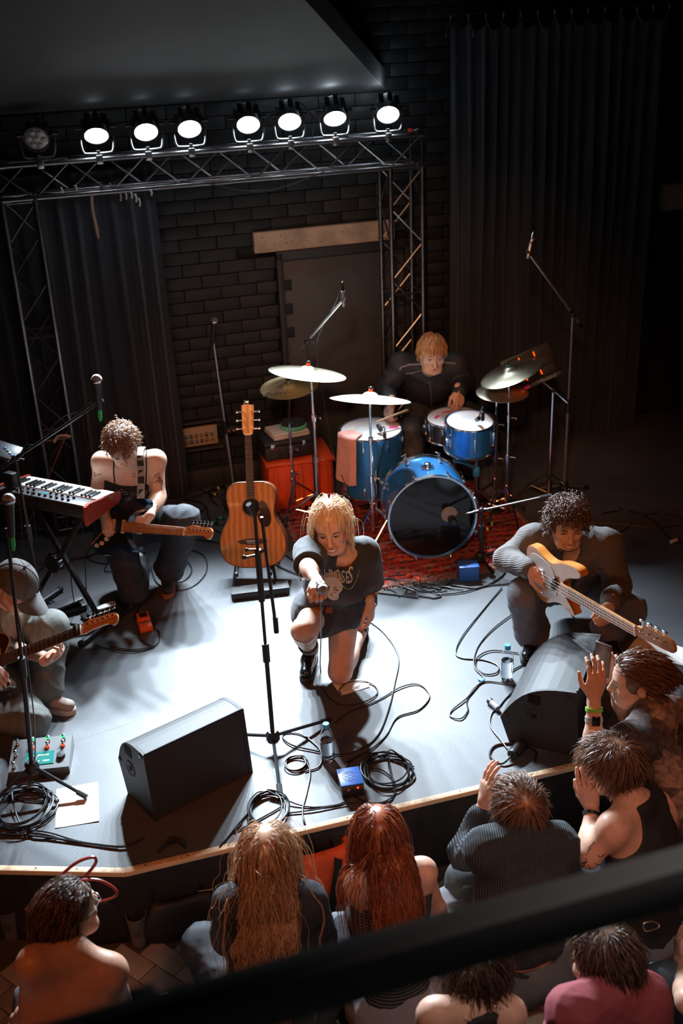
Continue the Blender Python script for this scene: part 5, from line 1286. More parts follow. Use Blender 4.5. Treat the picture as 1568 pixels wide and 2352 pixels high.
# heap of plug connectors beside the right monitor
p = G(1180, 1740); t = thing('cable_plug', 'thick black plug with a short looped lead on the stage front at the right', 'plug', rotz(0.9, (p.x, p.y, 0)))
MB().cyl((-0.02, 0, 0.026), (0.07, 0, 0.03), 0.024, 14).build('plug_body', M_BLACK, t); 
for k in range(5): MB().lathe([(0.024, 0), (0.027, 0.004), (0.024, 0.008)], 14, Matrix.Translation((0.0 + 0.014 * k, 0, 0.027)) @ Matrix.Rotation(PI / 2, 4, 'Y'), close=False).build('grip_ring', M_RUBBER, t)
MB().tube(smooth_path([(-0.02, 0, 0.025), (-0.08, 0.02, 0.008), (-0.06, 0.09, 0.006), (0.02, 0.11, 0.006), (0.08, 0.05, 0.006), (0.09, -0.06, 0.006), (0.02, -0.09, 0.006)], 6), 0.005, 8).build('lead', M_CABLE, t)
p = G(1143, 1634); t = thing('speaker_plug', 'grey speaker plug behind the corner of the right floor monitor', 'plug', rotz(2.0, (p.x, p.y, 0)))
MB().cyl((0, 0, 0.016), (0.06, 0.0, 0.016), 0.015, 12).build('plug_body', mat('grey_plug', (0.25, 0.25, 0.27), 0.4), t); MB().cyl((0.06, 0, 0.016), (0.075, 0, 0.016), 0.017, 12).build('plug_ring', M_BLACK, t)
# stair-rod pipe hook deep left (pale hose end on a thin stick)
hb_, ht_ = D(120, 1075, 6.3), D(150, 1005, 6.3); hb_ = ht_ + (hb_ - ht_) * ((ht_.z - 0.004) / (ht_.z - hb_.z))
t = thing('hooked_stick', 'thin orange stick with a pale curved hook leaning at the left drape', 'stick', hb_)
inv = Matrix.Translation(-hb_); MB().tube([hb_, ht_], 0.0035, 6, inv).build('stick', mat('orange_stick', (0.35, 0.1, 0.04), 0.5), t); MB().tube(hose, 0.008, 8, inv).build('hook', mat('pale_hook', (0.45, 0.36, 0.28), 0.5), t)
# coloured clips in the cable heap at the rug edge
for (px, py, m, lab) in ((938, 1323, 'red', 'small orange-red plug lying left in the cables before the bass drum'), (960, 1330, 'red', 'small orange-red plug lying right in the cables before the bass drum'), (868, 1312, 'red', 'orange-red plug cap beside the singer elbow')):
    p = G(px, py, 0.012); o = MB().lathe([(0, -0.02), (0.009, -0.02), (0.011, -0.012), (0.011, 0.012), (0.008, 0.02), (0, 0.02)], 12).build('cable_connector', mat('red_knob')); o.matrix_world = Matrix.Translation(p) @ Matrix.Rotation(PI / 2, 4, 'X') @ Matrix.Rotation(RNG.uniform(-1, 1), 4, 'Y'); tag(o, lab, 'connector', 'plugs in the cable heap')
# handle loop bags in front of the stage
def tote(label, base, M, m, size, strap_m, buckle=False):
    t = thing('handbag', label, 'bag', M)
    w, d, h = size; rows = []
    ring = lambda z, f: [((w / 2 * f + 0.008 * math.sin(5 * a + z * 9)) * math.copysign(abs(math.cos(a)) ** 0.6, math.cos(a)), d / 2 * f * math.copysign(abs(math.sin(a)) ** 0.6, math.sin(a)), z) for a in [2 * PI * k / 28 for k in range(29)]]
    prof = [(0.0, 0.75), (0.012, 0.96), (0.05, 1.05), (h * 0.5, 1.0), (h * 0.85, 0.8), (h, 0.62), (h * 0.93, 0.5), (h * 0.7, 0.4)]
    mb = MB().grid([ring(z, f) for z, f in prof]); n = len(mb.v); mb.add([(0, 0, 0.0)] + ring(0, 0.75)[:-1], [(0, 1 + (k + 1) % 28, 1 + k) for k in range(28)]); mb.build('body', m, t, 180)
    return t
LEAT = mat('brown_leather', (0.06, 0.022, 0.014), 0.45, bump=0.2, bscale=90)
pb = G(425, 2130, FLOOR_Z)
t = tote('dark handbag with broad straps and a metal buckle below the stage edge', None, rotz(0.3, (pb.x, pb.y, FLOOR_Z + 0.006)), mat('dark_leather', (0.025, 0.018, 0.016), 0.5, bump=0.2, bscale=90), (0.36, 0.15, 0.2), None)
inv = (rotz(0.3, (pb.x, pb.y, FLOOR_Z + 0.006))).inverted()
for pts in ([(-0.12, -0.02, 0.17), (-0.1, 0.02, 0.34), (-0.02, 0.05, 0.43), (0.04, 0.03, 0.40), (0.06, 0.0, 0.28), (0.10, -0.03, 0.16)], [(-0.09, 0.03, 0.17), (-0.05, 0.06, 0.3), (0.04, 0.07, 0.36), (0.1, 0.05, 0.27), (0.12, 0.02, 0.17)]):
    P_ = smooth_path(pts, 5); rows = [[p + Vector((0, -0.012, 0)), p + Vector((0.006, 0.012, 0.004))] for p in P_]
    g = MB().grid(rows); g.add([(p[0] + 0.003, p[1], p[2] + 0.003) for p in g.v], [tuple(reversed(f)) for f in g.f]); g.build('strap', mat('dark_leather'), t)
MB().tube([(0.07, -0.03, 0.15), (0.13, -0.04, 0.15), (0.13, -0.05, 0.21), (0.07, -0.04, 0.21)], 0.004, 6, closed=True).build('buckle', mat('brass', (0.6, 0.38, 0.15), 0.3, 1.0), t)
pb = G(185, 2130, FLOOR_Z); MR = rotz(0.2, (pb.x - 0.08, pb.y + 0.05, FLOOR_Z + 0.006))
t = tote('reddish brown handbag with thin looped handles behind the bare-backed spectator', None, MR, LEAT, (0.32, 0.16, 0.24), None)
hl = mat('red_handle', (0.22, 0.03, 0.02), 0.35)
hinv = MR.inverted()
for pts in ([(60, 2090), (120, 2030), (170, 1985), (205, 1970), (220, 1972), (215, 1990), (180, 2030)], [(90, 2080), (150, 2032), (215, 2020), (255, 2035), (268, 2055), (240, 2068), (205, 2070)]):
    MB().tube(smooth_path([hinv @ D(x, y, 3.02 + 0.04 * k / 6) for k, (x, y) in enumerate(pts)], 5), 0.006, 6).build('handle', hl, t)
po = G(742, 2062, FLOOR_Z); MO = rotz(0.35, (po.x, po.y, FLOOR_Z + 0.006))
t = tote('bright orange bag with a black strap under the stage edge', None, MO, mat('orange_cloth', (0.75, 0.09, 0.02), 0.7, var=0.15, vscale=12), (0.36, 0.16, 0.30), None)
MB().grid([[Vector((0.05 + 0.03 * k / 8, -0.11 + 0.03 * math.sin(k), 0.0)) * 0 + p, p + Vector((0.04, 0.01, 0))] for k, p in enumerate([Vector((0.07, 0.06, 0.34)), Vector((0.06, 0.03, 0.315)), Vector((0.05, -0.04, 0.30)), Vector((0.03, -0.085, 0.22)), Vector((0.0, -0.1, 0.1)), Vector((-0.03, -0.13, 0.02)), Vector((-0.06, -0.24, 0.006))])]).build('strap', mat('black_webbing', (0.014, 0.014, 0.015), 0.8), t)
# beer cups
M_CUP = mat('frosted_cup', (0.6, 0.58, 0.6), 0.35, trans=0.85, ior=1.2)
def cup(label, px, py):
    p = G(px, py, FLOOR_Z + 0.006); t = thing('plastic_cup', label, 'cup', Vector((p.x, p.y, FLOOR_Z + 0.006)), 'plastic cups on the hall floor')
    MB().lathe([(0.0, 0.0), (0.03, 0.0), (0.042, 0.155), (0.044, 0.158), (0.041, 0.158), (0.0285, 0.003), (0, 0.003)], 32).build('wall', M_CUP, t)
    MB().lathe([(0, 0.004), (0.0285, 0.004), (0.0325, 0.06), (0, 0.06)], 28).build('drink', mat('beer', (0.7, 0.24, 0.03), 0.1, trans=0.5), t)
    ink = mat('cup_print', (0.02, 0.02, 0.025), 0.6)
    for (z, a0, a1) in ((0.095, -2.1, -1.1), (0.08, -2.0, -1.2), (0.065, -2.1, -1.1)): MB().tube([((0.0368 + (z - 0.065) * 0.077) * math.cos(a0 + (a1 - a0) * k / 8), (0.0368 + (z - 0.065) * 0.077) * math.sin(a0 + (a1 - a0) * k / 8), z + 0.004 * math.sin(k)) for k in range(9)], 0.0018, 5).build('print', ink, t)
cup('frosted plastic cup of amber beer between the bare-backed spectator and the handbag', 322, 2165)
cup('frosted plastic cup of beer standing at the left edge of the hall floor', 30, 2150)

# ================================================================== PEOPLE
# ---- distance-field modelling: smooth unions of tapered limbs, meshed with surface nets
V = lambda p: np.array(tuple(p), dtype=np.float32)
def cone(a, b, ra, rb, k=0.03, flat=None, op='u', ends=False):
    return dict(t='cone', a=V(a), b=V(b), ra=ra, rb=rb, k=k, flat=flat, op=op, ends=ends)
def ell(c, r, R=None, k=0.03, op='u'):
    return dict(t='ell', c=V(c), r=np.array(r, np.float32), R=(np.eye(3, dtype=np.float32) if R is None else np.array(R, np.float32)), k=k, op=op)
def cut(p, n): return dict(t='cut', p=V(p), n=V(n) / np.linalg.norm(V(n)), op='c', k=0)
def _dist(pr, P):
    if pr['t'] == 'cone':
        a, b = pr['a'], pr['b']; ab = b - a; L2 = float(ab @ ab) + 1e-9
        q = P - a; t = (q @ ab) / L2; tc = np.clip(t, 0, 1)
        r = pr['ra'] + (pr['rb'] - pr['ra']) * tc
        w = q - tc[..., None] * ab
        sc = 1.0
        if pr['flat'] is not None:
            d, f = V(pr['flat'][0]), pr['flat'][1]; d = d / np.linalg.norm(d)
            w = w + ((w @ d) * (1 / f - 1))[..., None] * d; sc = min(1.0, f)
        if pr['ends']:
            ax = ab / math.sqrt(L2)
            rad = w - (w @ ax)[..., None] * ax
            d1 = (np.linalg.norm(rad, axis=-1) - r) * sc
            d2 = np.abs(t - 0.5) * math.sqrt(L2) - 0.5 * math.sqrt(L2)
            return np.maximum(d1, d2)
        return (np.linalg.norm(w, axis=-1) - r) * sc
    q = (P - pr['c']) @ pr['R']          # columns of R are the local axes
    k0 = np.linalg.norm(q / pr['r'], axis=-1); k1 = np.linalg.norm(q / pr['r'] ** 2, axis=-1)
    return k0 * (k0 - 1.0) / np.maximum(k1, 1e-6)
def _bounds(pr):
    if pr['t'] == 'cone':
        r = max(pr['ra'], pr['rb'])
        if pr['flat'] is not None: r *= max(1.0, pr['flat'][1])
        return np.minimum(pr['a'], pr['b']) - r, np.maximum(pr['a'], pr['b']) + r
    r = float(pr['r'].max()); return pr['c'] - r, pr['c'] + r
def sdf_mesh(prims, res):
    un = [p for p in prims if p['op'] == 'u']
    lo = np.min([_bounds(p)[0] for p in un], axis=0) - 4 * res; hi = np.max([_bounds(p)[1] for p in un], axis=0) + 4 * res
    n = np.ceil((hi - lo) / res).astype(int) + 1
    F = np.full(n, 1.0, np.float32)
    ax = [lo[i] + res * np.arange(n[i], dtype=np.float32) for i in range(3)]
    for pr in prims:
        if pr['op'] == 'c':
            n_, p_ = pr['n'], pr['p']
            F = np.maximum(F, (ax[0][:, None, None] - p_[0]) * n_[0] + (ax[1][None, :, None] - p_[1]) * n_[1] + (ax[2][None, None, :] - p_[2]) * n_[2]); continue
        b0, b1 = _bounds(pr); m = pr['k'] + 3 * res
        i0 = np.maximum(((b0 - m - lo) / res).astype(int), 0); i1 = np.minimum(((b1 + m - lo) / res).astype(int) + 2, n)
        if np.any(i1 <= i0): continue
        sl = tuple(slice(i0[i], i1[i]) for i in range(3))
        P = np.stack(np.meshgrid(*[ax[i][sl[i]] for i in range(3)], indexing='ij'), axis=-1)
        d = _dist(pr, P).astype(np.float32); a = F[sl]; k = max(pr['k'], 1e-4)
        if pr['op'] == 'u':
            h = np.clip(0.5 + 0.5 * (a - d) / k, 0, 1); F[sl] = a * (1 - h) + d * h - k * h * (1 - h)
        else:
            d = -d; h = np.clip(0.5 - 0.5 * (a - d) / k, 0, 1); F[sl] = a * (1 - h) + d * h + k * h * (1 - h)
    # surface nets
    S = F < 0
    c = np.zeros(n - 1, np.int8)
    for i in (0, 1):
        for j in (0, 1):
            for k in (0, 1): c += S[i:n[0] - 1 + i, j:n[1] - 1 + j, k:n[2] - 1 + k]
    act = np.argwhere((c > 0) & (c < 8))
    idx = np.full(n - 1, -1, np.int32); idx[tuple(act.T)] = np.arange(len(act))
    acc = np.zeros((len(act), 3), np.float32); cnt = np.zeros(len(act), np.float32)
    corner = [(i, j, k) for i in (0, 1) for j in (0, 1) for k in (0, 1)]
    vals = {q: F[act[:, 0] + q[0], act[:, 1] + q[1], act[:, 2] + q[2]] for q in corner}
    for q in corner:
        for d in range(3):
            if q[d]: continue
            r = list(q); r[d] = 1; r = tuple(r); a, b = vals[q], vals[r]
            m = (a < 0) != (b < 0); t = np.where(m, a / np.where(m, a - b, 1), 0)
            pt = np.array(q, np.float32)[None, :].repeat(len(act), 0); pt[:, d] = t
            acc[m] += pt[m]; cnt[m] += 1
    verts = (act + acc / cnt[:, None]) * res + lo
    faces = []
    for d in range(3):
        s0 = [slice(1, n[0] - 1), slice(1, n[1] - 1), slice(1, n[2] - 1)]; s0[d] = slice(0, n[d] - 1)
        s1 = list(s0); s1[d] = slice(1, n[d])
        A, B = S[tuple(s0)], S[tuple(s1)]
        e = np.argwhere(A != B)
        if len(e) == 0: continue
        off = np.ones(3, int); off[d] = 0; e = e + off
        u, v = (d + 1) % 3, (d + 2) % 3
        def cell(du, dv):
            g = e.copy(); g[:, u] -= du; g[:, v] -= dv; return idx[g[:, 0], g[:, 1], g[:, 2]]
        q = np.stack([cell(1, 1), cell(0, 1), cell(0, 0), cell(1, 0)], axis=1)
        flip = ~S[e[:, 0], e[:, 1], e[:, 2]]
        q[flip] = q[flip][:, ::-1]
        faces.append(q)
    return verts, np.concatenate(faces)
def np_mesh(name, v, f, mats, smooth=True):
    me = bpy.data.meshes.new(name)
    f = np.asarray(f, np.int32); k = f.shape[1]
    me.vertices.add(len(v)); me.vertices.foreach_set('co', np.asarray(v, np.float32).ravel())
    me.loops.add(f.size); me.loops.foreach_set('vertex_index', f.ravel())
    me.polygons.add(len(f)); me.polygons.foreach_set('loop_start', np.arange(0, f.size, k, dtype=np.int32))
    me.polygons.foreach_set('use_smooth', np.ones(len(f), bool))
    me.update(calc_edges=True); me.validate()
    for m in mats if isinstance(mats, (list, tuple)) else [mats]: me.materials.append(m)
    return me
def vnormals(v, f):
    fn = np.cross(v[f[:, 2]] - v[f[:, 0]], v[f[:, 3]] - v[f[:, 1]]); N = np.zeros_like(v)
    for i in range(4): np.add.at(N, f[:, i], fn)
    return N / np.maximum(np.linalg.norm(N, axis=1, keepdims=True), 1e-9)
def relax(v, f, it=1):
    """Laplacian smoothing"""
    for _ in range(it):
        S = np.zeros_like(v); C = np.zeros(len(v))
        for i in range(4):
            a, b = f[:, i], f[:, (i + 1) % 4]
            np.add.at(S, a, v[b]); np.add.at(S, b, v[a]); np.add.at(C, a, 1); np.add.at(C, b, 1)
        v = v * 0.4 + 0.6 * S / np.maximum(C, 1)[:, None]
    return v
def folds(v, f, amp, freq, seed, axis=None):
    """cloth creases: ridged noise pushed along the normals"""
    rg = np.random.RandomState(seed); N = vnormals(v, f); d = np.zeros(len(v))
    for o in range(5):
        w = rg.normal(size=3); w /= np.linalg.norm(w)
        if axis is not None: w = w - np.array(axis) * (w @ np.array(axis)) * 0.75
        u = rg.normal(size=3) * freq * 0.5
        ph = 1.6 * np.sin(v @ u + rg.uniform(0, 6))
        s = np.sin(v @ w * freq * (0.7 + 0.35 * o) + ph + rg.uniform(0, 6))
        d += (1 - np.abs(s)) ** 2 * (1.0 / (1 + 0.5 * o))
    return v + N * ((d - d.mean()) * amp)[:, None]
def stack(parts):
    vs, fs, n = [], [], 0
    for v, f in parts: vs.append(v); fs.append(f + n); n += len(v)
    return np.concatenate(vs), np.concatenate(fs)
def unit(v): v = Vector(v); return v.normalized()

# ---- head in its own frame: x to the side, y out of the face, z up
def head_prims(female=False, smile=0.3, beard=0):
    w = 0.93 if female else 1.0
    P = [ell((0, -0.012, 0.026), (0.074 * w, 0.094, 0.086)), ell((0, 0.028, -0.042), (0.057 * w, 0.06, 0.072), k=0.035),
         ell((0, 0.030, 0.035), (0.062 * w, 0.056, 0.055), k=0.03),
         cone((-0.03 * w, 0.055, -0.088), (0.03 * w, 0.055, -0.088), 0.022, 0.022, 0.03), ell((0, 0.078, -0.097), (0.018, 0.014, 0.015), k=0.02),
         cone((-0.052 * w, 0.0, -0.055), (-0.03 * w, 0.055, -0.088), 0.02, 0.018, 0.03), cone((0.052 * w, 0.0, -0.055), (0.03 * w, 0.055, -0.088), 0.02, 0.018, 0.03),
         cone((-0.034, 0.074, 0.022), (0.034, 0.074, 0.022), 0.011, 0.011, 0.018)]
    for s in (-1, 1):
        P.append(ell((s * 0.040 * w, 0.060, -0.028), (0.021, 0.018, 0.02), k=0.022))                # cheekbone
        P.append(ell((s * 0.031 * w, 0.096, 0.003), (0.0175, 0.016, 0.011), k=0.012, op='s'))       # eye socket
        P.append(ell((s * 0.031 * w, 0.073, 0.002), (0.0145, 0.0125, 0.0115), k=0.004))             # closed lid / eye bulge
    P += [cone((0, 0.086, 0.012), (0, 0.108, -0.03), 0.0085, 0.0115, 0.012), ell((0, 0.108, -0.034), (0.0115, 0.012, 0.0095), k=0.008)]
    for s in (-1, 1): P.append(ell((s * 0.012, 0.096, -0.036), (0.008, 0.011, 0.008), k=0.008))
    P += [ell((0, 0.083, -0.060), (0.026, 0.014, 0.016), k=0.014)]
    P += [cone((-0.02, 0.096, -0.0565), (0.02, 0.096, -0.0565), 0.0045, 0.0045, 0.006), cone((-0.016, 0.095, -0.071), (0.016, 0.095, -0.071), 0.0055, 0.0055, 0.006)]
    for s in (-1, 1):
        R = np.array(Matrix.Rotation(0.3 * s, 3, 'Z') @ Matrix.Rotation(-0.15, 3, 'X'))
        P.append(ell((s * 0.079 * w, -0.008, -0.006), (0.009, 0.019, 0.031), R, k=0.006))
        P.append(ell((s * 0.087 * w, -0.004, -0.004), (0.006, 0.010, 0.017), R, k=0.005, op='s'))
    nr = 0.045 if female else 0.053
    P += [cone((0, -0.028, -0.04), (0, -0.035, -0.125), nr + 0.006, nr, 0.03)]
    return P
def xform(v, M): A = np.array(M.to_3x3(), np.float32); return v @ A.T + V(M.translation)

# ---- hand: wrist at origin, y along the fingers, z out of the back of the hand, x towards the thumb
def hand_prims(M, curl=0.5, spread=0.06, thumb=0.4, flip=1, s=1.0, curls=None, point=False):
    T_ = lambda p: M @ Vector((p[0] * flip * s, p[1] * s, p[2] * s))
    P = [cone(T_((0, -0.03, 0)), T_((0, 0.012, 0)), 0.026 * s, 0.027 * s, 0.02)]
    Rm = np.array(M.to_3x3())
    P.append(ell(T_((0.0, 0.05, 0)), (0.038 * s, 0.047 * s, 0.0155 * s), Rm, k=0.02)); P.append(ell(T_((0.004, 0.03, -0.006)), (0.034 * s, 0.03 * s, 0.016 * s), Rm, k=0.015))
    xs = [0.029, 0.0095, -0.0105, -0.028]; ls = [0.95, 1.05, 0.98, 0.78]
    for i in range(4):
        c = (curls[i] if curls else curl); p = Vector((xs[i], 0.084 - 0.006 * (i == 3) - 0.004 * (i == 0), 0.0)); a = 0.0
        sp = (1.5 - i) * spread; r = 0.0092 * (0.86 if i == 3 else 1)
        P.append(cone(T_(p - Vector((0, 0.03, 0))), T_(p), 0.011 * s, 0.0105 * s, 0.012))
        for L, da in ((0.043, 0.75), (0.027, 1.05), (0.022, 0.7)):
            a += da * c * 1.35
            d = Vector((math.sin(sp) * math.cos(a), math.cos(sp) * math.cos(a), -math.sin(a)))
            q = p + d * L * ls[i]
            P.append(cone(T_(p), T_(q), r * s, r * 0.9 * s, 0.004)); p = q; r *= 0.92
    p = Vector((0.022, 0.018, -0.006)); out = Vector((math.cos(thumb), 0.75, -0.5 * thumb - 0.1)).normalized(); q = p + out * 0.036
    P.append(cone(T_(p), T_(q), 0.015 * s, 0.0115 * s, 0.012))
    d2 = Vector((0.35 * math.cos(thumb * 1.6), 0.9, -0.55 * thumb)).normalized(); q2 = q + d2 * 0.032; q3 = q2 + (d2 + Vector((-0.3 * thumb, 0, -0.2 * thumb))).normalized() * 0.026
    P += [cone(T_(q), T_(q2), 0.0105 * s, 0.0098 * s, 0.004), cone(T_(q2), T_(q3), 0.0098 * s, 0.008 * s, 0.004)]
    return P

# ---- hair
def hair_mat(name, c1, c2, rough=0.38):
    if name in MATS: return MATS[name]
    m = mat(name, c1, rough, spec=0.6); nt = m.node_tree; b = nt.nodes['Principled BSDF']
    g = nt.nodes.new('ShaderNodeNewGeometry'); r = nt.nodes.new('ShaderNodeValToRGB')
    r.color_ramp.elements[0].color = (*c1, 1); r.color_ramp.elements[1].color = (*c2, 1)
    nt.links.new(g.outputs['Random Per Island'], r.inputs['Fac']); nt.links.new(r.outputs['Color'], b.inputs['Base Color'])
    return m
def strands(HM, n, length, seed, flow=None, zmax=1.0, crown=(0, -0.035, 0.11), grav=0.5, wave=0.0, wfreq=30.0, curl=0.0, lift=0.006, rad=0.0016, steps=9, part=None, comb=(0, 0, 0), colliders=(), nape=-0.055, side=-0.01, fringe=0.062, jitter=0.25, lenvar=0.3, stand=0.25, w=1.0, scale=1.0, ymax=1.0):
    rg = np.random.RandomState(seed); C = np.array([0, -0.012, 0.026]); R = np.array([0.078 * w, 0.098, 0.09])
    pts = []
    while len(pts) < n:
        d = rg.normal(size=(n * 3, 3)); d /= np.linalg.norm(d, axis=1, keepdims=True); p = C + d * R
        front = (p[:, 1] > 0.035); sidem = (p[:, 1] <= 0.035) & (p[:, 1] > -0.015); back = p[:, 1] <= -0.015
        ok = (front & (p[:, 2] > fringe)) | (sidem & (p[:, 2] > np.interp(p[:, 1], [-0.015, 0.035], [side, fringe]))) | (back & (p[:, 2] > np.interp(p[:, 1], [-0.09, -0.015], [nape, side])))
        pts.extend(p[ok & (p[:, 1] < ymax) & (p[:, 2] < zmax)])
    p = np.array(pts[:n]); R3 = np.array(HM.to_3x3()); g = np.array([0, 0, -1.0]) @ R3       # world down in head frame
    cr = np.array(crown); fw = None if flow is None else np.array(Vector(flow).normalized()) @ R3
    out = p - C; out /= R ** 2; out /= np.linalg.norm(out, axis=1, keepdims=True)
    fl = p - cr
    if part is not None:                       # comb away from a parting in the plane x = part
        bk = np.clip((0.03 - p[:, 1]) / 0.09, 0, 1); fl = np.stack([np.sign(p[:, 0] - part) * (0.9 - 0.6 * bk), -0.25 - 0.75 * bk, np.zeros(n)], axis=1)
    fl = fl - out * np.sum(fl * out, axis=1, keepdims=True); fl /= np.maximum(np.linalg.norm(fl, axis=1, keepdims=True), 1e-6)
    d = fl + out * stand + np.array(comb) + rg.normal(size=(n, 3)) * jitter
    d /= np.linalg.norm(d, axis=1, keepdims=True)
    L = length * (1 + lenvar * rg.uniform(-1, 1, n)); st = (L / steps)[:, None]
    q = p - out * 0.004; path = [q.copy()]; ph = rg.uniform(0, 6.28, n); lf = lift * (0.4 + 1.2 * rg.uniform(0, 1, n))
    for i in range(steps):
        f = (i + 1) / steps
        gg = g[None, :]
        if fw is not None:
            w_ = np.clip((-0.05 - q[:, 2]) / 0.08, 0, 1)[:, None]; gg = g * (1 - w_) + fw * w_ * 1.6
        d = d + gg * grav * (0.35 + f) * 0.5 + rg.normal(size=(n, 3)) * jitter * 0.35
        d /= np.linalg.norm(d, axis=1, keepdims=True)
        q = q + d * st
        e = (q - C) / (R + lf[:, None]); k = np.linalg.norm(e, axis=1)
        ins = k < 1
        q[ins] = C + (q[ins] - C) / k[ins][:, None]
        # keep off the face
        for (cc, rr) in colliders:
            cl = np.array(HM.inverted() @ Vector(cc)) / 1.0
            e = q - cl; k = np.linalg.norm(e, axis=1); ins = k < rr
            q[ins] = cl + e[ins] / np.maximum(k[ins], 1e-6)[:, None] * rr
        path.append(q.copy())
    path = np.array(path)                       # steps+1, n, 3
    if wave or curl:
        t = path[1:] - path[:-1]; t = np.concatenate([t, t[-1:]]); t /= np.maximum(np.linalg.norm(t, axis=2, keepdims=True), 1e-6)
        a = np.cross(t, np.array([0.3, 0.2, 1.0])); a /= np.maximum(np.linalg.norm(a, axis=2, keepdims=True), 1e-6); b = np.cross(t, a)
        s = np.linspace(0, 1, steps + 1)[:, None] * L[None, :]
        amp = np.minimum(1, np.linspace(0, 1, steps + 1) * 3)[:, None]
        path = path + a * (np.sin(s * wfreq + ph) * (wave + curl) * amp)[..., None] + b * (np.cos(s * wfreq + ph) * curl * amp)[..., None]
    return tubes(path, rad, rg)
def tubes(path, rad, rg):
    """three-sided tapering tubes; path: steps+1, n, 3"""
    steps, n = path.shape[0] - 1, path.shape[1]
    t = np.gradient(path, axis=0); t /= np.maximum(np.linalg.norm(t, axis=2, keepdims=True), 1e-6)
    a = np.cross(t, rg.normal(size=(1, n, 3))); a /= np.maximum(np.linalg.norm(a, axis=2, keepdims=True), 1e-6); b = np.cross(t, a)
    s = np.linspace(0, 1, steps + 1); rr = rad * (0.7 + 0.6 * s) * (1 - 0.85 * np.maximum(0, (s - 0.55) / 0.45) ** 1.5)
    ring = []
    for k in range(3):
        an = 2 * PI * k / 3; ring.append(path + (a * math.cos(an) + b * math.sin(an)) * rr[:, None, None])
    v = np.stack(ring, axis=2)                  # steps+1, n, 3side, 3
    m = steps + 1; v = v.transpose(1, 0, 2, 3).reshape(-1, 3)
    base = (np.arange(n) * m * 3)[:, None, None, None]; si = (np.arange(steps) * 3)[None, :, None, None]; kk = np.arange(3)[None, None, :]
    quad = np.stack([kk, (kk + 1) % 3, (kk + 1) % 3 + 3, kk + 3], axis=-1)
    f = (base + si + quad[:, :, :, :]).reshape(-1, 4)
    return v * 1.0, f
def surface_strands(vol, n, length, flow, seed, rad=0.002, steps=12, wave=0.008, wfreq=40, lift=0.004):
    """strands lying on a body of hair; vol and flow in the head frame"""
    rg = np.random.RandomState(seed); v, f = vol; N = vnormals(v, f)
    tree = BVHTree.FromPolygons([Vector(p) for p in v], [tuple(q) for q in f]); fl = Vector(flow).normalized()
    ids = rg.randint(0, len(v), n); path = np.zeros((steps + 1, n, 3))
    for i, k in enumerate(ids):
        p = Vector(v[k]); L = length * rg.uniform(0.6, 1.2); ph = rg.uniform(0, 6.28); lf = lift * rg.uniform(0.3, 1.6); side = Vector(N[k]).cross(fl)
        side = side.normalized() if side.length > 1e-4 else Vector((1, 0, 0))
        for s in range(steps + 1):
            q, nn, _, dd = tree.find_nearest(p)
            base = q + nn * lf if (q is not None and dd < 0.03) else p
            path[s, i] = base + side * (math.sin(s * L / steps * wfreq + ph) * wave)
            p = base + fl * (L / steps)
    return tubes(path, rad, rg)
def hair_cap(w=1.0, fringe=0.062, nape=-0.05, thick=0.006, back=0.0):
    P = [ell((0, -0.012 - back, 0.026), (0.076 * w + thick, 0.095 + thick, 0.088 + thick)),
         ell((0, 0.10, fringe - 0.10), (0.095, 0.082, 0.098), k=0.006, op='s'),
         cut((0, -0.09, nape), (0, -0.42, -1)), ]
    return sdf_mesh(P, 0.006)

def hair_volume(P, levels, res=0.009):
    """body of long hair lying on the back: (t along the spine, half width, half depth, side shift)"""
    J = P.J; inv = P.HM.inverted(); R = np.array(P.HM.to_3x3()).T @ P.R3(); pr = []
    for (t, w, d, sx, off) in levels:
        c = J['pel'].lerp(J['nk'], t) - P.fr * off + P.lat * sx if t <= 1 else J['nk'].lerp(J['hd'], t - 1) - P.fr * off + P.lat * sx
        pr.append(ell(inv @ c, (w, d, 0.085), R, 0.05))
    return sdf_mesh(pr, res)
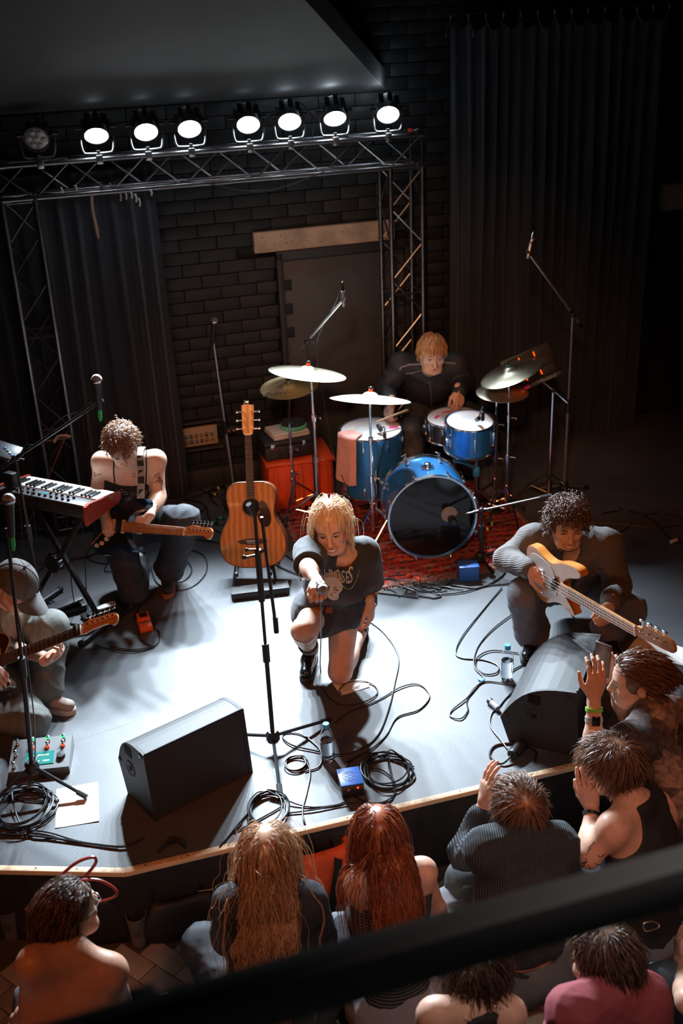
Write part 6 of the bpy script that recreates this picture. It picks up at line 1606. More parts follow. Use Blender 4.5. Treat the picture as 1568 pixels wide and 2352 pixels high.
# ---- the person
SKIN = lambda n, c: mat('skin_' + n, c, 0.45, var=0.08, vscale=25, spec=0.4)
M_EYE = mat('eye_white', (0.6, 0.58, 0.55), 0.2); M_IRIS = mat('eye_iris', (0.03, 0.025, 0.02), 0.15); M_LIP = mat('lip', (0.42, 0.09, 0.07), 0.45); M_TEETH = mat('teeth', (0.75, 0.72, 0.66), 0.3); M_MOUTH = mat('mouth_dark', (0.06, 0.01, 0.01), 0.6)
class Person:
    def __init__(s, label, J, front, face, skin, female=False, scale=1.0, up=(0, 0, 1), head_scale=1.0, base=None, group=None, neck_r=None):
        s.J = {k: Vector(v) for k, v in J.items()}; s.f = unit(front); s.sc = scale; s.female = female; s.skin = skin
        J = s.J
        s.up = unit(J['nk'] - J['pel'])
        s.lat = unit(J['shb'] - J['sha']) if 'sha' in J else unit(s.f.cross(s.up))
        if 'sha' not in J:
            if s.lat.x < 0: s.lat = -s.lat
            hw = (0.165 if female else 0.185) * scale
            J['sha'] = J['nk'] - s.lat * hw - s.up * 0.035; J['shb'] = J['nk'] + s.lat * hw - s.up * 0.035
        s.fr = unit(s.up.cross(s.lat)) if s.up.cross(s.lat).dot(s.f) > 0 else unit(s.lat.cross(s.up))
        if 'hia' not in J:
            hl = s.lat - Vector((0, 0, s.lat.z)); hl.normalize()
            J['hia'] = J['pel'] - hl * 0.085 * scale - s.up * 0.02; J['hib'] = J['pel'] + hl * 0.085 * scale - s.up * 0.02
        s.HM = frame(J['hd'], y=Vector(face), z=Vector(up)) @ Matrix.Scale(head_scale, 4)
        b = base if base is not None else Vector((J['pel'].x, J['pel'].y, min(v.z for v in J.values())))
        s.o = Vector(b); s.t = thing('person', label, 'person', s.o, group)
        s.hands = []; s.extra = []; s.W = (0.86 if female else 1.0) * scale
        s.parts = {}
    def loc(s, v): return v - V(s.o)
    def R3(s): return np.array(Matrix((s.lat, s.fr, s.up)).transposed())
    def torso(s, o=0.0, k=0.05):
        J, w = s.J, s.W; ch = J['pel'].lerp(J['nk'], 0.66); R = s.R3(); fem = s.female
        P = [ell(J['pel'] + s.up * 0.01, (0.155 * s.sc + o, 0.112 * s.sc + o, 0.11 * s.sc + o), R, k), cone(J['pel'] + s.up * 0.05, ch, 0.128 * w + o, 0.145 * w + o, k, (s.fr, 0.74)),
             ell(ch, (0.158 * w + o, 0.112 * w + o, 0.15 * w + o), R, k)]
        if fem:
            for sg in (-1, 1): P.append(ell(ch + s.fr * 0.07 + s.lat * sg * 0.065 - s.up * 0.01, (0.06 + o, 0.05 + o, 0.06 + o), R, 0.05))
        for sh in ('sha', 'shb'):
            P.append(cone(J['nk'] - s.up * 0.012, J[sh] + s.up * 0.005, 0.05 * w + o, 0.052 * w + o, 0.06)); P.append(cone(ch, J[sh], 0.09 * w + o, 0.056 * w + o, 0.05, (s.fr, 0.85)))
        return P
    def arm(s, side, o=0.0, t0=0.0, t1=2.0, ends=False, k=0.025):
        J, w = s.J, s.W; a, b, c = J['sh' + side], J['el' + side], J['wr' + side]; P = []
        r0, r1, r2 = 0.053 * w + o, 0.041 * w + o, 0.027 * w + o
        if t1 <= 1.0: return [cone(a, a.lerp(b, t1), r0, r0 + (r1 - r0) * t1, k, ends=False)]
        P.append(cone(a, b, r0, r1, k)); e = b.lerp(c, t1 - 1)
        P.append(cone(b, e, r1 * 1.02, r1 + (r2 - r1) * (t1 - 1), k))
        if o == 0: P.append(ell(b.lerp(c, 0.25), (0.043 * w, 0.043 * w, 0.07 * w), np.array(frame((0, 0, 0), x=unit(c - b).orthogonal(), z=c - b).to_3x3()), 0.03))
        return P
    def leg(s, side, o=0.0, t1=2.0, k=0.035, flare=0.0):
        J, w = s.J, s.sc; a, b = J['hi' + side], J['kn' + side]; P = []
        if t1 <= 1: return [cone(a, a.lerp(b, t1), 0.088 * w + o, (0.088 - 0.03 * t1) * w + o + flare, k)]
        c = J['an' + side]; P.append(cone(a, b, 0.088 * w + o, 0.058 * w + o, k)); P.append(cone(b, b.lerp(c, t1 - 1), 0.056 * w + o, 0.04 * w + o + flare, k))
        d = unit(c - b); P.append(ell(b.lerp(c, 0.3), (0.056 * w + o, 0.056 * w + o, 0.11 * w), np.array(frame((0, 0, 0), x=d.orthogonal(), z=d).to_3x3()), 0.03))
        return P
    def hand(s, side, d, back, curl=0.5, thumb=0.4, flip=1, sc=1.0, **kw):
        s.hands.append(hand_prims(frame(s.J['wr' + side], y=Vector(d), z=Vector(back)), curl, thumb=thumb, flip=flip, s=sc * (0.92 if s.female else 1.0), **kw)); return s
    def body(s, legs=True, arms="ab", legset="ab", feet=False, smile=0.3, res=0.0095, eyes=True, face=True):
        J = s.J; P = s.torso()
        for a in arms: P += s.arm(a)
        if legs:
            for a in legset:
                P += s.leg(a)
        P.append(cone(J['nk'] - s.up * 0.03, s.HM @ Vector((0, -0.03, -0.07)), (0.056 if not s.female else 0.047) * s.sc, (0.054 if not s.female else 0.046) * s.sc, 0.03))
        P += s.extra
        v, f = sdf_mesh(P, res); pieces = [(relax(v, f, 1), f)]
        hv, hf = sdf_mesh(head_prims(s.female, smile), 0.0047); pieces.append((xform(hv, s.HM), hf))
        for h in s.hands: pieces.append(sdf_mesh(h, 0.0042))
        v, f = stack(pieces); s.bv, s.bf = v, f
        s.body_o = link('body', np_mesh('body', s.loc(v), f, s.skin), s.t)
        if face: s.face(smile, eyes)
        return s
    def face(s, smile=0.3, eyes=True):
        M = Matrix.Translation(-s.o) @ s.HM; w = 0.93 if s.female else 1.0
        br = getattr(s, 'brow', mat('brow_brown', (0.05, 0.025, 0.012), 0.7))
        for sg in (-1, 1):
            if eyes:
                e = MB().ball((sg * 0.031 * w, 0.0775, 0.001), (0.0125, 0.0105, 0.0055), 14, 8, M).build('eye', M_EYE, s.t)
                MB().ball((sg * 0.031 * w, 0.0860, 0.0005), (0.0052, 0.003, 0.0050), 10, 6, M).build('iris', M_IRIS, e)
            MB().tube([M @ Vector((sg * (0.031 * w + x), 0.0855 - abs(x) * 0.12, 0.0055 - x * x * 22)) for x in (-0.015, -0.008, 0, 0.008, 0.015)], [0.0012, 0.0022, 0.0024, 0.0022, 0.001], 5).build('eyelid', mat('lash_dark', (0.03, 0.015, 0.01), 0.6), s.t)
            MB().tube([M @ Vector((sg * x, 0.0905 - (x - 0.012) ** 2 * 7, 0.0225 + 0.004 * math.sin((x - 0.012) * 80))) for x in (0.012, 0.02, 0.03, 0.04, 0.047)], [0.002, 0.0036, 0.0036, 0.0028, 0.0012], 6).build('eyebrow', br, s.t)
        wd = 0.02 + 0.012 * smile; up_ = 0.010 * smile
        xs = [-1, -0.6, 0, 0.6, 1]
        if smile > 0.5:
            rows = [[M @ Vector((wd * x * 0.93, 0.1025 - 0.013 * x * x, -0.0620 + up_ * (x * x) - (0.0125 * (1 - x * x * 0.85) if j else -0.001 * (1 - x * x)))) for x in np.linspace(-1, 1, 9)] for j in (0, 1)]
            MB().grid(rows).build('teeth', M_TEETH, s.t, 180)
        MB().tube([M @ Vector((wd * x, 0.1005 - 0.012 * x * x, -0.0590 + up_ * x * x)) for x in xs], [0.0012, 0.0032, 0.0036, 0.0032, 0.0012], 6).build('upper_lip', M_LIP, s.t)
        dz = 0.0145 if smile > 0.5 else 0.0055
        MB().tube([M @ Vector((wd * x, 0.0995 - 0.012 * x * x, -0.0610 - dz * (1 - x * x * 0.95) + up_ * x * x)) for x in xs], [0.0012, 0.0036, 0.0045, 0.0036, 0.0012], 6).build('lower_lip', M_LIP, s.t)
    def cloth(s, name, prims, m, amp=0.005, freq=26, res=0.0085, seed=1, axis=None, it=1):
        v, f = sdf_mesh(prims, res); v = relax(v, f, it)
        if amp: v = folds(v, f, amp, freq, seed, axis)
        o = link(name, np_mesh(name, s.loc(v), f, m), s.t); s.parts[name] = (v, f); return o
    def hair(s, pieces, m, cap=None, name='hair'):
        ps = []
        if cap is not None: ps.append(cap)
        ps += pieces; v, f = stack([(np.asarray(a, np.float32), b) for a, b in ps])
        return link(name, np_mesh(name, s.loc(xform(v.astype(np.float32), s.HM)), f, m), s.t)
    def shoe(s, side, d, m, sole_m, z0=0.0, up=(0, 0, 1), h=0.09, L=0.26, ground=True, thick=0.022):
        a = s.J['an' + side]; d = Vector(d); M = frame(a, y=d, z=Vector(up)); k = s.sc
        dz = (z0 + thick - a.z) if ground else -0.075
        T_ = lambda p: M @ Vector((p[0] * k, p[1] * k, (p[2]) * k + 0)) if not ground else M @ Vector((p[0] * k, p[1] * k, p[2] * k + dz))
        R = np.array(M.to_3x3())
        P = [cone(T_((0, -0.045, 0.035)), T_((0, 0.05, 0.033)), 0.037 * k, 0.036 * k, 0.03), cone(T_((0, 0.05, 0.028)), T_((0, 0.15, 0.022)), 0.037 * k, 0.034 * k, 0.03, (Vector(up), 0.8)),
             cone(T_((0, -0.025, 0.04)), T_((0, -0.02, h)), 0.041 * k, 0.044 * k, 0.02), cut(T_((0, 0, 0)), -Vector(up)), cut(T_((0, 0, h)), Vector(up))]
        v, f = sdf_mesh(P, 0.006); o = link('shoe', np_mesh('shoe', s.loc(relax(v, f)), f, m), s.t)
        out = smooth_poly([(-0.034, -0.07), (0, -0.085), (0.034, -0.07), (0.037, 0.0), (0.041, 0.09), (0.034, 0.16), (0.0, 0.188), (-0.034, 0.16), (-0.041, 0.09), (-0.037, 0.0)], 3)
        mb = MB().prism([(x * k, y * k) for x, y in out], -thick, 0.004, Matrix.Translation(-s.o) @ Matrix.Translation(T_((0, 0, 0))) @ M.to_3x3().to_4x4()); mb.build('sole', sole_m, o)
        return o
    def bvh(s, part=None):
        v, f = s.parts[part] if part else (s.bv, s.bf)
        return BVHTree.FromPolygons([Vector(p) for p in v], [tuple(q) for q in f])
    def draw(s, name, pts, r, m, part=None, tree=None, closed=False, out=0.0, sub=5):
        """a line that hugs the surface"""
        tree = tree or s.bvh(part); P = []
        for p in smooth_path(pts, sub, closed):
            q, n, _, _ = tree.find_nearest(p); P.append(q + n * out - s.o if q is not None else p - s.o)
        return MB().tube(P, r, 6, closed=closed).build(name, m, s.t)
    def prop(s, name, mb, m, smooth=40):
        mb.v = [tuple(Vector(p) - s.o) for p in mb.v]; return mb.build(name, m, s.t, smooth)
M_TEE = mat('charcoal_cotton', (0.022, 0.023, 0.027), 0.85, bump=0.15, bscale=300, sheen=0.15)
M_JEANS = mat('black_denim', (0.022, 0.024, 0.03), 0.8, var=0.25, vscale=18, bump=0.2, bscale=260)
M_SHOEB = mat('black_leather_shoe', (0.01, 0.01, 0.011), 0.22, coat=0.4)
M_SOLE = mat('dark_sole', (0.02, 0.018, 0.016), 0.7); M_SOLEW = mat('pale_sole', (0.5, 0.42, 0.36), 0.6)

def hair_set(P, n, length, seed, **kw): return strands(P.HM, n, length, seed, **kw)
PALE = SKIN('pale', (0.62, 0.38, 0.28)); FAIR = SKIN('fair', (0.58, 0.34, 0.24)); TAN = SKIN('tan', (0.50, 0.27, 0.18))
M_INK = mat('tattoo_ink', (0.05, 0.045, 0.055), 0.6)
def squiggle(P, tree, c, r, n, seed, m=M_INK, name='tattoo', rad=0.0016):
    """small tattoo made of curly lines on the skin"""
    rg = random.Random(seed)
    for k in range(n):
        a = rg.uniform(0, 6.28); p = Vector(c) + Vector((rg.uniform(-r, r), rg.uniform(-r, r), rg.uniform(-r, r))) * 0.7
        pts = []
        for i in range(6):
            a += rg.uniform(-1.2, 1.2); p = p + Vector((math.cos(a), rg.uniform(-.3, .3), math.sin(a))) * r * 0.28; pts.append(p.copy())
        P.draw(name, pts, rad, m, tree=tree, out=0.0004, sub=3)

# ------------------------------------------------------------------ singer, kneeling on one knee, arm stretched to the audience
J = dict(pel=D(765, 1396, 4.76), nk=D(787, 1272, 4.55), hd=D(760, 1208, 4.48), sha=D(714, 1270, 4.48), shb=D(832, 1274, 4.60))
J['ela'] = D(707, 1302, 4.26); J['wra'] = D(728, 1337, 4.05); J['elb'] = D(850, 1342, 4.66); J['wrb'] = D(850, 1388, 4.56)
J['hia'] = D(738, 1392, 4.78); J['hib'] = D(790, 1398, 4.76)
J['kna'] = D(697, 1448, 4.44); J['ana'] = G(710, 1490, 0.10); J['knb'] = G(781, 1543, 0.062); J['anb'] = G(828, 1448, 0.07)
S = Person('blonde singer in an oversized black printed T-shirt kneeling on one knee, pointing a microphone', J, (-0.15, -1, 0), (-0.10, -1, -0.22), PALE, True, 0.97, up=(-0.12, -0.22, 1), head_scale=1.0)
S.brow = mat('brow_blond', (0.12, 0.06, 0.03), 0.7)
micd = (D(739, 1352, 3.90) - J['wra']).normalized()
S.hand('a', (0.10, -0.86, 0.05), (0.05, 0.25, 1), 1.0, 0.9, 1); S.hand('b', (0.0, -0.12, -1), (0.85, -0.3, 0), 0.45, 0.5, 1)
S.body(smile=1.0)
thA = J['hia'].lerp(J['kna'], 0.30); thB = J['hib'].lerp(J['knb'], 0.02)
tee = S.torso(0.024, 0.06) + [cone(J['sha'], J['sha'].lerp(J['ela'], 0.9), 0.062, 0.066, 0.03, ends=True), cone(J['shb'], J['shb'].lerp(J['elb'], 0.98), 0.066, 0.074, 0.03, ends=True), cone(J['sha'], J['sha'].lerp(J['ela'], 0.3), 0.06, 0.06, 0.05), cone(J['shb'], J['shb'].lerp(J['elb'], 0.3), 0.063, 0.065, 0.05)] + [ell(J['pel'] + Vector((0, 0, 0.025)), (0.175, 0.14, 0.095), S.R3(), 0.05),
    cone(J['hia'], thA, 0.115, 0.125, 0.05), cone(J['hib'] + Vector((0, 0, 0.03)), thB, 0.105, 0.108, 0.04),
    ell(J['nk'] + S.up * 0.03 + S.fr * 0.035, (0.062, 0.06, 0.05), S.R3(), 0.01, 's'),
    cut(J['sha'].lerp(J['ela'], 0.92), J['ela'] - J['sha'])] 
tee = [p for p in tee if p['op'] != 'c']
S.cloth('shirt', tee, M_TEE, 0.0048, 20, 0.0085, 3)
# sleeves end in a flat hem: the print is laid on the chest
tree = S.bvh('shirt')
ink = mat('shirt_print', (0.5, 0.47, 0.42), 0.8); ink2 = mat('shirt_print_orange', (0.55, 0.16, 0.02), 0.8); ink3 = mat('shirt_print_red', (0.3, 0.03, 0.02), 0.8)
def print_on(me, fn, m, name):
    """lay a flat mesh on the shirt: fn maps (x, y) to a picture point"""
    bm = bmesh.new(); bm.from_mesh(me)
    bmesh.ops.triangulate(bm, faces=bm.faces[:])
    for _ in range(2):
        ed = [e for e in bm.edges if e.calc_length() > 0.012]
        if not ed: break
        bmesh.ops.subdivide_edges(bm, edges=ed, cuts=1); bmesh.ops.triangulate(bm, faces=bm.faces[:])
    C = Vector((0, 0, EYE))
    for v in bm.verts:
        px, py = fn(v.co.x, v.co.y); r = ray(px, py).normalized()
        h = tree.ray_cast(C + r * 2.0, r)
        p = h[0] if h[0] is not None else C + r * 5.05
        nn = h[1] if h[0] is not None else -r
        if nn.dot(r) > 0: nn = -nn
        v.co = p + nn * 0.0022 - r * 0.0015 - S.o
    m2 = bpy.data.meshes.new(name); bm.to_mesh(m2); bm.free(); m2.materials.append(m); link(name, m2, S.t)
sc_ = 1.0
def arc_word(x, y):       # the arched band lettering: x in metres of text space
    t = x * 500
    return 757 + t * 0.98, 1320 - y * 520 + (t - 10) * 0.10 - 0.0012 * t * t * -1.0
print_on(text_mesh('UNS N ROSE', 0.064, sx=0.62), lambda x, y: (744 + x * 520, 1322 - y * 640 + x * 20 + x * x * 300), ink, 'print_lettering')
print_on(text_mesh('S', 0.085, shear=0.15, sx=0.62), lambda x, y: (803 + x * 520, 1322 - y * 640), ink, 'print_lettering')
print_on(text_mesh('1987 88', 0.036, sx=0.8), lambda x, y: (738 + x * 520, 1402 - y * 560), ink2, 'print_lettering')
print_on(text_mesh('ILLUSION', 0.02, sx=0.9), lambda x, y: (745 + x * 540, 1388 - y * 500 - x * 40), ink3, 'print_lettering')
disc = MB().prism(smooth_poly([(-20, 4), (-22, -10), (-10, -20), (10, -18), (22, -6), (24, 8), (16, 18), (14, 30), (2, 33), (-10, 26), (-12, 14)], 3), 0, 0.001)
me_ = bpy.data.meshes.new('skull'); me_.from_pydata([(x / 1000, y / 1000, 0) for x, y, z in disc.v[:len(disc.v) // 2]], [], [tuple(range(len(disc.v) // 2))])
print_on(me_, lambda x, y: (762 + x * 1000, 1345 + y * 1000), ink, 'print_skull')
for (cx, cy, rx, ry) in ((752, 1350, 6, 7), (770, 1354, 6, 7), (762, 1364, 3, 4)):
    me_ = bpy.data.meshes.new('socket'); me_.from_pydata([(rx / 1000 * math.cos(k * PI / 6), ry / 1000 * math.sin(k * PI / 6), 0) for k in range(12)], [], [tuple(range(12))])
    old = tree; print_on(me_, lambda x, y: (cx + x * 1000, cy + y * 1000), M_TEE, 'print_eye_socket')
me_ = bpy.data.meshes.new('hat'); me_.from_pydata([(-.024, -.016, 0), (-.016, -.03, 0), (.008, -.034, 0), (.02, -.024, 0), (.027, -.012, 0), (0.0, -.02, 0)], [], [(0, 1, 2, 3, 4, 5)])
print_on(me_, lambda x, y: (762 + x * 1000, 1345 + y * 1000), mat('print_tan', (0.35, 0.2, 0.1), 0.8), 'print_hat')
S.draw('necklace', [J['nk'] + S.lat * 0.06 + S.up * 0.02, J['nk'] + S.lat * 0.05 + S.fr * 0.10 - S.up * 0.02, J['nk'] + S.lat * 0.032 + S.fr * 0.14 - S.up * 0.075, J['nk'] + S.fr * 0.15 - S.up * 0.095, J['nk'] - S.lat * 0.032 + S.fr * 0.14 - S.up * 0.075, J['nk'] - S.lat * 0.05 + S.fr * 0.10 - S.up * 0.02, J['nk'] - S.lat * 0.06 + S.up * 0.02], 0.0016, mat('gold', (0.8, 0.5, 0.18), 0.3, 1.0), 'shirt', out=0.002)
for k in range(4):
    c = J['elb'].lerp(J['wrb'], 0.62 + 0.1 * k); M = frame(c, x=unit(J['wrb'] - J['elb']).orthogonal(), z=J['wrb'] - J['elb']) @ Matrix.Rotation(0.2 * (k % 2), 4, 'X')
    S.prop('bracelet', MB().tube([M @ Vector((0.033 * math.cos(a * PI / 10), 0.033 * math.sin(a * PI / 10), 0)) for a in range(20)], 0.0032, 6, closed=True), mat('bracelet_metal', (0.08, 0.08, 0.09), 0.25, 0.8))
HB = hair_mat('hair_blond', (0.55, 0.36, 0.2), (0.88, 0.74, 0.55), 0.32)
S.hair([hair_set(S, 1100, 0.17, 5, grav=2.6, lift=0.014, part=0.0, stand=0.05, wave=0.004, wfreq=40, jitter=0.10, rad=0.0022, steps=9, w=0.95, nape=-0.06, side=-0.02, ymax=0.022),
        hair_set(S, 170, 0.05, 6, grav=1.2, lift=0.008, crown=(0, -0.06, 0.11), stand=0.0, comb=(0, 0.9, 0), jitter=0.10, rad=0.002, fringe=0.058, w=0.95, steps=8),
        hair_set(S, 200, 0.16, 7, grav=1.8, lift=0.024, part=0.0, stand=0.2, wave=0.007, wfreq=36, jitter=0.22, rad=0.001, steps=9, w=0.97, ymax=0.03)], HB, hair_cap(0.95, 0.075, -0.07, 0.008))
for sd, dr in (('a', (-0.12, -1, 0)),): S.shoe(sd, dr, M_SHOEB, M_SOLE, 0.0, h=0.15, thick=0.032)
S.shoe('b', (0.05, 0.55, -0.85), M_SHOEB, M_SOLE, ground=False, up=(0.05, 0.85, 0.5), h=0.13)
S.prop('sock', MB().cyl(J['ana'] + Vector((0, 0, 0.01)), J['ana'].lerp(J['kna'], 0.32), 0.05, 14, 0.053), M_TEE)
# knee-high fishnet ladder marks
tr = S.bvh()
for k in range(4):
    q = J['kna'] + Vector((-0.05 + 0.03 * k, -0.06, 0.0)); S.draw('stocking_tear', [q + Vector((-0.03, 0, -0.03)), q + Vector((0, -0.02, -0.035 - 0.01 * k)), q + Vector((0.03, 0, -0.02))], 0.0013, mat('stocking_line', (0.1, 0.05, 0.04), 0.7), tree=tr, sub=3)
for k in range(5):
    q0 = J['hib'].lerp(J['knb'], 0.4) + Vector((-0.05 + 0.022 * k, -0.09, 0)); q1 = J['hib'].lerp(J['knb'], 0.98) + Vector((-0.04 + 0.018 * k, -0.08, 0))
    S.draw('stocking_ladder', [q0, q0.lerp(q1, 0.5), q1], 0.0016, mat('stocking_line2', (0.68, 0.36, 0.24), 0.6), tree=tr, sub=6)
# her microphone
mt = D(740, 1353, 3.89)
vocal_mic('microphone held out by the kneeling singer', mt, micd)

# ------------------------------------------------------------------ kneeling guitarist in a lace camisole
J = dict(pel=D(300, 1205, 5.74), nk=D(303, 1058, 5.62), hd=D(281, 1022, 5.50), sha=D(236, 1062, 5.60), shb=D(356, 1058, 5.64))
J['ela'] = D(222, 1140, 5.62); J['wra'] = D(243, 1188, 5.37); J['elb'] = D(364, 1140, 5.56); J['wrb'] = D(337, 1192, 5.34)
J['kna'] = G(306, 1362, 0.065); J['ana'] = J['kna'] + Vector((-0.03, 0.40, 0.0)); J['knb'] = D(426, 1192, 5.50); J['anb'] = G(386, 1312, 0.09)
P = Person('guitarist in a black lace camisole kneeling beside the keyboard, head bowed', J, (0.2, -1, 0), (0.10, -0.78, -0.66), FAIR, False, 0.97, up=(0, -0.5, 0.8))
P.hand('a', (0.15, -0.5, -0.62), (-0.5, -0.5, 0.5), 0.75, 0.6, 1); P.hand('b', (-0.5, -0.2, -0.45), (0.5, -0.75, 0.2), 1.0, 0.7, 1)
P.brow = mat('brow_brown'); P.body(smile=0.0, eyes=False)
cam_m = mat('lace_black', (0.012, 0.011, 0.012), 0.7, bump=0.8, bscale=120)
top = P.torso(0.008, 0.05) + [cut(J['nk'] - P.up * 0.085, P.up * 1 + P.fr * 0.10), cut(J['pel'] - P.up * 0.06, -P.up)]
P.cloth('camisole', top, cam_m, 0.0025, 30, 0.008, 4)
tr = P.bvh(); 
for sh, sg in (('sha', -1), ('shb', 1)):
    c = J['nk'].lerp(J[sh], 0.62)
    P.draw('shoulder_strap', [c - P.up * 0.11 + P.fr * 0.12, c - P.up * 0.02 + P.fr * 0.07, c + P.up * 0.06, c - P.fr * 0.06 + P.up * 0.01, c - P.fr * 0.12 - P.up * 0.1], 0.0045, cam_m, tree=tr)
for k in range(14):
    q = J['pel'].lerp(J['nk'], 0.70) + P.lat * RNG.uniform(-0.1, 0.1) + P.fr * 0.12 + P.up * RNG.uniform(-0.03, 0.025)
    P.draw('lace_motif', [q, q + P.lat * 0.012 + P.up * 0.01, q + P.lat * 0.02 - P.up * 0.004, q + P.lat * 0.008 - P.up * 0.012], 0.0016, mat('lace_thread', (0.35, 0.22, 0.14), 0.7), 'camisole', tree=None if k == 0 else P._lt, sub=3) if False else None
lt = P.bvh('camisole')
for k in range(16):
    q = J['pel'].lerp(J['nk'], 0.66) + P.lat * RNG.uniform(-0.1, 0.1) + P.fr * 0.12 + P.up * RNG.uniform(-0.04, 0.05)
    P.draw('lace_motif', [q, q + P.lat * 0.014 + P.up * 0.01, q + P.lat * 0.024 - P.up * 0.004, q + P.lat * 0.008 - P.up * 0.012], 0.0014, mat('lace_thread', (0.32, 0.2, 0.13), 0.7), tree=lt, out=0.001, sub=3)
squiggle(P, tr, J['shb'].lerp(J['elb'], 0.45) + Vector((0.02, -0.05, 0)), 0.032, 12, 11); squiggle(P, tr, J['sha'].lerp(J['ela'], 0.3) + Vector((-0.03, -0.05, 0)), 0.025, 3, 12); squiggle(P, tr, J['elb'].lerp(J['wrb'], 0.5) + Vector((0.02, -0.03, 0.0)), 0.025, 4, 13); squiggle(P, tr, J['nk'] + P.fr * 0.1 - P.up * 0.04, 0.015, 2, 14)
pants = [ell(J['pel'], (0.17, 0.13, 0.11), P.R3(), 0.05)] + P.leg('a', 0.022, 2.0) + P.leg('b', 0.024, 1.92, flare=0.03)
P.cloth('trousers', pants, M_JEANS, 0.006, 20, 0.0105, 5)
MS_ = mat('dark_canvas', (0.02, 0.022, 0.03), 0.7)
P.shoe('b', (0.05, -1, 0), MS_, mat('gum_sole', (0.3, 0.12, 0.07), 0.6), 0.0, h=0.07); P.shoe('a', (-0.05, 0.4, -0.9), MS_, M_SOLEW, ground=False, up=(0, 0.9, 0.4), h=0.07)
HC = hair_mat('hair_curly_brown', (0.12, 0.05, 0.025), (0.42, 0.25, 0.15), 0.4)
P.hair([hair_set(P, 1000, 0.05, 21, grav=0.4, curl=0.006, wfreq=170, stand=0.25, lift=0.012, jitter=0.3, rad=0.0017, steps=10, nape=-0.04, side=0.005)], HC, hair_cap(1.0, 0.07, -0.045, 0.009))
P.prop('watch', MB().tube([frame(J['elb'].lerp(J['wrb'], 0.85), x=unit(J['wrb'] - J['elb']).orthogonal(), z=J['wrb'] - J['elb']) @ Vector((0.034 * math.cos(a * PI / 10), 0.034 * math.sin(a * PI / 10), 0)) for a in range(20)], 0.008, 6, closed=True), M_BLACK)
P.prop('wristband', MB().tube([frame(J['ela'].lerp(J['wra'], 0.9), x=unit(J['wra'] - J['ela']).orthogonal(), z=J['wra'] - J['ela']) @ Vector((0.032 * math.cos(a * PI / 10), 0.032 * math.sin(a * PI / 10), 0)) for a in range(20)], 0.006, 6, closed=True), M_GREEN)
# guitar strap: white woven motifs on black, from the horn over the shoulder
stp = smooth_path([STM @ Vector((-0.14, 0.28, -0.02)), D(324, 1160, 5.40), D(324, 1110, 5.46), D(323, 1070, 5.50), D(320, 1040, 5.54), J['nk'].lerp(J['shb'], 0.45) + Vector((0, 0.04, 0.065)), J['nk'].lerp(J['shb'], 0.2) + Vector((0, 0.14, -0.02))], 8)
t = thing('guitar_strap', 'black and white woven strap over the kneeling guitarist shoulder', 'guitar strap', stp[0])
rows = [[p - stp[0] + P.lat * w + P.fr * h for (w, h) in ((-0.020, 0), (0.020, 0), (0.020, -0.004), (-0.020, -0.004), (-0.020, 0))] for p in stp]
MB().grid(rows).build('webbing', mat('strap_pale', (0.26, 0.24, 0.22), 0.8), t)
for i in range(0, len(stp) - 3, 4):
    if (i // 4) % 2 == 0:
        MB().grid([[stp[i + j] - stp[0] + P.lat * w + P.fr * 0.0016 for w in (-0.017, 0.017)] for j in range(4)]).build('motif', mat('strap_black', (0.012, 0.012, 0.012), 0.8), t)
    else:
        MB().add([stp[i] - stp[0] + P.fr * 0.002 - P.lat * 0.015, stp[i + 2] - stp[0] + P.fr * 0.002 + P.lat * 0.016, stp[i + 2] - stp[0] + P.fr * 0.002 - P.lat * 0.012], [(0, 1, 2)]).build('motif', mat('strap_black'), t, 0)

# ------------------------------------------------------------------ bass player squatting at the right
J = dict(pel=D(1322, 1335, 5.14), nk=D(1312, 1243, 4.92), hd=D(1303, 1203, 4.80), sha=D(1226, 1240, 4.92), shb=D(1392, 1252, 4.90))
J['ela'] = D(1163, 1283, 4.86); J['wra'] = D(1218, 1308, 4.64); J['elb'] = D(1418, 1345, 4.80); J['wrb'] = D(1402, 1388, 4.52)
J['kna'] = D(1203, 1366, 4.74); J['ana'] = G(1222, 1455, 0.09); J['knb'] = D(1447, 1400, 4.80); J['anb'] = G(1395, 1440, 0.11)
P = Person('smiling curly-haired bass player squatting in a grey ribbed cardigan', J, (-0.05, -1, 0), (-0.03, -1, -0.22), FAIR, False, 0.97, up=(0, -0.2, 1))
P.hand('a', (0.6, -0.5, -0.25), (-0.15, -0.5, 0.8), 0.8, 0.6, 1); P.hand('b', (-0.3, -0.5, -0.55), (0.7, -0.5, 0.4), 0.95, 0.7, 1)
P.body(smile=1.0, eyes=False)
card = wave_mat('ribbed_cardigan', (0.075, 0.066, 0.062), (0.15, 0.14, 0.14), 42, 0.85, 0.5, 'DIAGONAL', 1.5)
top = P.torso(0.026, 0.06) + P.arm('a', 0.022, 0, 1.9) + P.arm('b', 0.026, 0, 1.92) + [ell(J['nk'] + P.up * 0.02 + P.fr * 0.09, (0.045, 0.07, 0.085), P.R3(), 0.015, 's')]
P.cloth('cardigan', top, card, 0.005, 22, 0.0085, 8)
col = smooth_path([J['nk'] + P.lat * 0.085 + P.up * 0.03 - P.fr * 0.02, J['nk'] + P.lat * 0.075 + P.fr * 0.08, J['nk'] + P.lat * 0.03 + P.fr * 0.15 - P.up * 0.12, J['nk'] + P.fr * 0.16 - P.up * 0.2], 6)
P.prop('collar', MB().tube(col, 0.02, 8), card); P.prop('collar', MB().tube([p - P.lat * 2 * (p - J['nk']).dot(P.lat) for p in col], 0.02, 8), card)
P.prop('undershirt', MB().ball(tuple(J['nk'] + P.fr * 0.09 - P.up * 0.09), (0.06, 0.03, 0.09)), mat('white_shirt', (0.3, 0.29, 0.28), 0.8))
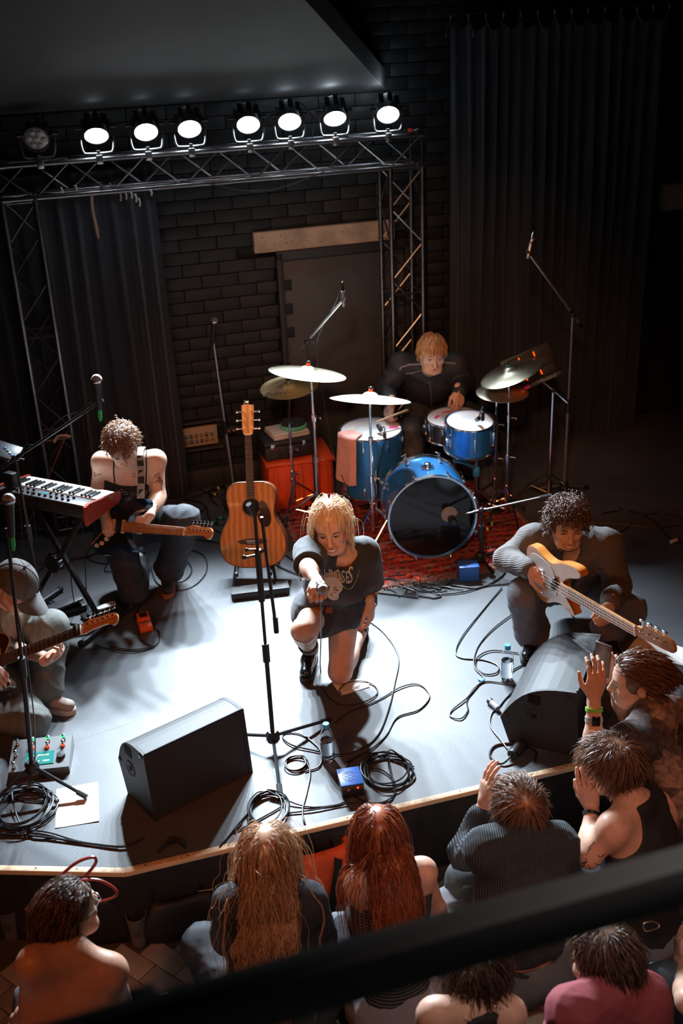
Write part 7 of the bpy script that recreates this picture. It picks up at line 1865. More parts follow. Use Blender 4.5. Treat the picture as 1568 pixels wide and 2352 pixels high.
gt_ = mat('grey_trousers', (0.12, 0.125, 0.14), 0.8, bump=0.2, bscale=240)
P.cloth('trousers', [ell(J['pel'], (0.17, 0.135, 0.12), P.R3(), 0.05)] + P.leg('a', 0.026, 1.95, flare=0.03) + P.leg('b', 0.026, 1.95, flare=0.03), gt_, 0.006, 22, 0.0105, 9)
P.shoe('a', (-0.35, -1, 0), M_SHOEB, M_SOLE, 0.0, h=0.09); P.shoe('b', (0.1, -1, 0), M_SHOEB, M_SOLE, 0.0, h=0.09)
HD = hair_mat('hair_dark_curly', (0.035, 0.018, 0.012), (0.16, 0.085, 0.05), 0.38)
P.hair([hair_set(P, 1400, 0.062, 31, grav=0.4, curl=0.007, wfreq=160, stand=0.4, lift=0.02, jitter=0.35, rad=0.0018, steps=11, nape=-0.05, side=-0.015, fringe=0.075)], HD, hair_cap(1.0, 0.08, -0.05, 0.016))
P.prop('bracelet', MB().tube([frame(J['ela'].lerp(J['wra'], 0.94), x=unit(J['wra'] - J['ela']).orthogonal(), z=J['wra'] - J['ela']) @ Vector((0.031 * math.cos(a * PI / 10), 0.031 * math.sin(a * PI / 10), 0)) for a in range(20)], 0.004, 6, closed=True), M_CHROME)
# stubble
P.draw('beard', [P.HM @ Vector((-0.05, 0.03, -0.075)), P.HM @ Vector((-0.03, 0.075, -0.095)), P.HM @ Vector((0, 0.09, -0.104)), P.HM @ Vector((0.03, 0.075, -0.095)), P.HM @ Vector((0.05, 0.03, -0.075))], 0.009, mat('stubble', (0.06, 0.03, 0.02), 0.9), out=-0.006)

# ------------------------------------------------------------------ drummer
J = dict(pel=Vector((0.67, 7.20, 0.56)), nk=D(985, 848, 6.92), hd=D(992, 812, 6.78), sha=D(922, 838, 6.94), shb=D(1048, 838, 6.94))
J['ela'] = D(886, 892, 6.90); J['wra'] = D(897, 926, 6.66); J['elb'] = D(1068, 880, 6.92); J['wrb'] = D(1052, 898, 6.72)
J['kna'] = Vector((0.48, 6.76, 0.53)); J['ana'] = Vector((0.50, 6.66, 0.10)); J['knb'] = Vector((0.98, 6.82, 0.53)); J['anb'] = Vector((1.02, 6.66, 0.10))
P = Person('red-haired drummer with clear glasses in a black zip jacket leaning over the drums', J, (-0.05, -1, 0), (0.10, -1, -0.2), FAIR, False, 0.97, up=(0.05, -0.25, 1), head_scale=1.03)
P.brow = mat('brow_ginger', (0.25, 0.1, 0.04), 0.7)
P.hand('a', (-0.25, -0.25, -1), (-0.6, -0.5, 0.1), 0.75, 0.6, 1); P.hand('b', (0.0, -0.4, -0.9), (0.3, -0.8, 0.3), 0.85, 0.7, 1)
P.body(smile=0.15)
jk = mat('black_jacket', (0.02, 0.023, 0.03), 0.6, bump=0.15, bscale=200)
P.cloth('jacket', P.torso(0.024, 0.06) + P.arm('a', 0.024, 0, 1.9) + P.arm('b', 0.024, 0, 1.9) + [cone(J['nk'] - P.up * 0.02, J['nk'] + (J['hd'] - J['nk']) * 0.32, 0.072, 0.066, 0.02)], jk, 0.006, 22, 0.0085, 15)
tr = P.bvh('jacket'); ch = J['pel'].lerp(J['nk'], 0.66); gz = mat('grey_zip', (0.28, 0.28, 0.3), 0.4, 0.6)
P.draw('zip', [J['nk'] + P.fr * 0.12 + P.up * 0.02, ch + P.fr * 0.2 + P.up * 0.05, ch + P.fr * 0.2 - P.up * 0.08, ch + P.fr * 0.2 - P.up * 0.18], 0.004, gz, tree=tr, out=0.001)
P.draw('pocket_zip', [D(942, 873, 6.75), D(958, 873, 6.72), D(974, 878, 6.72)], 0.0035, gz, tree=tr, out=0.001)
pp = mat('grey_line', (0.2, 0.2, 0.22), 0.6)  # grey for the lines drawn along both shoulders
P.draw('shoulder_line', [D(918, 852, 6.8), D(938, 842, 6.8), D(958, 836, 6.8)], 0.006, pp, tree=tr, out=0.0); P.draw('shoulder_line', [D(1020, 826, 6.8), D(1034, 826, 6.8), D(1044, 827, 6.8)], 0.006, pp, tree=tr, out=0.0)
P.cloth('trousers', [ell(J['pel'], (0.175, 0.135, 0.11), P.R3(), 0.05)] + P.leg('a', 0.022, 1.95, flare=0.025) + P.leg('b', 0.022, 1.95, flare=0.025), mat('grey_denim', (0.05, 0.055, 0.065), 0.8, var=0.4, vscale=10, bump=0.2, bscale=240), 0.006, 20, 0.0105, 16)
P.shoe('a', (0, -1, 0), M_SHOEB, M_SOLE, 0.01, h=0.09); P.shoe('b', (0.05, -1, 0), M_SHOEB, M_SOLE, 0.01, h=0.09)
HG = hair_mat('hair_ginger', (0.28, 0.11, 0.04), (0.62, 0.33, 0.14), 0.36)
P.hair([hair_set(P, 900, 0.05, 41, grav=0.5, stand=0.15, lift=0.01, jitter=0.18, comb=(0.25, 0.55, 0), rad=0.0018, steps=7, crown=(-0.02, -0.06, 0.1), nape=-0.03, side=0.0, fringe=0.058)], HG, hair_cap(1.0, 0.064, -0.035, 0.007))
def glasses(P, m, half=0.036, r=0.021):
    M = P.HM
    for sg in (-1, 1):
        P.prop('glasses_rim', MB().tube([M @ Vector((sg * half * 0.92 + r * math.cos(a * PI / 9), 0.103 - 0.15 * abs(r * math.cos(a * PI / 9)), -0.001 + r * 0.85 * math.sin(a * PI / 9))) for a in range(18)], 0.0013, 5, closed=True), m)
        P.prop('glasses_arm', MB().tube([M @ Vector((sg * (half + r * 0.85), 0.1, 0.006)), M @ Vector((sg * 0.078, 0.05, 0.008)), M @ Vector((sg * 0.08, -0.01, 0.01))], 0.0013, 5), m)
    P.prop('glasses_bridge', MB().tube([M @ Vector((-0.014, 0.1035, 0.004)), M @ Vector((0, 0.107, 0.007)), M @ Vector((0.014, 0.1035, 0.004))], 0.0013, 5), m)
glasses(P, mat('glasses_clear', (0.55, 0.45, 0.5), 0.2, 0.3))
def stick(label, a, b):
    a, b = Vector(a), Vector(b); d = (b - a).normalized(); o = MB().tube([a, a + d * 0.02, b - d * 0.06, b - d * 0.012, b], [0.006, 0.0075, 0.0065, 0.004, 0.0045], 10).build('drumstick', wave_mat('hickory', (0.5, 0.3, 0.15), (0.6, 0.4, 0.22), 20, 0.5)); tag(o, label, 'drumstick', 'drumsticks')
h = J['wra'] + Vector((-0.02, -0.03, -0.07)); stick('wooden drumstick over the floor tom', h + Vector((0.13, 0.0, 0.03)), D(862, 977, 6.5) + Vector((0, 0, 0.02)))
h = J['wrb'] + Vector((0.0, -0.05, -0.06)); stick('wooden drumstick hitting the snare drum', h + Vector((0.01, 0.06, 0.10)), D(1047, 955, 6.58) + Vector((0, 0, 0.01)))

# ------------------------------------------------------------------ capped player at the left edge
J = dict(pel=Vector((-1.86, 4.74, 0.20)), nk=D(0, 1405, 4.62), hd=D(36, 1345, 4.54), sha=D(-40, 1425, 4.50), shb=D(20, 1412, 4.78))
J['ela'] = D(-10, 1500, 4.30); J['wra'] = D(-40, 1530, 4.15); J['elb'] = D(20, 1490, 4.66); J['wrb'] = D(112, 1512, 4.27)
J['hia'] = J['pel'] + Vector((0.02, -0.09, 0)); J['hib'] = J['pel'] + Vector((0.02, 0.08, 0.0))
J['kna'] = G(74, 1655, 0.075); J['ana'] = J['kna'] + Vector((-0.38, 0.1, 0.0)); J['knb'] = D(118, 1440, 4.66); J['anb'] = G(96, 1590, 0.09)
P = Person('guitarist in a faded grey cap kneeling at the left edge of the stage', J, (1, -0.3, 0), (0.72, -0.42, -0.62), FAIR, False, 0.97, up=(0.5, -0.2, 0.8))
P.hand('b', (0.5, -0.1, 0.35), (0.5, 0.1, -0.8), 0.85, 0.5, -1); P.hand('a', (0.6, -0.2, -0.3), (0, -0.4, 0.8), 0.6, 0.5, 1)
P.body(smile=0.0, eyes=False)
P.cloth('shirt', P.torso(0.02, 0.06) + P.arm('a', 0.025, t1=0.8) + P.arm('b', 0.025, t1=0.7), mat('sand_tee', (0.25, 0.17, 0.12), 0.85, bump=0.15, bscale=250), 0.005, 22, 0.0085, 23)
jn = mat('olive_denim', (0.12, 0.125, 0.115), 0.8, var=0.25, vscale=12, bump=0.2, bscale=240)
P.cloth('trousers', [ell(J['pel'], (0.17, 0.135, 0.12), P.R3(), 0.05)] + P.leg('a', 0.026, 2.0) + P.leg('b', 0.028, 1.92, flare=0.035), jn, 0.006, 22, 0.0105, 24)
sh_ = P.shoe('b', (0.9, -0.35, 0), mat('sand_suede', (0.3, 0.25, 0.21), 0.8), M_SOLEW, 0.0, h=0.075)
M = frame(J['anb'], y=Vector((0.9, -0.35, 0)), z=(0, 0, 1))
for k in range(5): P.prop('lace', MB().tube([M @ Vector((-0.022, 0.05 + 0.018 * k, -0.012 - 0.006 * k)), M @ Vector((0, 0.055 + 0.018 * k, -0.002 - 0.006 * k)), M @ Vector((0.022, 0.05 + 0.018 * k, -0.012 - 0.006 * k))], 0.0025, 5), M_WHITE)
P.shoe('a', (-0.5, 0.1, -0.8), mat('sand_suede'), M_SOLEW, ground=False, up=(-0.8, 0.1, 0.5), h=0.075)
tr = P.bvh(); squiggle(P, tr, J['elb'].lerp(J['wrb'], 0.4) + Vector((0, -0.05, 0.0)), 0.04, 10, 51)
P.hair([hair_set(P, 350, 0.06, 61, grav=0.3, curl=0.005, wfreq=120, stand=0.6, jitter=0.4, rad=0.0018, steps=8, nape=-0.06, side=-0.03, fringe=0.2, lift=0.008, zmax=0.03, ymax=0.03)], HG, hair_cap(1.0, 0.075, -0.05, 0.002))
# baseball cap: crown panels, button and brim
capm = mat('washed_grey_cap', (0.085, 0.08, 0.078), 0.85, var=0.15, vscale=14, bump=0.2, bscale=250); HMc = P.HM
rows = []
for i in range(11):
    th_ = PI / 2 * i / 10 * 1.08
    rows.append([HMc @ Vector((0.092 * math.sin(th_) * math.cos(a), -0.008 + 0.112 * math.sin(th_) * math.sin(a), 0.030 + 0.104 * math.cos(th_))) for a in [2 * PI * k / 36 for k in range(37)]])
cp = MB().grid(rows); P.prop('cap_crown', cp, capm, 180)
for k in range(6): P.prop('cap_seam', MB().tube([HMc @ Vector((0.0925 * math.sin(t_) * math.cos(k * PI / 3), -0.008 + 0.1125 * math.sin(t_) * math.sin(k * PI / 3), 0.030 + 0.1045 * math.cos(t_))) for t_ in np.linspace(0.05, 1.65, 9)], 0.0016, 5), capm)
P.prop('cap_button', MB().ball(tuple(HMc @ Vector((0, -0.008, 0.134))), 0.008, 10, 6), capm)
rows = [[HMc @ Vector((0.082 * x * (1 - 0.10 * f), 0.070 + (0.1 * f + 0.030) * math.sqrt(max(0, 1 - (x * 0.92) ** 2)) + 0.0, 0.026 - 0.018 * f - 0.025 * x * x)) for x in np.linspace(-1, 1, 15)] for f in np.linspace(0, 1, 6)]
bm1 = MB().grid(rows); low = [[p - (HMc.to_3x3() @ Vector((0, 0, 0.004))) for p in r] for r in rows]; b2 = MB().grid(low); bm1.add(b2.v, [tuple(reversed(f)) for f in b2.f]); P.prop('cap_brim', bm1, capm, 180)

# ================================================================== AUDIENCE (sitting on the hall floor, seen from behind)
FZ = FLOOR_Z
GRP = 'spectators in front of the stage'
def sit(J, front, knee_w=0.30, knee_f=0.30, knee_z=0.16, up_a=None, up_b=None):
    """cross-legged or knees-up legs for a seated spectator; front is horizontal"""
    f = unit((front[0], front[1], 0)); l = Vector((f.y, -f.x, 0))
    if l.x < 0: l = -l
    p = J['pel']; J.setdefault('hia', p - l * 0.085 - Vector((0, 0, 0.01))); J.setdefault('hib', p + l * 0.085 - Vector((0, 0, 0.01)))
    J.setdefault('kna', p + f * knee_f - l * knee_w + Vector((0, 0, FZ + knee_z - p.z))); J.setdefault('knb', p + f * knee_f + l * knee_w + Vector((0, 0, FZ + knee_z - p.z)))
    J.setdefault('ana', p + f * (knee_f + 0.06) + l * 0.06 + Vector((0, 0, FZ + 0.075 - p.z))); J.setdefault('anb', p + f * (knee_f - 0.04) - l * 0.06 + Vector((0, 0, FZ + 0.075 - p.z)))
    return J
def seated_legs(P, m, seed, o=0.026, shoes=True):
    J = P.J
    P.cloth('trousers', [ell(J['pel'], (0.18, 0.15, 0.12), P.R3(), 0.05)] + P.leg('a', o, 1.95, flare=0.02) + P.leg('b', o, 1.95, flare=0.02), m, 0.006, 22, 0.012, seed)

# ---- man filming with a phone at the right edge
J = dict(pel=Vector((1.52, 3.16, -0.24)), nk=D(1500, 1640, 3.58), hd=D(1462, 1562, 3.66), sha=D(1452, 1712, 3.40), shb=D(1552, 1625, 3.74))
J['ela'] = D(1362, 1745, 3.46); J['wra'] = D(1364, 1600, 3.56); J['elb'] = D(1440, 1640, 3.98); J['wrb'] = D(1396, 1545, 3.86)
sit(J, (-0.6, 0.8), 0.2, 0.34, 0.30)
P = Person('brown-haired man in a patchwork shirt filming with a phone beside the right monitor', J, (-0.9, 0.4, 0), (-0.97, 0.12, -0.12), FAIR, False, 0.98, up=(-0.1, 0, 1), group=GRP)
P.hand('a', (0.1, 0.1, 1), (0.1, -0.95, 0), 0.35, 0.3, -1); P.hand('b', (-0.05, -0.1, 1), (0.3, 0.8, 0.2), 0.5, 0.4, 1)
P.body(res=0.0115, smile=0.0)
def patch_mat():
    m = mat('patchwork_shirt', (0.2, 0.1, 0.07), 0.85); nt = m.node_tree; b = nt.nodes['Principled BSDF']; tc = nt.nodes.new('ShaderNodeTexCoord')
    v = nt.nodes.new('ShaderNodeTexVoronoi'); v.distance = 'CHEBYCHEV'; v.inputs['Scale'].default_value = 9; v.inputs['Randomness'].default_value = 0.7
    n = nt.nodes.new('ShaderNodeTexNoise'); n.inputs['Scale'].default_value = 45; n.inputs['Detail'].default_value = 6
    for x in (v, n): nt.links.new(tc.outputs['Object'], x.inputs['Vector'])
    sep = nt.nodes.new('ShaderNodeSeparateColor'); nt.links.new(v.outputs['Color'], sep.inputs[0])
    r = nt.nodes.new('ShaderNodeValToRGB'); r.color_ramp.interpolation = 'CONSTANT'; e = r.color_ramp.elements
    e[0].color = (0.30, 0.2, 0.15, 1); e[1].position = 0.3; e[1].color = (0.12, 0.09, 0.085, 1)
    for p_, c in ((0.55, (0.36, 0.25, 0.2, 1)), (0.75, (0.06, 0.055, 0.06, 1)), (0.88, (0.24, 0.19, 0.17, 1))): q = e.new(p_); q.color = c
    nt.links.new(sep.outputs[0], r.inputs['Fac'])
    mx = nt.nodes.new('ShaderNodeMixRGB'); mx.blend_type = 'MULTIPLY'; mx.inputs[0].default_value = 0.8; r2 = nt.nodes.new('ShaderNodeValToRGB'); r2.color_ramp.elements[0].position = 0.4; r2.color_ramp.elements[1].position = 0.6; r2.color_ramp.elements[0].color = (0.35, 0.33, 0.33, 1)
    nt.links.new(n.outputs['Fac'], r2.inputs['Fac']); nt.links.new(r.outputs['Color'], mx.inputs[1]); nt.links.new(r2.outputs['Color'], mx.inputs[2]); nt.links.new(mx.outputs['Color'], b.inputs['Base Color'])
    return m
P.cloth('shirt', P.torso(0.026, 0.06) + P.arm('a', 0.036, t1=0.75) + P.arm('b', 0.03, t1=0.75) + [cone(J['nk'] - P.up * 0.03, J['nk'] + P.up * 0.03, 0.075, 0.068, 0.02)], patch_mat(), 0.006, 20, 0.009, 33)
seated_legs(P, M_JEANS, 34)
HBR = hair_mat('hair_brown', (0.06, 0.028, 0.016), (0.24, 0.12, 0.065), 0.33)
P.hair([hair_set(P, 1500, 0.075, 71, grav=0.3, stand=0.12, lift=0.012, jitter=0.14, comb=(0, -0.9, 0.15), crown=(0, 0.11, 0.08), rad=0.0013, steps=6, nape=-0.055, side=-0.005, fringe=0.062)], HBR, hair_cap(1.0, 0.066, -0.06, 0.007))
M = frame(J['ela'].lerp(J['wra'], 0.66), x=(1, 0, 0), z=J['wra'] - J['ela'])
def band(P, M, r, w, m, name='wristband'): P.prop(name, MB().lathe([(r, -w), (r + 0.003, -w), (r + 0.003, w), (r, w)], 20, M, close=True), m)
band(P, frame(J['ela'].lerp(J['wra'], 0.80), x=(1, 0, 0), z=J['wra'] - J['ela']), 0.031, 0.007, mat('lime_band', (0.2, 0.5, 0.06), 0.5)); band(P, frame(J['elb'].lerp(J['wrb'], 0.85), x=(1, 0, 0), z=J['wrb'] - J['elb']), 0.030, 0.007, mat('violet_band', (0.12, 0.03, 0.4), 0.5))
Mw = frame(J['ela'].lerp(J['wra'], 0.64), x=(1, 0, 0), z=J['wra'] - J['ela']); band(P, Mw, 0.032, 0.011, mat('grey_band', (0.35, 0.34, 0.34), 0.5), 'watch_strap'); P.prop('watch_face', MB().box((0, -0.037, 0), (0.034, 0.009, 0.038), Mw, 0.004), mat('watch_glass', (0.01, 0.01, 0.012), 0.1))
ph_ = D(1383, 1515, 3.66)
t = thing('smartphone', 'smartphone held up by the man in the patchwork shirt', 'phone', frame(ph_, x=(0.55, -0.5, 0), y=(-0.1, 0.15, 1)))
MB().box((0, 0.0, 0), (0.072, 0.148, 0.009), None, 0.004).build('case', mat('phone_case', (0.14, 0.08, 0.07), 0.4), t); MB().box((0, 0, 0.0048), (0.066, 0.142, 0.001)).build('screen', mat('phone_screen', (0.12, 0.12, 0.13), 0.08), t); MB().box((-0.02, 0.055, -0.006), (0.024, 0.024, 0.004), None, 0.002).build('camera_bump', M_BLACK, t)

# ---- man in a black tank top, chin on his hand
J = dict(pel=Vector((1.14, 3.12, -0.28)), nk=D(1452, 1838, 3.24), hd=D(1402, 1760, 3.33), sha=D(1408, 1905, 3.12), shb=D(1535, 1842, 3.34))
J['ela'] = D(1352, 1968, 3.10); J['wra'] = D(1358, 1855, 3.26); J['elb'] = D(1600, 1960, 3.30); J['wrb'] = D(1600, 2040, 3.4)
J['kna'] = D(1345, 2005, 3.38); J['ana'] = Vector((J['kna'].x + 0.1, J['kna'].y + 0.12, FZ + 0.08))
sit(J, (-0.6, 0.8), 0.22, 0.34, 0.34)
P = Person('man in a black tank top resting his face on his hand', J, (-0.6, 0.8, 0), (-0.85, 0.42, -0.12), FAIR, False, 1.0, up=(-0.05, 0, 1), head_scale=1.02, group=GRP)
P.hand('a', (-0.25, 0.05, 1), (-0.5, -0.8, 0.0), 0.18, 0.5, -1)
P.body(res=0.0115, smile=0.0, arms='ab')
P.cloth('tank_top', P.torso(0.010, 0.05) + [ell(J['sha'], (0.115, 0.115, 0.115), None, 0.01, 's'), ell(J['shb'], (0.105, 0.105, 0.105), None, 0.01, 's'), cut(J['nk'] + P.up * 0.012, P.up)], mat('black_jersey', (0.014, 0.015, 0.016), 0.8, bump=0.1, bscale=250), 0.003, 20, 0.0085, 35)
seated_legs(P, mat('slate_trousers', (0.12, 0.125, 0.145), 0.8, bump=0.2, bscale=220), 36)
tr = P.bvh(); squiggle(P, tr, J['sha'].lerp(J['ela'], 0.72) + Vector((-0.03, -0.05, 0)), 0.03, 8, 81)
HM2 = hair_mat('hair_ash_brown', (0.05, 0.025, 0.015), (0.26, 0.145, 0.085), 0.36)
P.hair([hair_set(P, 1600, 0.07, 72, grav=0.3, stand=0.28, lift=0.016, jitter=0.24, wave=0.003, wfreq=70, comb=(0, 0.3, 0), rad=0.0013, steps=6, nape=-0.06, side=-0.01, fringe=0.06)], HM2, hair_cap(1.0, 0.064, -0.065, 0.009))
band(P, frame(J['ela'].lerp(J['wra'], 0.86), x=(1, 0, 0), z=J['wra'] - J['ela']), 0.030, 0.007, mat('black_band', (0.012, 0.012, 0.013), 0.4)); glasses(P, mat('glasses_dark', (0.1, 0.1, 0.11), 0.2, 0.6))

# ---- person in a dark ribbed sweater
J = dict(pel=Vector((0.62, 3.01, -0.28)), nk=D(1200, 1925, 3.06), hd=D(1190, 1852, 3.15), sha=D(1118, 1955, 3.02), shb=D(1275, 1945, 3.08))
J['ela'] = D(1068, 1960, 3.22); J['wra'] = D(1112, 1845, 3.28); J['elb'] = D(1300, 2050, 3.15); J['wrb'] = D(1280, 2110, 3.3)
J['kna'] = D(1072, 2028, 3.25); J['ana'] = Vector((J['kna'].x + 0.06, J['kna'].y + 0.2, FZ + 0.08))
sit(J, (-0.1, 1), 0.22, 0.34, 0.34)
P = Person('short-haired spectator in a dark ribbed sweater shading the face with one hand', J, (-0.1, 1, 0), (-0.2, 1, 0.02), FAIR, False, 0.98, group=GRP)
P.hand('a', (0.12, 0.1, 1), (-0.9, -0.3, 0), 0.2, 0.4, -1)
P.body(res=0.0115, smile=0.0)
P.cloth('sweater', P.torso(0.024, 0.06) + P.arm('a', 0.022, 0, 1.72) + P.arm('b', 0.024, 0, 1.9) + [cone(J['nk'] - P.up * 0.02, J['nk'] + P.up * 0.05, 0.07, 0.06, 0.02), cut(J['pel'] + P.up * 0.115, -P.up)], wave_mat('ribbed_sweater', (0.018, 0.022, 0.026), (0.05, 0.06, 0.068), 36, 0.85, 0.6, 'X', 1.0), 0.005, 22, 0.0085, 37)
seated_legs(P, mat('sage_trousers', (0.10, 0.105, 0.105), 0.8, bump=0.2, bscale=220), 38)
P.draw('belt', [J['pel'] + P.up * 0.085 + P.lat * (0.2 * math.cos(a)) + P.fr * (0.2 * math.sin(a)) for a in [k * PI / 8 for k in range(16)]], 0.013, mat('black_webbing'), tree=P.bvh(), closed=True, sub=2)
P.hair([hair_set(P, 1700, 0.07, 73, grav=0.35, stand=0.12, lift=0.012, jitter=0.15, wave=0.002, wfreq=60, crown=(0.0, -0.075, 0.075), rad=0.0013, steps=6, nape=-0.075, side=-0.02)], hair_mat('hair_chestnut', (0.055, 0.024, 0.014), (0.30, 0.155, 0.09), 0.34), hair_cap(1.0, 0.066, -0.075, 0.008))

# ---- woman with auburn hair in a striped top
J = dict(pel=Vector((0.13, 2.89, -0.28)), nk=D(885, 1995, 2.96), hd=D(868, 1918, 3.03), sha=D(826, 2035, 2.90), shb=D(968, 2005, 2.98))
J['ela'] = D(824, 2105, 2.98); J['wra'] = D(840, 2165, 3.1); J['elb'] = D(1000, 2080, 3.05); J['wrb'] = D(1010, 2120, 3.2)
J['kna'] = D(785, 2150, 3.14); J['ana'] = Vector((J['kna'].x + 0.1, J['kna'].y + 0.12, FZ + 0.08))
sit(J, (0, 1), 0.28, 0.32, 0.28)
P = Person('woman with wavy auburn hair in a dark striped sleeveless top', J, (0.05, 1, 0), (0.05, 1, 0.1), PALE, True, 0.98, group=GRP)
P.hand('a', (0.2, 0.6, -0.6), (-0.8, 0, 0), 0.4, 0.4, 1)
P.body(res=0.0115, smile=0.0)
st_m = wave_mat('striped_knit', (0.012, 0.013, 0.014), (0.09, 0.10, 0.11), 26, 0.8, 0.3, 'Z', 0.4, (0.55, 0.7))
P.cloth('striped_top', P.torso(0.012, 0.05) + [ell(J['sha'], (0.085, 0.085, 0.085), None, 0.01, 's'), ell(J['shb'], (0.08, 0.08, 0.08), None, 0.01, 's'), cut(J['nk'] + P.up * 0.01, P.up), cut(J['pel'] + P.up * 0.07, -P.up)], st_m, 0.002, 20, 0.0085, 39)
seated_legs(P, mat('lilac_trousers', (0.2, 0.19, 0.21), 0.8), 40)
backc = [(J['pel'].lerp(J['nk'], t_), 0.135) for t_ in (0.3, 0.5, 0.7, 0.85)] + [(J['sha'], 0.085), (J['shb'], 0.085), (J['nk'], 0.09)]
HA = hair_mat('hair_auburn', (0.085, 0.02, 0.008), (0.36, 0.10, 0.035), 0.33)
vol = hair_volume(P, [(1.5, 0.075, 0.06, 0, 0.035), (1.2, 0.08, 0.05, 0, 0.05), (0.95, 0.085, 0.04, 0, 0.085), (0.8, 0.08, 0.035, 0.01, 0.11)])
P.hair([hair_set(P, 1400, 0.36, 74, flow=J['pel'] - J['nk'] - P.fr * 0.03, grav=2.6, stand=0.1, lift=0.014, jitter=0.12, wave=0.007, wfreq=62, part=0.004, rad=0.0021, steps=12, nape=-0.06, side=-0.01, w=0.98, colliders=backc)], HA, stack([hair_cap(0.97, 0.07, -0.07, 0.008), vol, surface_strands(vol, 900, 0.16, P.HM.inverted().to_3x3() @ (J['pel'] - J['nk']), 174, wave=0.006, wfreq=62)]))

# ---- woman with long blonde waves
J = dict(pel=Vector((-0.33, 2.79, -0.28)), nk=D(618, 2045, 2.86), hd=D(613, 1965, 2.93), sha=D(540, 2085, 2.82), shb=D(700, 2075, 2.84))
J['ela'] = D(520, 2160, 2.95); J['wra'] = D(560, 2190, 3.1); J['elb'] = D(740, 2165, 2.95); J['wrb'] = D(720, 2180, 3.15)
sit(J, (0, 1), 0.28, 0.32, 0.22)
P = Person('woman with very long wavy blonde hair in a dark T-shirt', J, (0.0, 1, 0), (-0.03, 1, 0.08), PALE, True, 0.98, group=GRP)
P.body(res=0.0115, smile=0.0)
P.cloth('shirt', P.torso(0.022, 0.06) + P.arm('a', 0.03, t1=0.9) + P.arm('b', 0.03, t1=0.9), mat('navy_tee', (0.02, 0.025, 0.032), 0.85, bump=0.15, bscale=250), 0.005, 22, 0.0085, 41)
seated_legs(P, M_JEANS, 42)
backc = [(J['pel'].lerp(J['nk'], t_), 0.15) for t_ in (0.1, 0.3, 0.5, 0.7, 0.85)] + [(J['sha'], 0.095), (J['shb'], 0.095), (J['nk'], 0.10)]
HL = hair_mat('hair_long_blond', (0.24, 0.11, 0.05), (0.66, 0.42, 0.24), 0.33)
vol = hair_volume(P, [(1.5, 0.08, 0.06, 0, 0.035), (1.2, 0.09, 0.055, 0, 0.055), (0.95, 0.1, 0.04, -0.01, 0.095), (0.75, 0.11, 0.035, -0.02, 0.125), (0.55, 0.105, 0.032, -0.03, 0.135), (0.4, 0.09, 0.028, -0.04, 0.14)])
P.hair([hair_set(P, 1400, 0.56, 75, flow=J['pel'] - J['nk'] - P.fr * 0.03 - P.lat * 0.06, grav=2.6, stand=0.1, lift=0.016, jitter=0.13, wave=0.011, wfreq=38, part=0.0, rad=0.0019, steps=18, nape=-0.06, side=-0.01, w=0.98, colliders=backc, lenvar=0.18),
        hair_set(P, 160, 0.5, 76, flow=J['pel'] - J['nk'] - P.fr * 0.1 - P.lat * 0.06, grav=1.6, stand=0.3, lift=0.03, jitter=0.35, wave=0.014, wfreq=36, part=0.0, rad=0.001, steps=20, nape=-0.06, side=-0.01, colliders=backc)], HL, stack([hair_cap(0.97, 0.07, -0.07, 0.009), vol, surface_strands(vol, 1400, 0.24, P.HM.inverted().to_3x3() @ (J['pel'] - J['nk'] - P.lat * 0.05), 175, 0.0019, 11, 0.010, 38, 0.006)]))

# ---- bare-backed spectator at the lower left
J = dict(pel=Vector((-1.01, 2.52, -0.28)), nk=D(160, 2180, 2.62), hd=D(155, 2095, 2.72), sha=D(82, 2215, 2.56), shb=D(250, 2235, 2.60))
J['ela'] = D(70, 2330, 2.62); J['wra'] = D(40, 2340, 2.8); J['elb'] = D(282, 2320, 2.72); J['wrb'] = D(296, 2330, 2.86)
sit(J, (0.2, 1), 0.26, 0.32, 0.22)
P = Person('bare-shouldered spectator with short dark hair and glasses at the lower left', J, (0.2, 1, 0), (0.62, 0.78, 0.05), TAN, False, 0.95, group=GRP)
P.hand('a', (-0.3, 0.5, -0.6), (-0.5, 0, 0.7), 0.4, 0.4, 1)
P.hand('b', (0.1, 0.6, -0.5), (0.7, 0, 0.6), 0.6, 0.4, 1)
P.body(res=0.0115, smile=0.0)
P.cloth('low_top', P.torso(0.012, 0.05) + [cut(J['pel'].lerp(J['nk'], 0.50), P.up + P.lat * 0.2)], mat('black_jersey'), 0.003, 20, 0.0085, 43)
seated_legs(P, mat('washed_black', (0.05, 0.045, 0.045), 0.85, var=0.3, vscale=10), 44)
tr = P.bvh(); squiggle(P, tr, J['pel'].lerp(J['nk'], 0.75) - P.fr * 0.12 + P.lat * 0.07, 0.02, 3, 91); squiggle(P, tr, J['pel'].lerp(J['nk'], 0.62) - P.fr * 0.12 + P.lat * 0.06, 0.02, 3, 92)
HK = hair_mat('hair_dark_streaked', (0.025, 0.015, 0.011), (0.17, 0.10, 0.065), 0.33)
P.hair([hair_set(P, 1600, 0.06, 77, grav=0.5, stand=0.12, lift=0.012, jitter=0.14, comb=(0, -0.5, 0), crown=(0, 0.1, 0.07), rad=0.0013, steps=6, nape=-0.075, side=0.0),
        hair_set(P, 90, 0.16, 78, grav=2.0, stand=0.0, lift=0.01, jitter=0.15, comb=(0, -0.6, 0), crown=(0, 0.1, 0.07), rad=0.0019, steps=9, nape=-0.085, side=-0.05, fringe=0.2)], HK, hair_cap(1.0, 0.066, -0.085, 0.008))
glasses(P, mat('glasses_pale', (0.6, 0.55, 0.55), 0.2, 0.5))

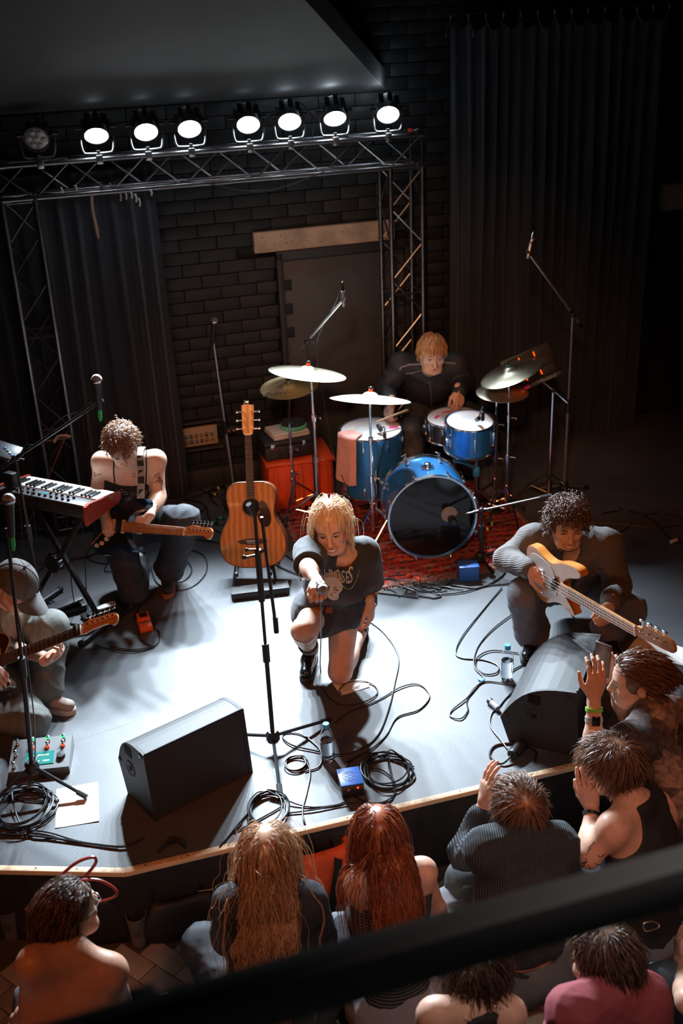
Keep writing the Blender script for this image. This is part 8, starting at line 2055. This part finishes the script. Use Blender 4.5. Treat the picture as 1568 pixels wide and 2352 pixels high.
# ---- front row cut by the lower edge
J = dict(pel=Vector((0.34, 2.20, -0.28)), nk=D(1085, 2310, 2.28), hd=D(1090, 2232, 2.38), sha=D(1000, 2335, 2.24), shb=D(1165, 2330, 2.28))
J['ela'] = D(975, 2430, 2.3); J['wra'] = D(1000, 2480, 2.5); J['elb'] = D(1190, 2420, 2.3); J['wrb'] = D(1180, 2470, 2.5)
sit(J, (0, 1), 0.26, 0.32, 0.22)
P = Person('spectator in a black tank top with a pale necklace at the bottom of the picture', J, (0, 1, 0), (0, 1, -0.1), PALE, True, 0.98, group=GRP)
P.body(res=0.0115, smile=0.0)
P.cloth('tank_top', P.torso(0.012, 0.05) + [ell(J['sha'], (0.09, 0.09, 0.09), None, 0.01, 's'), ell(J['shb'], (0.075, 0.075, 0.075), None, 0.01, 's'), cut(J['nk'] + P.up * 0.01, P.up)], mat('black_jersey'), 0.003, 20, 0.0085, 45)
seated_legs(P, M_JEANS, 46)
P.hair([hair_set(P, 1100, 0.09, 79, grav=0.5, stand=0.3, lift=0.014, jitter=0.25, wave=0.004, wfreq=60, rad=0.0013, steps=6, nape=-0.08, side=-0.02)], hair_mat('hair_dark_brown', (0.02, 0.012, 0.009), (0.10, 0.05, 0.03), 0.35), hair_cap(0.97, 0.066, -0.08, 0.008))
tr = P.bvh(); squiggle(P, tr, J['shb'] + Vector((0.02, -0.06, -0.03)), 0.03, 6, 93)
for k in range(9):
    a = PI * 1.05 + k * PI * 0.9 / 8; q = J['nk'].lerp(J['hd'], 0.15) + Vector((0.062 * math.cos(a), 0.062 * math.sin(a), 0.0)); h_ = tr.find_nearest(q)[0]
    P.prop('necklace_bead', MB().ball(tuple(h_), 0.006, 8, 6), mat('pearl', (0.6, 0.45, 0.38), 0.3))
J = dict(pel=Vector((0.80, 2.26, -0.28)), nk=D(1400, 2275, 2.34), hd=D(1385, 2196, 2.43), sha=D(1320, 2330, 2.26), shb=D(1475, 2300, 2.36))
J['ela'] = D(1290, 2400, 2.4); J['wra'] = D(1310, 2330, 2.62); J['elb'] = D(1500, 2400, 2.4); J['wrb'] = D(1480, 2450, 2.6)
sit(J, (-0.2, 1), 0.26, 0.32, 0.22)
P = Person('spectator in a maroon T-shirt with short dark hair at the lower right', J, (-0.2, 1, 0), (-0.55, 0.85, 0.0), FAIR, False, 0.98, group=GRP)
P.hand('a', (0.2, 0.7, 0.2), (-0.6, 0, 0.7), 0.4, 0.4, 1); P.body(res=0.0115, smile=0.0)
P.cloth('shirt', P.torso(0.022, 0.06) + P.arm('a', 0.028, t1=0.6) + P.arm('b', 0.028, t1=0.55), mat('maroon_tee', (0.26, 0.05, 0.06), 0.85, bump=0.15, bscale=250), 0.005, 22, 0.0085, 47)
seated_legs(P, M_JEANS, 48)
P.hair([hair_set(P, 1600, 0.07, 80, grav=0.4, stand=0.2, lift=0.013, jitter=0.2, wave=0.002, wfreq=60, crown=(0, 0.0, 0.115), comb=(0, -0.3, 0), rad=0.0013, steps=6, nape=-0.08, side=-0.02)], HK, hair_cap(1.0, 0.066, -0.08, 0.008))
P.prop('earring', MB().tube([P.HM @ Vector((0.084, -0.012 + 0.007 * math.cos(a), -0.042 + 0.007 * math.sin(a))) for a in [k * PI / 5 for k in range(10)]], 0.0014, 5, closed=True), mat('gold'))
P.prop('bead_bracelet', MB().tube([frame(J['ela'].lerp(J['wra'], 0.8), x=(1, 0, 0), z=J['wra'] - J['ela']) @ Vector((0.03 * math.cos(a), 0.03 * math.sin(a), 0)) for a in [k * PI / 8 for k in range(16)]], 0.003, 6, closed=True), M_BLACK)
# ---- spectator cut by the right edge: knee in jeans and one bare arm
J = dict(pel=Vector((1.42, 2.38, -0.28)), nk=Vector((1.44, 2.44, 0.20)), hd=Vector((1.46, 2.52, 0.37)), sha=Vector((1.28, 2.46, 0.16)), shb=Vector((1.60, 2.44, 0.16)))
J['ela'] = D(1580, 2300, 2.52); J['wra'] = D(1564, 2215, 2.80); J['elb'] = Vector((1.68, 2.5, -0.08)); J['wrb'] = Vector((1.62, 2.7, -0.15))
J['kna'] = D(1528, 2268, 2.72); J['ana'] = Vector((J['kna'].x + 0.04, J['kna'].y + 0.2, FZ + 0.08))
sit(J, (0, 1), 0.24, 0.34, 0.34)
P = Person('spectator cut off by the right edge, with a bare arm and a knee in jeans', J, (0, 1, 0), (0, 1, 0), FAIR, False, 0.96, group=GRP)
P.hand('a', (0.0, 0.5, 0.8), (-0.8, 0, 0), 0.4, 0.4, 1); P.body(res=0.0115, smile=0.0)
P.cloth('shirt', P.torso(0.022, 0.06) + P.arm('a', 0.028, t1=0.5) + P.arm('b', 0.028, t1=0.5), mat('navy_tee'), 0.005, 22, 0.0085, 49); seated_legs(P, mat('blue_jeans', (0.05, 0.075, 0.10), 0.8, var=0.2, vscale=12, bump=0.2, bscale=240), 50)
P.hair([hair_set(P, 500, 0.07, 82, grav=0.3, stand=0.2, jitter=0.2, steps=7, rad=0.002)], HBR, hair_cap())
# backpack with a carabiner and a stray shoe at the lower right
pb = Vector((1.33, 2.86, FZ + 0.006)); t = tote('black backpack with a metal carabiner under the handrail at the right', None, rotz(-0.3, tuple(pb)), mat('black_nylon', (0.012, 0.012, 0.014), 0.6), (0.36, 0.24, 0.3), None)
bi = rotz(-0.3, tuple(pb)).inverted(); cpt = [D(1478, 2122, 2.84), D(1482, 2138, 2.83), D(1510, 2132, 2.84), D(1512, 2122, 2.85), D(1496, 2116, 2.85)]
MB().tube(smooth_path([bi @ q for q in cpt], 4, True), 0.0028, 6, closed=True).build('carabiner', mat('carabiner_metal', (0.7, 0.6, 0.48), 0.3, 1.0), t)
MB().tube(smooth_path([(-0.06, 0, 0.29), (-0.03, 0.0, 0.35), (0.03, 0, 0.35), (0.06, 0, 0.29)], 5), 0.008, 6).build('grab_handle', mat('black_webbing'), t)
sp_ = G(1545, 2210, FZ + 0.006); t = thing('sneaker', 'dark sneaker with pale laces on the tiles at the right edge', 'shoe', rotz(2.6, (sp_.x, sp_.y, FZ + 0.006)))
v, f = sdf_mesh([cone((0, -0.06, 0.045), (0, 0.06, 0.04), 0.04, 0.038, 0.03), cone((0, 0.06, 0.035), (0, 0.14, 0.026), 0.04, 0.034, 0.03), cone((0, -0.04, 0.05), (0, -0.03, 0.09), 0.04, 0.042, 0.02), cut((0, 0, 0.02), (0, 0, -1)), cut((0, 0, 0.09), (0, 0, 1))], 0.006); link('upper', np_mesh('upper', v, f, mat('dark_canvas')), t)
MB().prism(smooth_poly([(-0.034, -0.08), (0, -0.1), (0.034, -0.08), (0.037, 0.0), (0.041, 0.08), (0.034, 0.15), (0.0, 0.178), (-0.034, 0.15), (-0.041, 0.08), (-0.037, 0.0)], 3), 0, 0.024).build('sole', M_SOLE, t)
for k in range(4): MB().tube([(-0.022, 0.03 + 0.02 * k, 0.068 - 0.005 * k), (0, 0.035 + 0.02 * k, 0.078 - 0.005 * k), (0.022, 0.03 + 0.02 * k, 0.068 - 0.005 * k)], 0.0025, 5).build('lace', M_WHITE, t)
# black shoulder bag with a bright clip beside the bare-backed spectator
pb = G(245, 2140, FZ + 0.006); t = tote('black shoulder bag with a silver clip right of the bare-backed spectator', None, rotz(0.1, (pb.x, pb.y, FZ + 0.006)), mat('black_nylon'), (0.26, 0.16, 0.24), None)
MB().box((-0.03, -0.02, 0.235), (0.05, 0.02, 0.03), None, 0.005).box((-0.06, -0.02, 0.23), (0.02, 0.02, 0.022), None, 0.004).build('clip', mat('silver_mic'), t)

# ================================================================== CABLES
def cab(label, pts, r=0.0036, m=M_CABLE, z0=0.0, group='cables lying on the stage'):
    P = []
    for p in pts:
        if isinstance(p, Vector): P.append(p)
        elif len(p) == 2: P.append(G(p[0], p[1], z0 + r + 0.001 + RNG.uniform(0, 0.004)))
        else: P.append(D(*p))
    o = MB().tube(smooth_path(P, 7), r, 7).build('cable', m); o.location = (0, 0, 0)
    return tag(o, label, 'cable', group)
def coil(label, cx, cy, rx, ry, turns, seed, r=0.0036, tails=()):
    """a coil of cable lying on the floor; sizes are those seen in the picture"""
    rg = random.Random(seed); c = G(cx, cy); ax = (G(cx + rx, cy) - c).length; ay = (G(cx, cy - ry) - c).length; P = []
    if tails: P += [G(x, y, r + 0.002) for x, y in tails[0]]
    n = 12
    for t in range(turns):
        f = rg.uniform(0.82, 1.06); dx, dy = rg.uniform(-0.14, 0.14) * ax, rg.uniform(-0.12, 0.12) * ay; g = rg.uniform(0.85, 1.05)
        for k in range(n):
            a = 2 * PI * (k + t * 0.7) / n + 0.4
            P.append(Vector((c.x + dx + ax * f * math.cos(a), c.y + dy + ay * g * math.sin(a), r + 0.001 + 0.0045 * t + rg.uniform(0, 0.002))))
    if len(tails) > 1: P += [G(x, y, r + 0.002) for x, y in tails[1]]
    o = MB().tube(smooth_path(P, 4), r, 7).build('cable_coil', M_CABLE)
    return tag(o, label, 'cable', 'coiled cables on the stage')
cab('thin microphone lead hanging from the singer hand and looping over the brown paper', [(735, 1372, 4.0), (738, 1420, 4.12), (736, 1490, 4.5), (736, 1540), (748, 1590), (780, 1618), (830, 1614), (864, 1596), (862, 1576), (835, 1564), (800, 1567), (780, 1583), (783, 1594)], 0.0032)
cab('long cable curving down right of the singer to the foot of the centre stand', [(826, 1412), (880, 1452), (914, 1506), (906, 1570), (892, 1630), (868, 1688), (830, 1720), (775, 1733), (712, 1722), (672, 1712), (650, 1696), (655, 1684), (690, 1686), (722, 1708), (737, 1728), (733, 1760), (700, 1772)])
cab('cable making a wide loop on the bright floor right of the singer shadow', [(770, 1660), (800, 1636), (865, 1610), (920, 1578), (962, 1572), (986, 1598), (962, 1630), (912, 1648), (886, 1690), (850, 1722), (800, 1748), (796, 1760)])
coil('small double coil of cable at the foot of the centre microphone stand', 678, 1757, 28, 19, 3, 1, tails=((), ((712, 1772), (704, 1820), (694, 1862), (700, 1890))))
coil('large coil of cable right of the blue box with the emblem', 888, 1776, 55, 40, 5, 2, tails=(((800, 1752), (830, 1732), (860, 1732)), ((905, 1822), (880, 1844), (830, 1838), (785, 1805))))
coil('tangled coil of cable near the stage edge behind the blonde hair', 614, 1866, 44, 36, 6, 3, tails=(((556, 1890), (540, 1910)), ((700, 1852), (780, 1846), (802, 1828))))
cab('cable running along the stage front from the tangled coil to the large coil', [(655, 1868), (720, 1860), (800, 1845), (868, 1845), (904, 1826), (906, 1796), (880, 1770), (850, 1765)])
cab('cable dropping over the stage edge between blonde and auburn hair', [(712, 1772), (706, 1810), (695, 1856), (700, 1893), Vector((-0.18, 3.56, -0.05)), Vector((-0.17, 3.545, -0.3)), Vector((-0.2, 3.5, -0.385))])
cab('cable leading from the tangled coil over the stage edge beside the left monitor', [(575, 1862), (550, 1890), (522, 1925), (505, 1945), Vector((-0.545, 3.46, -0.03)), Vector((-0.55, 3.445, -0.25)), Vector((-0.6, 3.4, -0.385))])
coil('heap of coiled cable under the left microphone stand', 56, 1862, 66, 46, 8, 4, tails=(((0, 1812), (10, 1830)), ((60, 1918), (130, 1926))))
cab('thick cable along the left stage edge running under the left monitor', [(-10, 1916), (60, 1918), (130, 1926), (210, 1938), (285, 1944), (330, 1925)], 0.005)
cab('second cable beside the thick one at the left stage edge', [(-10, 1926), (50, 1908), (110, 1912), (180, 1932), (270, 1946)], 0.0036)
cab('cable running from the rug past the bass player to the right monitor', [(1152, 1350), (1110, 1400), (1062, 1460), (1046, 1498), (1062, 1512), (1110, 1516), (1142, 1528), (1140, 1545), (1112, 1548), (1092, 1530), (1098, 1508), (1130, 1494), (1190, 1500)])
cab('cable with a blue tie looping on the floor left of the right water bottle', [(1180, 1408), (1130, 1446), (1096, 1488), (1088, 1530), (1110, 1556), (1100, 1572), (1068, 1606), (1038, 1630), (1034, 1645), (1058, 1650), (1074, 1632), (1072, 1608), (1092, 1578), (1120, 1565), (1185, 1574)])
p = G(1105, 1562, 0.006); o = MB().box((0, 0, 0), (0.022, 0.03, 0.012), rotz(0.6, tuple(p)), 0.003).build('cable_tie', mat('blue_cap')); tag(o, 'blue tie round the looped cable left of the right water bottle', 'cable tie')
cab('cable behind the right water bottle leading under the monitor', [(1230, 1488), (1210, 1520), (1182, 1536), (1172, 1545)])
cab('cable loop beside the bass player left foot', [(1318, 1395), (1310, 1408), (1330, 1430), (1350, 1450), (1360, 1462)])
cab('thin cable curling round the right monitor corner', [(1185, 1580), (1160, 1605), (1146, 1622), (1128, 1640), (1126, 1668), (1150, 1700), (1165, 1720)])
cab('big cable loop right of the kneeling guitarist', [(345, 1300), (360, 1338), (400, 1356), (445, 1345), (474, 1312), (468, 1276), (430, 1262), (395, 1264), (400, 1280), (430, 1290), (440, 1312), (420, 1335), (380, 1338)])
cab('cable loop behind the kneeling guitarist guitar body', [(268, 1290), (235, 1294), (205, 1284), (200, 1268), (215, 1255), (240, 1262), (248, 1285), (240, 1310), (262, 1312)])
cab('lead joining the orange pedal to the floor below the capped player guitar', [(352, 1440), (366, 1452), (362, 1478), (330, 1494), (290, 1496), (240, 1488), (220, 1482)])
cab('second lead from the orange pedal', [(318, 1452), (322, 1468), (340, 1480), (352, 1486), (300, 1492), (252, 1484)], 0.003)
cab('lead from the orange pedal up to the keyboard side', [(306, 1424), (316, 1400), (326, 1380), (322, 1362)])
cab('cable along the floor behind the keyboard stand', [(60, 1300), (120, 1290), (200, 1278), (236, 1262)], 0.006)
cab('thick dark cable behind the kneeling guitarist', [(30, 1215), (110, 1222), (190, 1210), (240, 1200)], 0.006)
cab('cable crossing behind the keyboard stand legs', [(75, 1330), (110, 1290), (140, 1258), (160, 1240)])
for k, (a, b, c_) in enumerate([(72, 1130, 1290), (150, 1160, 1340), (186, 1165, 1380), (40, 1120, 1260)]):
    cab(['cable hanging from the left end of the keyboard', 'cable hanging down the keyboard stand', 'cable hanging from the right end of the keyboard', 'cable hanging behind the left microphone'][k], [(a, b, 5.35), (a + 8, (b + c_) / 2, 5.36), (a + 14, c_, 5.40), (a + 20 + k * 3, c_ + 60)], 0.003)
coil('coil of cable behind the cap of the left player', 92, 1405, 34, 22, 4, 7)
# cables at the foot of the wall, with green and yellow markings
rear = [([(405, 1136), (460, 1122), (520, 1110), (600, 1098)], 'cable running along the wall foot below the socket panel'), ([(395, 1150), (450, 1140), (500, 1122), (545, 1128)], 'second cable along the wall foot'),
        ([(370, 1142), (430, 1148), (470, 1160), (480, 1190), (500, 1205), (530, 1200)], 'cable with green plugs left of the acoustic guitar'), ([(472, 1168), (455, 1182), (470, 1205), (510, 1225), (540, 1242)], 'cable passing behind the acoustic guitar body'),
        ([(500, 1110), (480, 1135), (500, 1160), (525, 1150), (515, 1128)], 'tangled cable loop at the foot of the rear microphone stand'), ([(450, 1118), (500, 1140), (540, 1120), (590, 1130)], 'loose cable behind the acoustic guitar neck'),
        ([(515, 1208), (520, 1240), (540, 1262), (560, 1290)], 'thin lead dropping from the green plug'), ([(395, 1240), (440, 1238), (500, 1246), (540, 1250)], 'cable leading from the kneeling guitarist to the guitar stand')]
for pts, lab in rear: cab(lab, pts, 0.0042)
def plug(label, px, py, ang, m):
    p = G(px, py, 0.012); t = thing('cable_plug', label, 'plug', rotz(ang, tuple(p)), 'taped cable plugs')
    MB().cyl((-0.03, 0, 0), (0.03, 0, 0), 0.010, 10).build('shell', M_STEEL, t); MB().cyl((-0.008, 0, 0), (0.008, 0, 0), 0.0112, 10).build('tape', m, t)
plug('cable plug with green tape left of the acoustic guitar, nearer one', 492, 1200, -0.5, M_GREEN); plug('cable plug with green tape left of the acoustic guitar, farther one', 506, 1190, 0.05, M_GREEN)
plug('cable plug with yellow tape near the wall foot, upper one', 500, 1122, 0.9, M_YELLOW); plug('cable plug with yellow tape near the wall foot, lower one', 492, 1136, 0.7, M_YELLOW); plug('cable plug with green tape behind the guitarist knee', 433, 1182, 0.0, M_GREEN)
for (px, py, an, w, lab) in ((1118, 1215, 0.1, M_YELLOW, 'yellow taped plug right of the bass drum'), (1130, 1203, -0.4, M_YELLOW, 'yellow taped plug beside the low boom stand'), (820, 1196, 0.4, M_YELLOW, 'yellow taped plug at the crash stand foot')): plug(lab, px, py, an, w)
# heap of cables at the front of the rug
HEAP = ['leftmost cable of the heap before the bass drum, by the singer', 'second cable from the left in the heap before the bass drum', 'third cable from the left in the heap before the bass drum', 'cable curled in the middle of the heap before the bass drum', 'cable right of the middle in the heap before the bass drum', 'third cable from the right in the heap before the bass drum', 'second cable from the right in the heap before the bass drum', 'rightmost cable of the heap, towards the plain blue box']
for k in range(8):
    x = 862 + k * 23; y = 1324 + (k * 17) % 44
    pts = [(x + RNG.uniform(-30, 30) + 34 * math.cos(a + k), y + RNG.uniform(-6, 6) + 12 * math.sin(a * 1.3 + k)) for a in np.linspace(0, 4.5, 6)]
    cab(HEAP[k], pts, 0.004, group='tangled cables before the bass drum')
cab('cable leading from the heap to the acoustic guitar stand', [(850, 1350), (790, 1345), (720, 1330), (660, 1310), (620, 1290)], 0.005); cab('cable running under the singer to the heap', [(640, 1262), (690, 1300), (740, 1345), (860, 1360), (960, 1372)], 0.005)
cab('cable from the heap towards the bass player', [(1000, 1365), (1060, 1360), (1120, 1345), (1170, 1340), (1200, 1325)], 0.0045); cab('second cable from the heap to the right', [(980, 1350), (1040, 1345), (1100, 1350), (1150, 1325), (1165, 1300)], 0.0045)
# cables deep right behind the bass player
for pts, lab in (([(1380, 1180), (1440, 1172), (1500, 1196), (1540, 1240), (1568, 1245)], 'cable arc on the dark floor behind the bass player'), ([(1360, 1200), (1430, 1205), (1500, 1212), (1580, 1205)], 'straight cable on the dark floor at the right edge'), ([(1420, 1165), (1470, 1182), (1520, 1178), (1580, 1196)], 'thin cable below the curtain at the right edge'), ([(1340, 1215), (1400, 1240), (1420, 1225), (1450, 1205)], 'short cable loop behind the bass player shoulder')): cab(lab, pts, 0.004)
p = G(1548, 1242, 0.012); t = thing('cable_plug', 'pale cable plug on the dark floor at the right edge', 'plug', rotz(0.5, tuple(p))); MB().cyl((-0.03, 0, 0), (0.02, 0, 0), 0.011, 10).build('shell', M_WHITE, t); MB().cyl((0.02, 0, 0), (0.03, 0, 0), 0.009, 10).build('collar', M_CHROME, t)
# microphone leads along the booms
cab('lead running down the boom of the tall stand over the ride cymbal', [(784, 655, 6.3), (768, 700, 6.36), (745, 742, 6.5), (727, 790, 6.62), (732, 850, 6.6), (745, 930, 6.6), (765, 1040, 6.55), (800, 1130, 6.4), (822, 1192)], 0.003, group='microphone leads')
cab('lead hanging along the tall boom before the curtain', [(1218, 560, 6.45), (1236, 548, 6.46), (1262, 600, 6.55), (1300, 670, 6.68), (1318, 720, 6.74)], 0.003, group='microphone leads')
cab('lead hanging below the boom over the keyboard', [(208, 925, 4.96), (180, 945, 5.0), (150, 955, 5.05), (120, 980, 5.1), (95, 1020, 5.15), (60, 1022, 5.17), (50, 1040, 5.18)], 0.003, group='microphone leads')
cab('lead hanging down the dark stand at the left edge', [(22, 1200, 3.88), (30, 1350, 3.86), (62, 1520, 3.85), (78, 1650, 3.87), (80, 1740, 3.90), (70, 1800)], 0.003, group='microphone leads')
cab('lead hanging from the floor tom clip microphone', [(884, 1012, 6.40), (878, 1040, 6.36), (868, 1080, 6.33), (870, 1140, 6.33), (880, 1190, 6.3)], 0.0025, group='microphone leads')
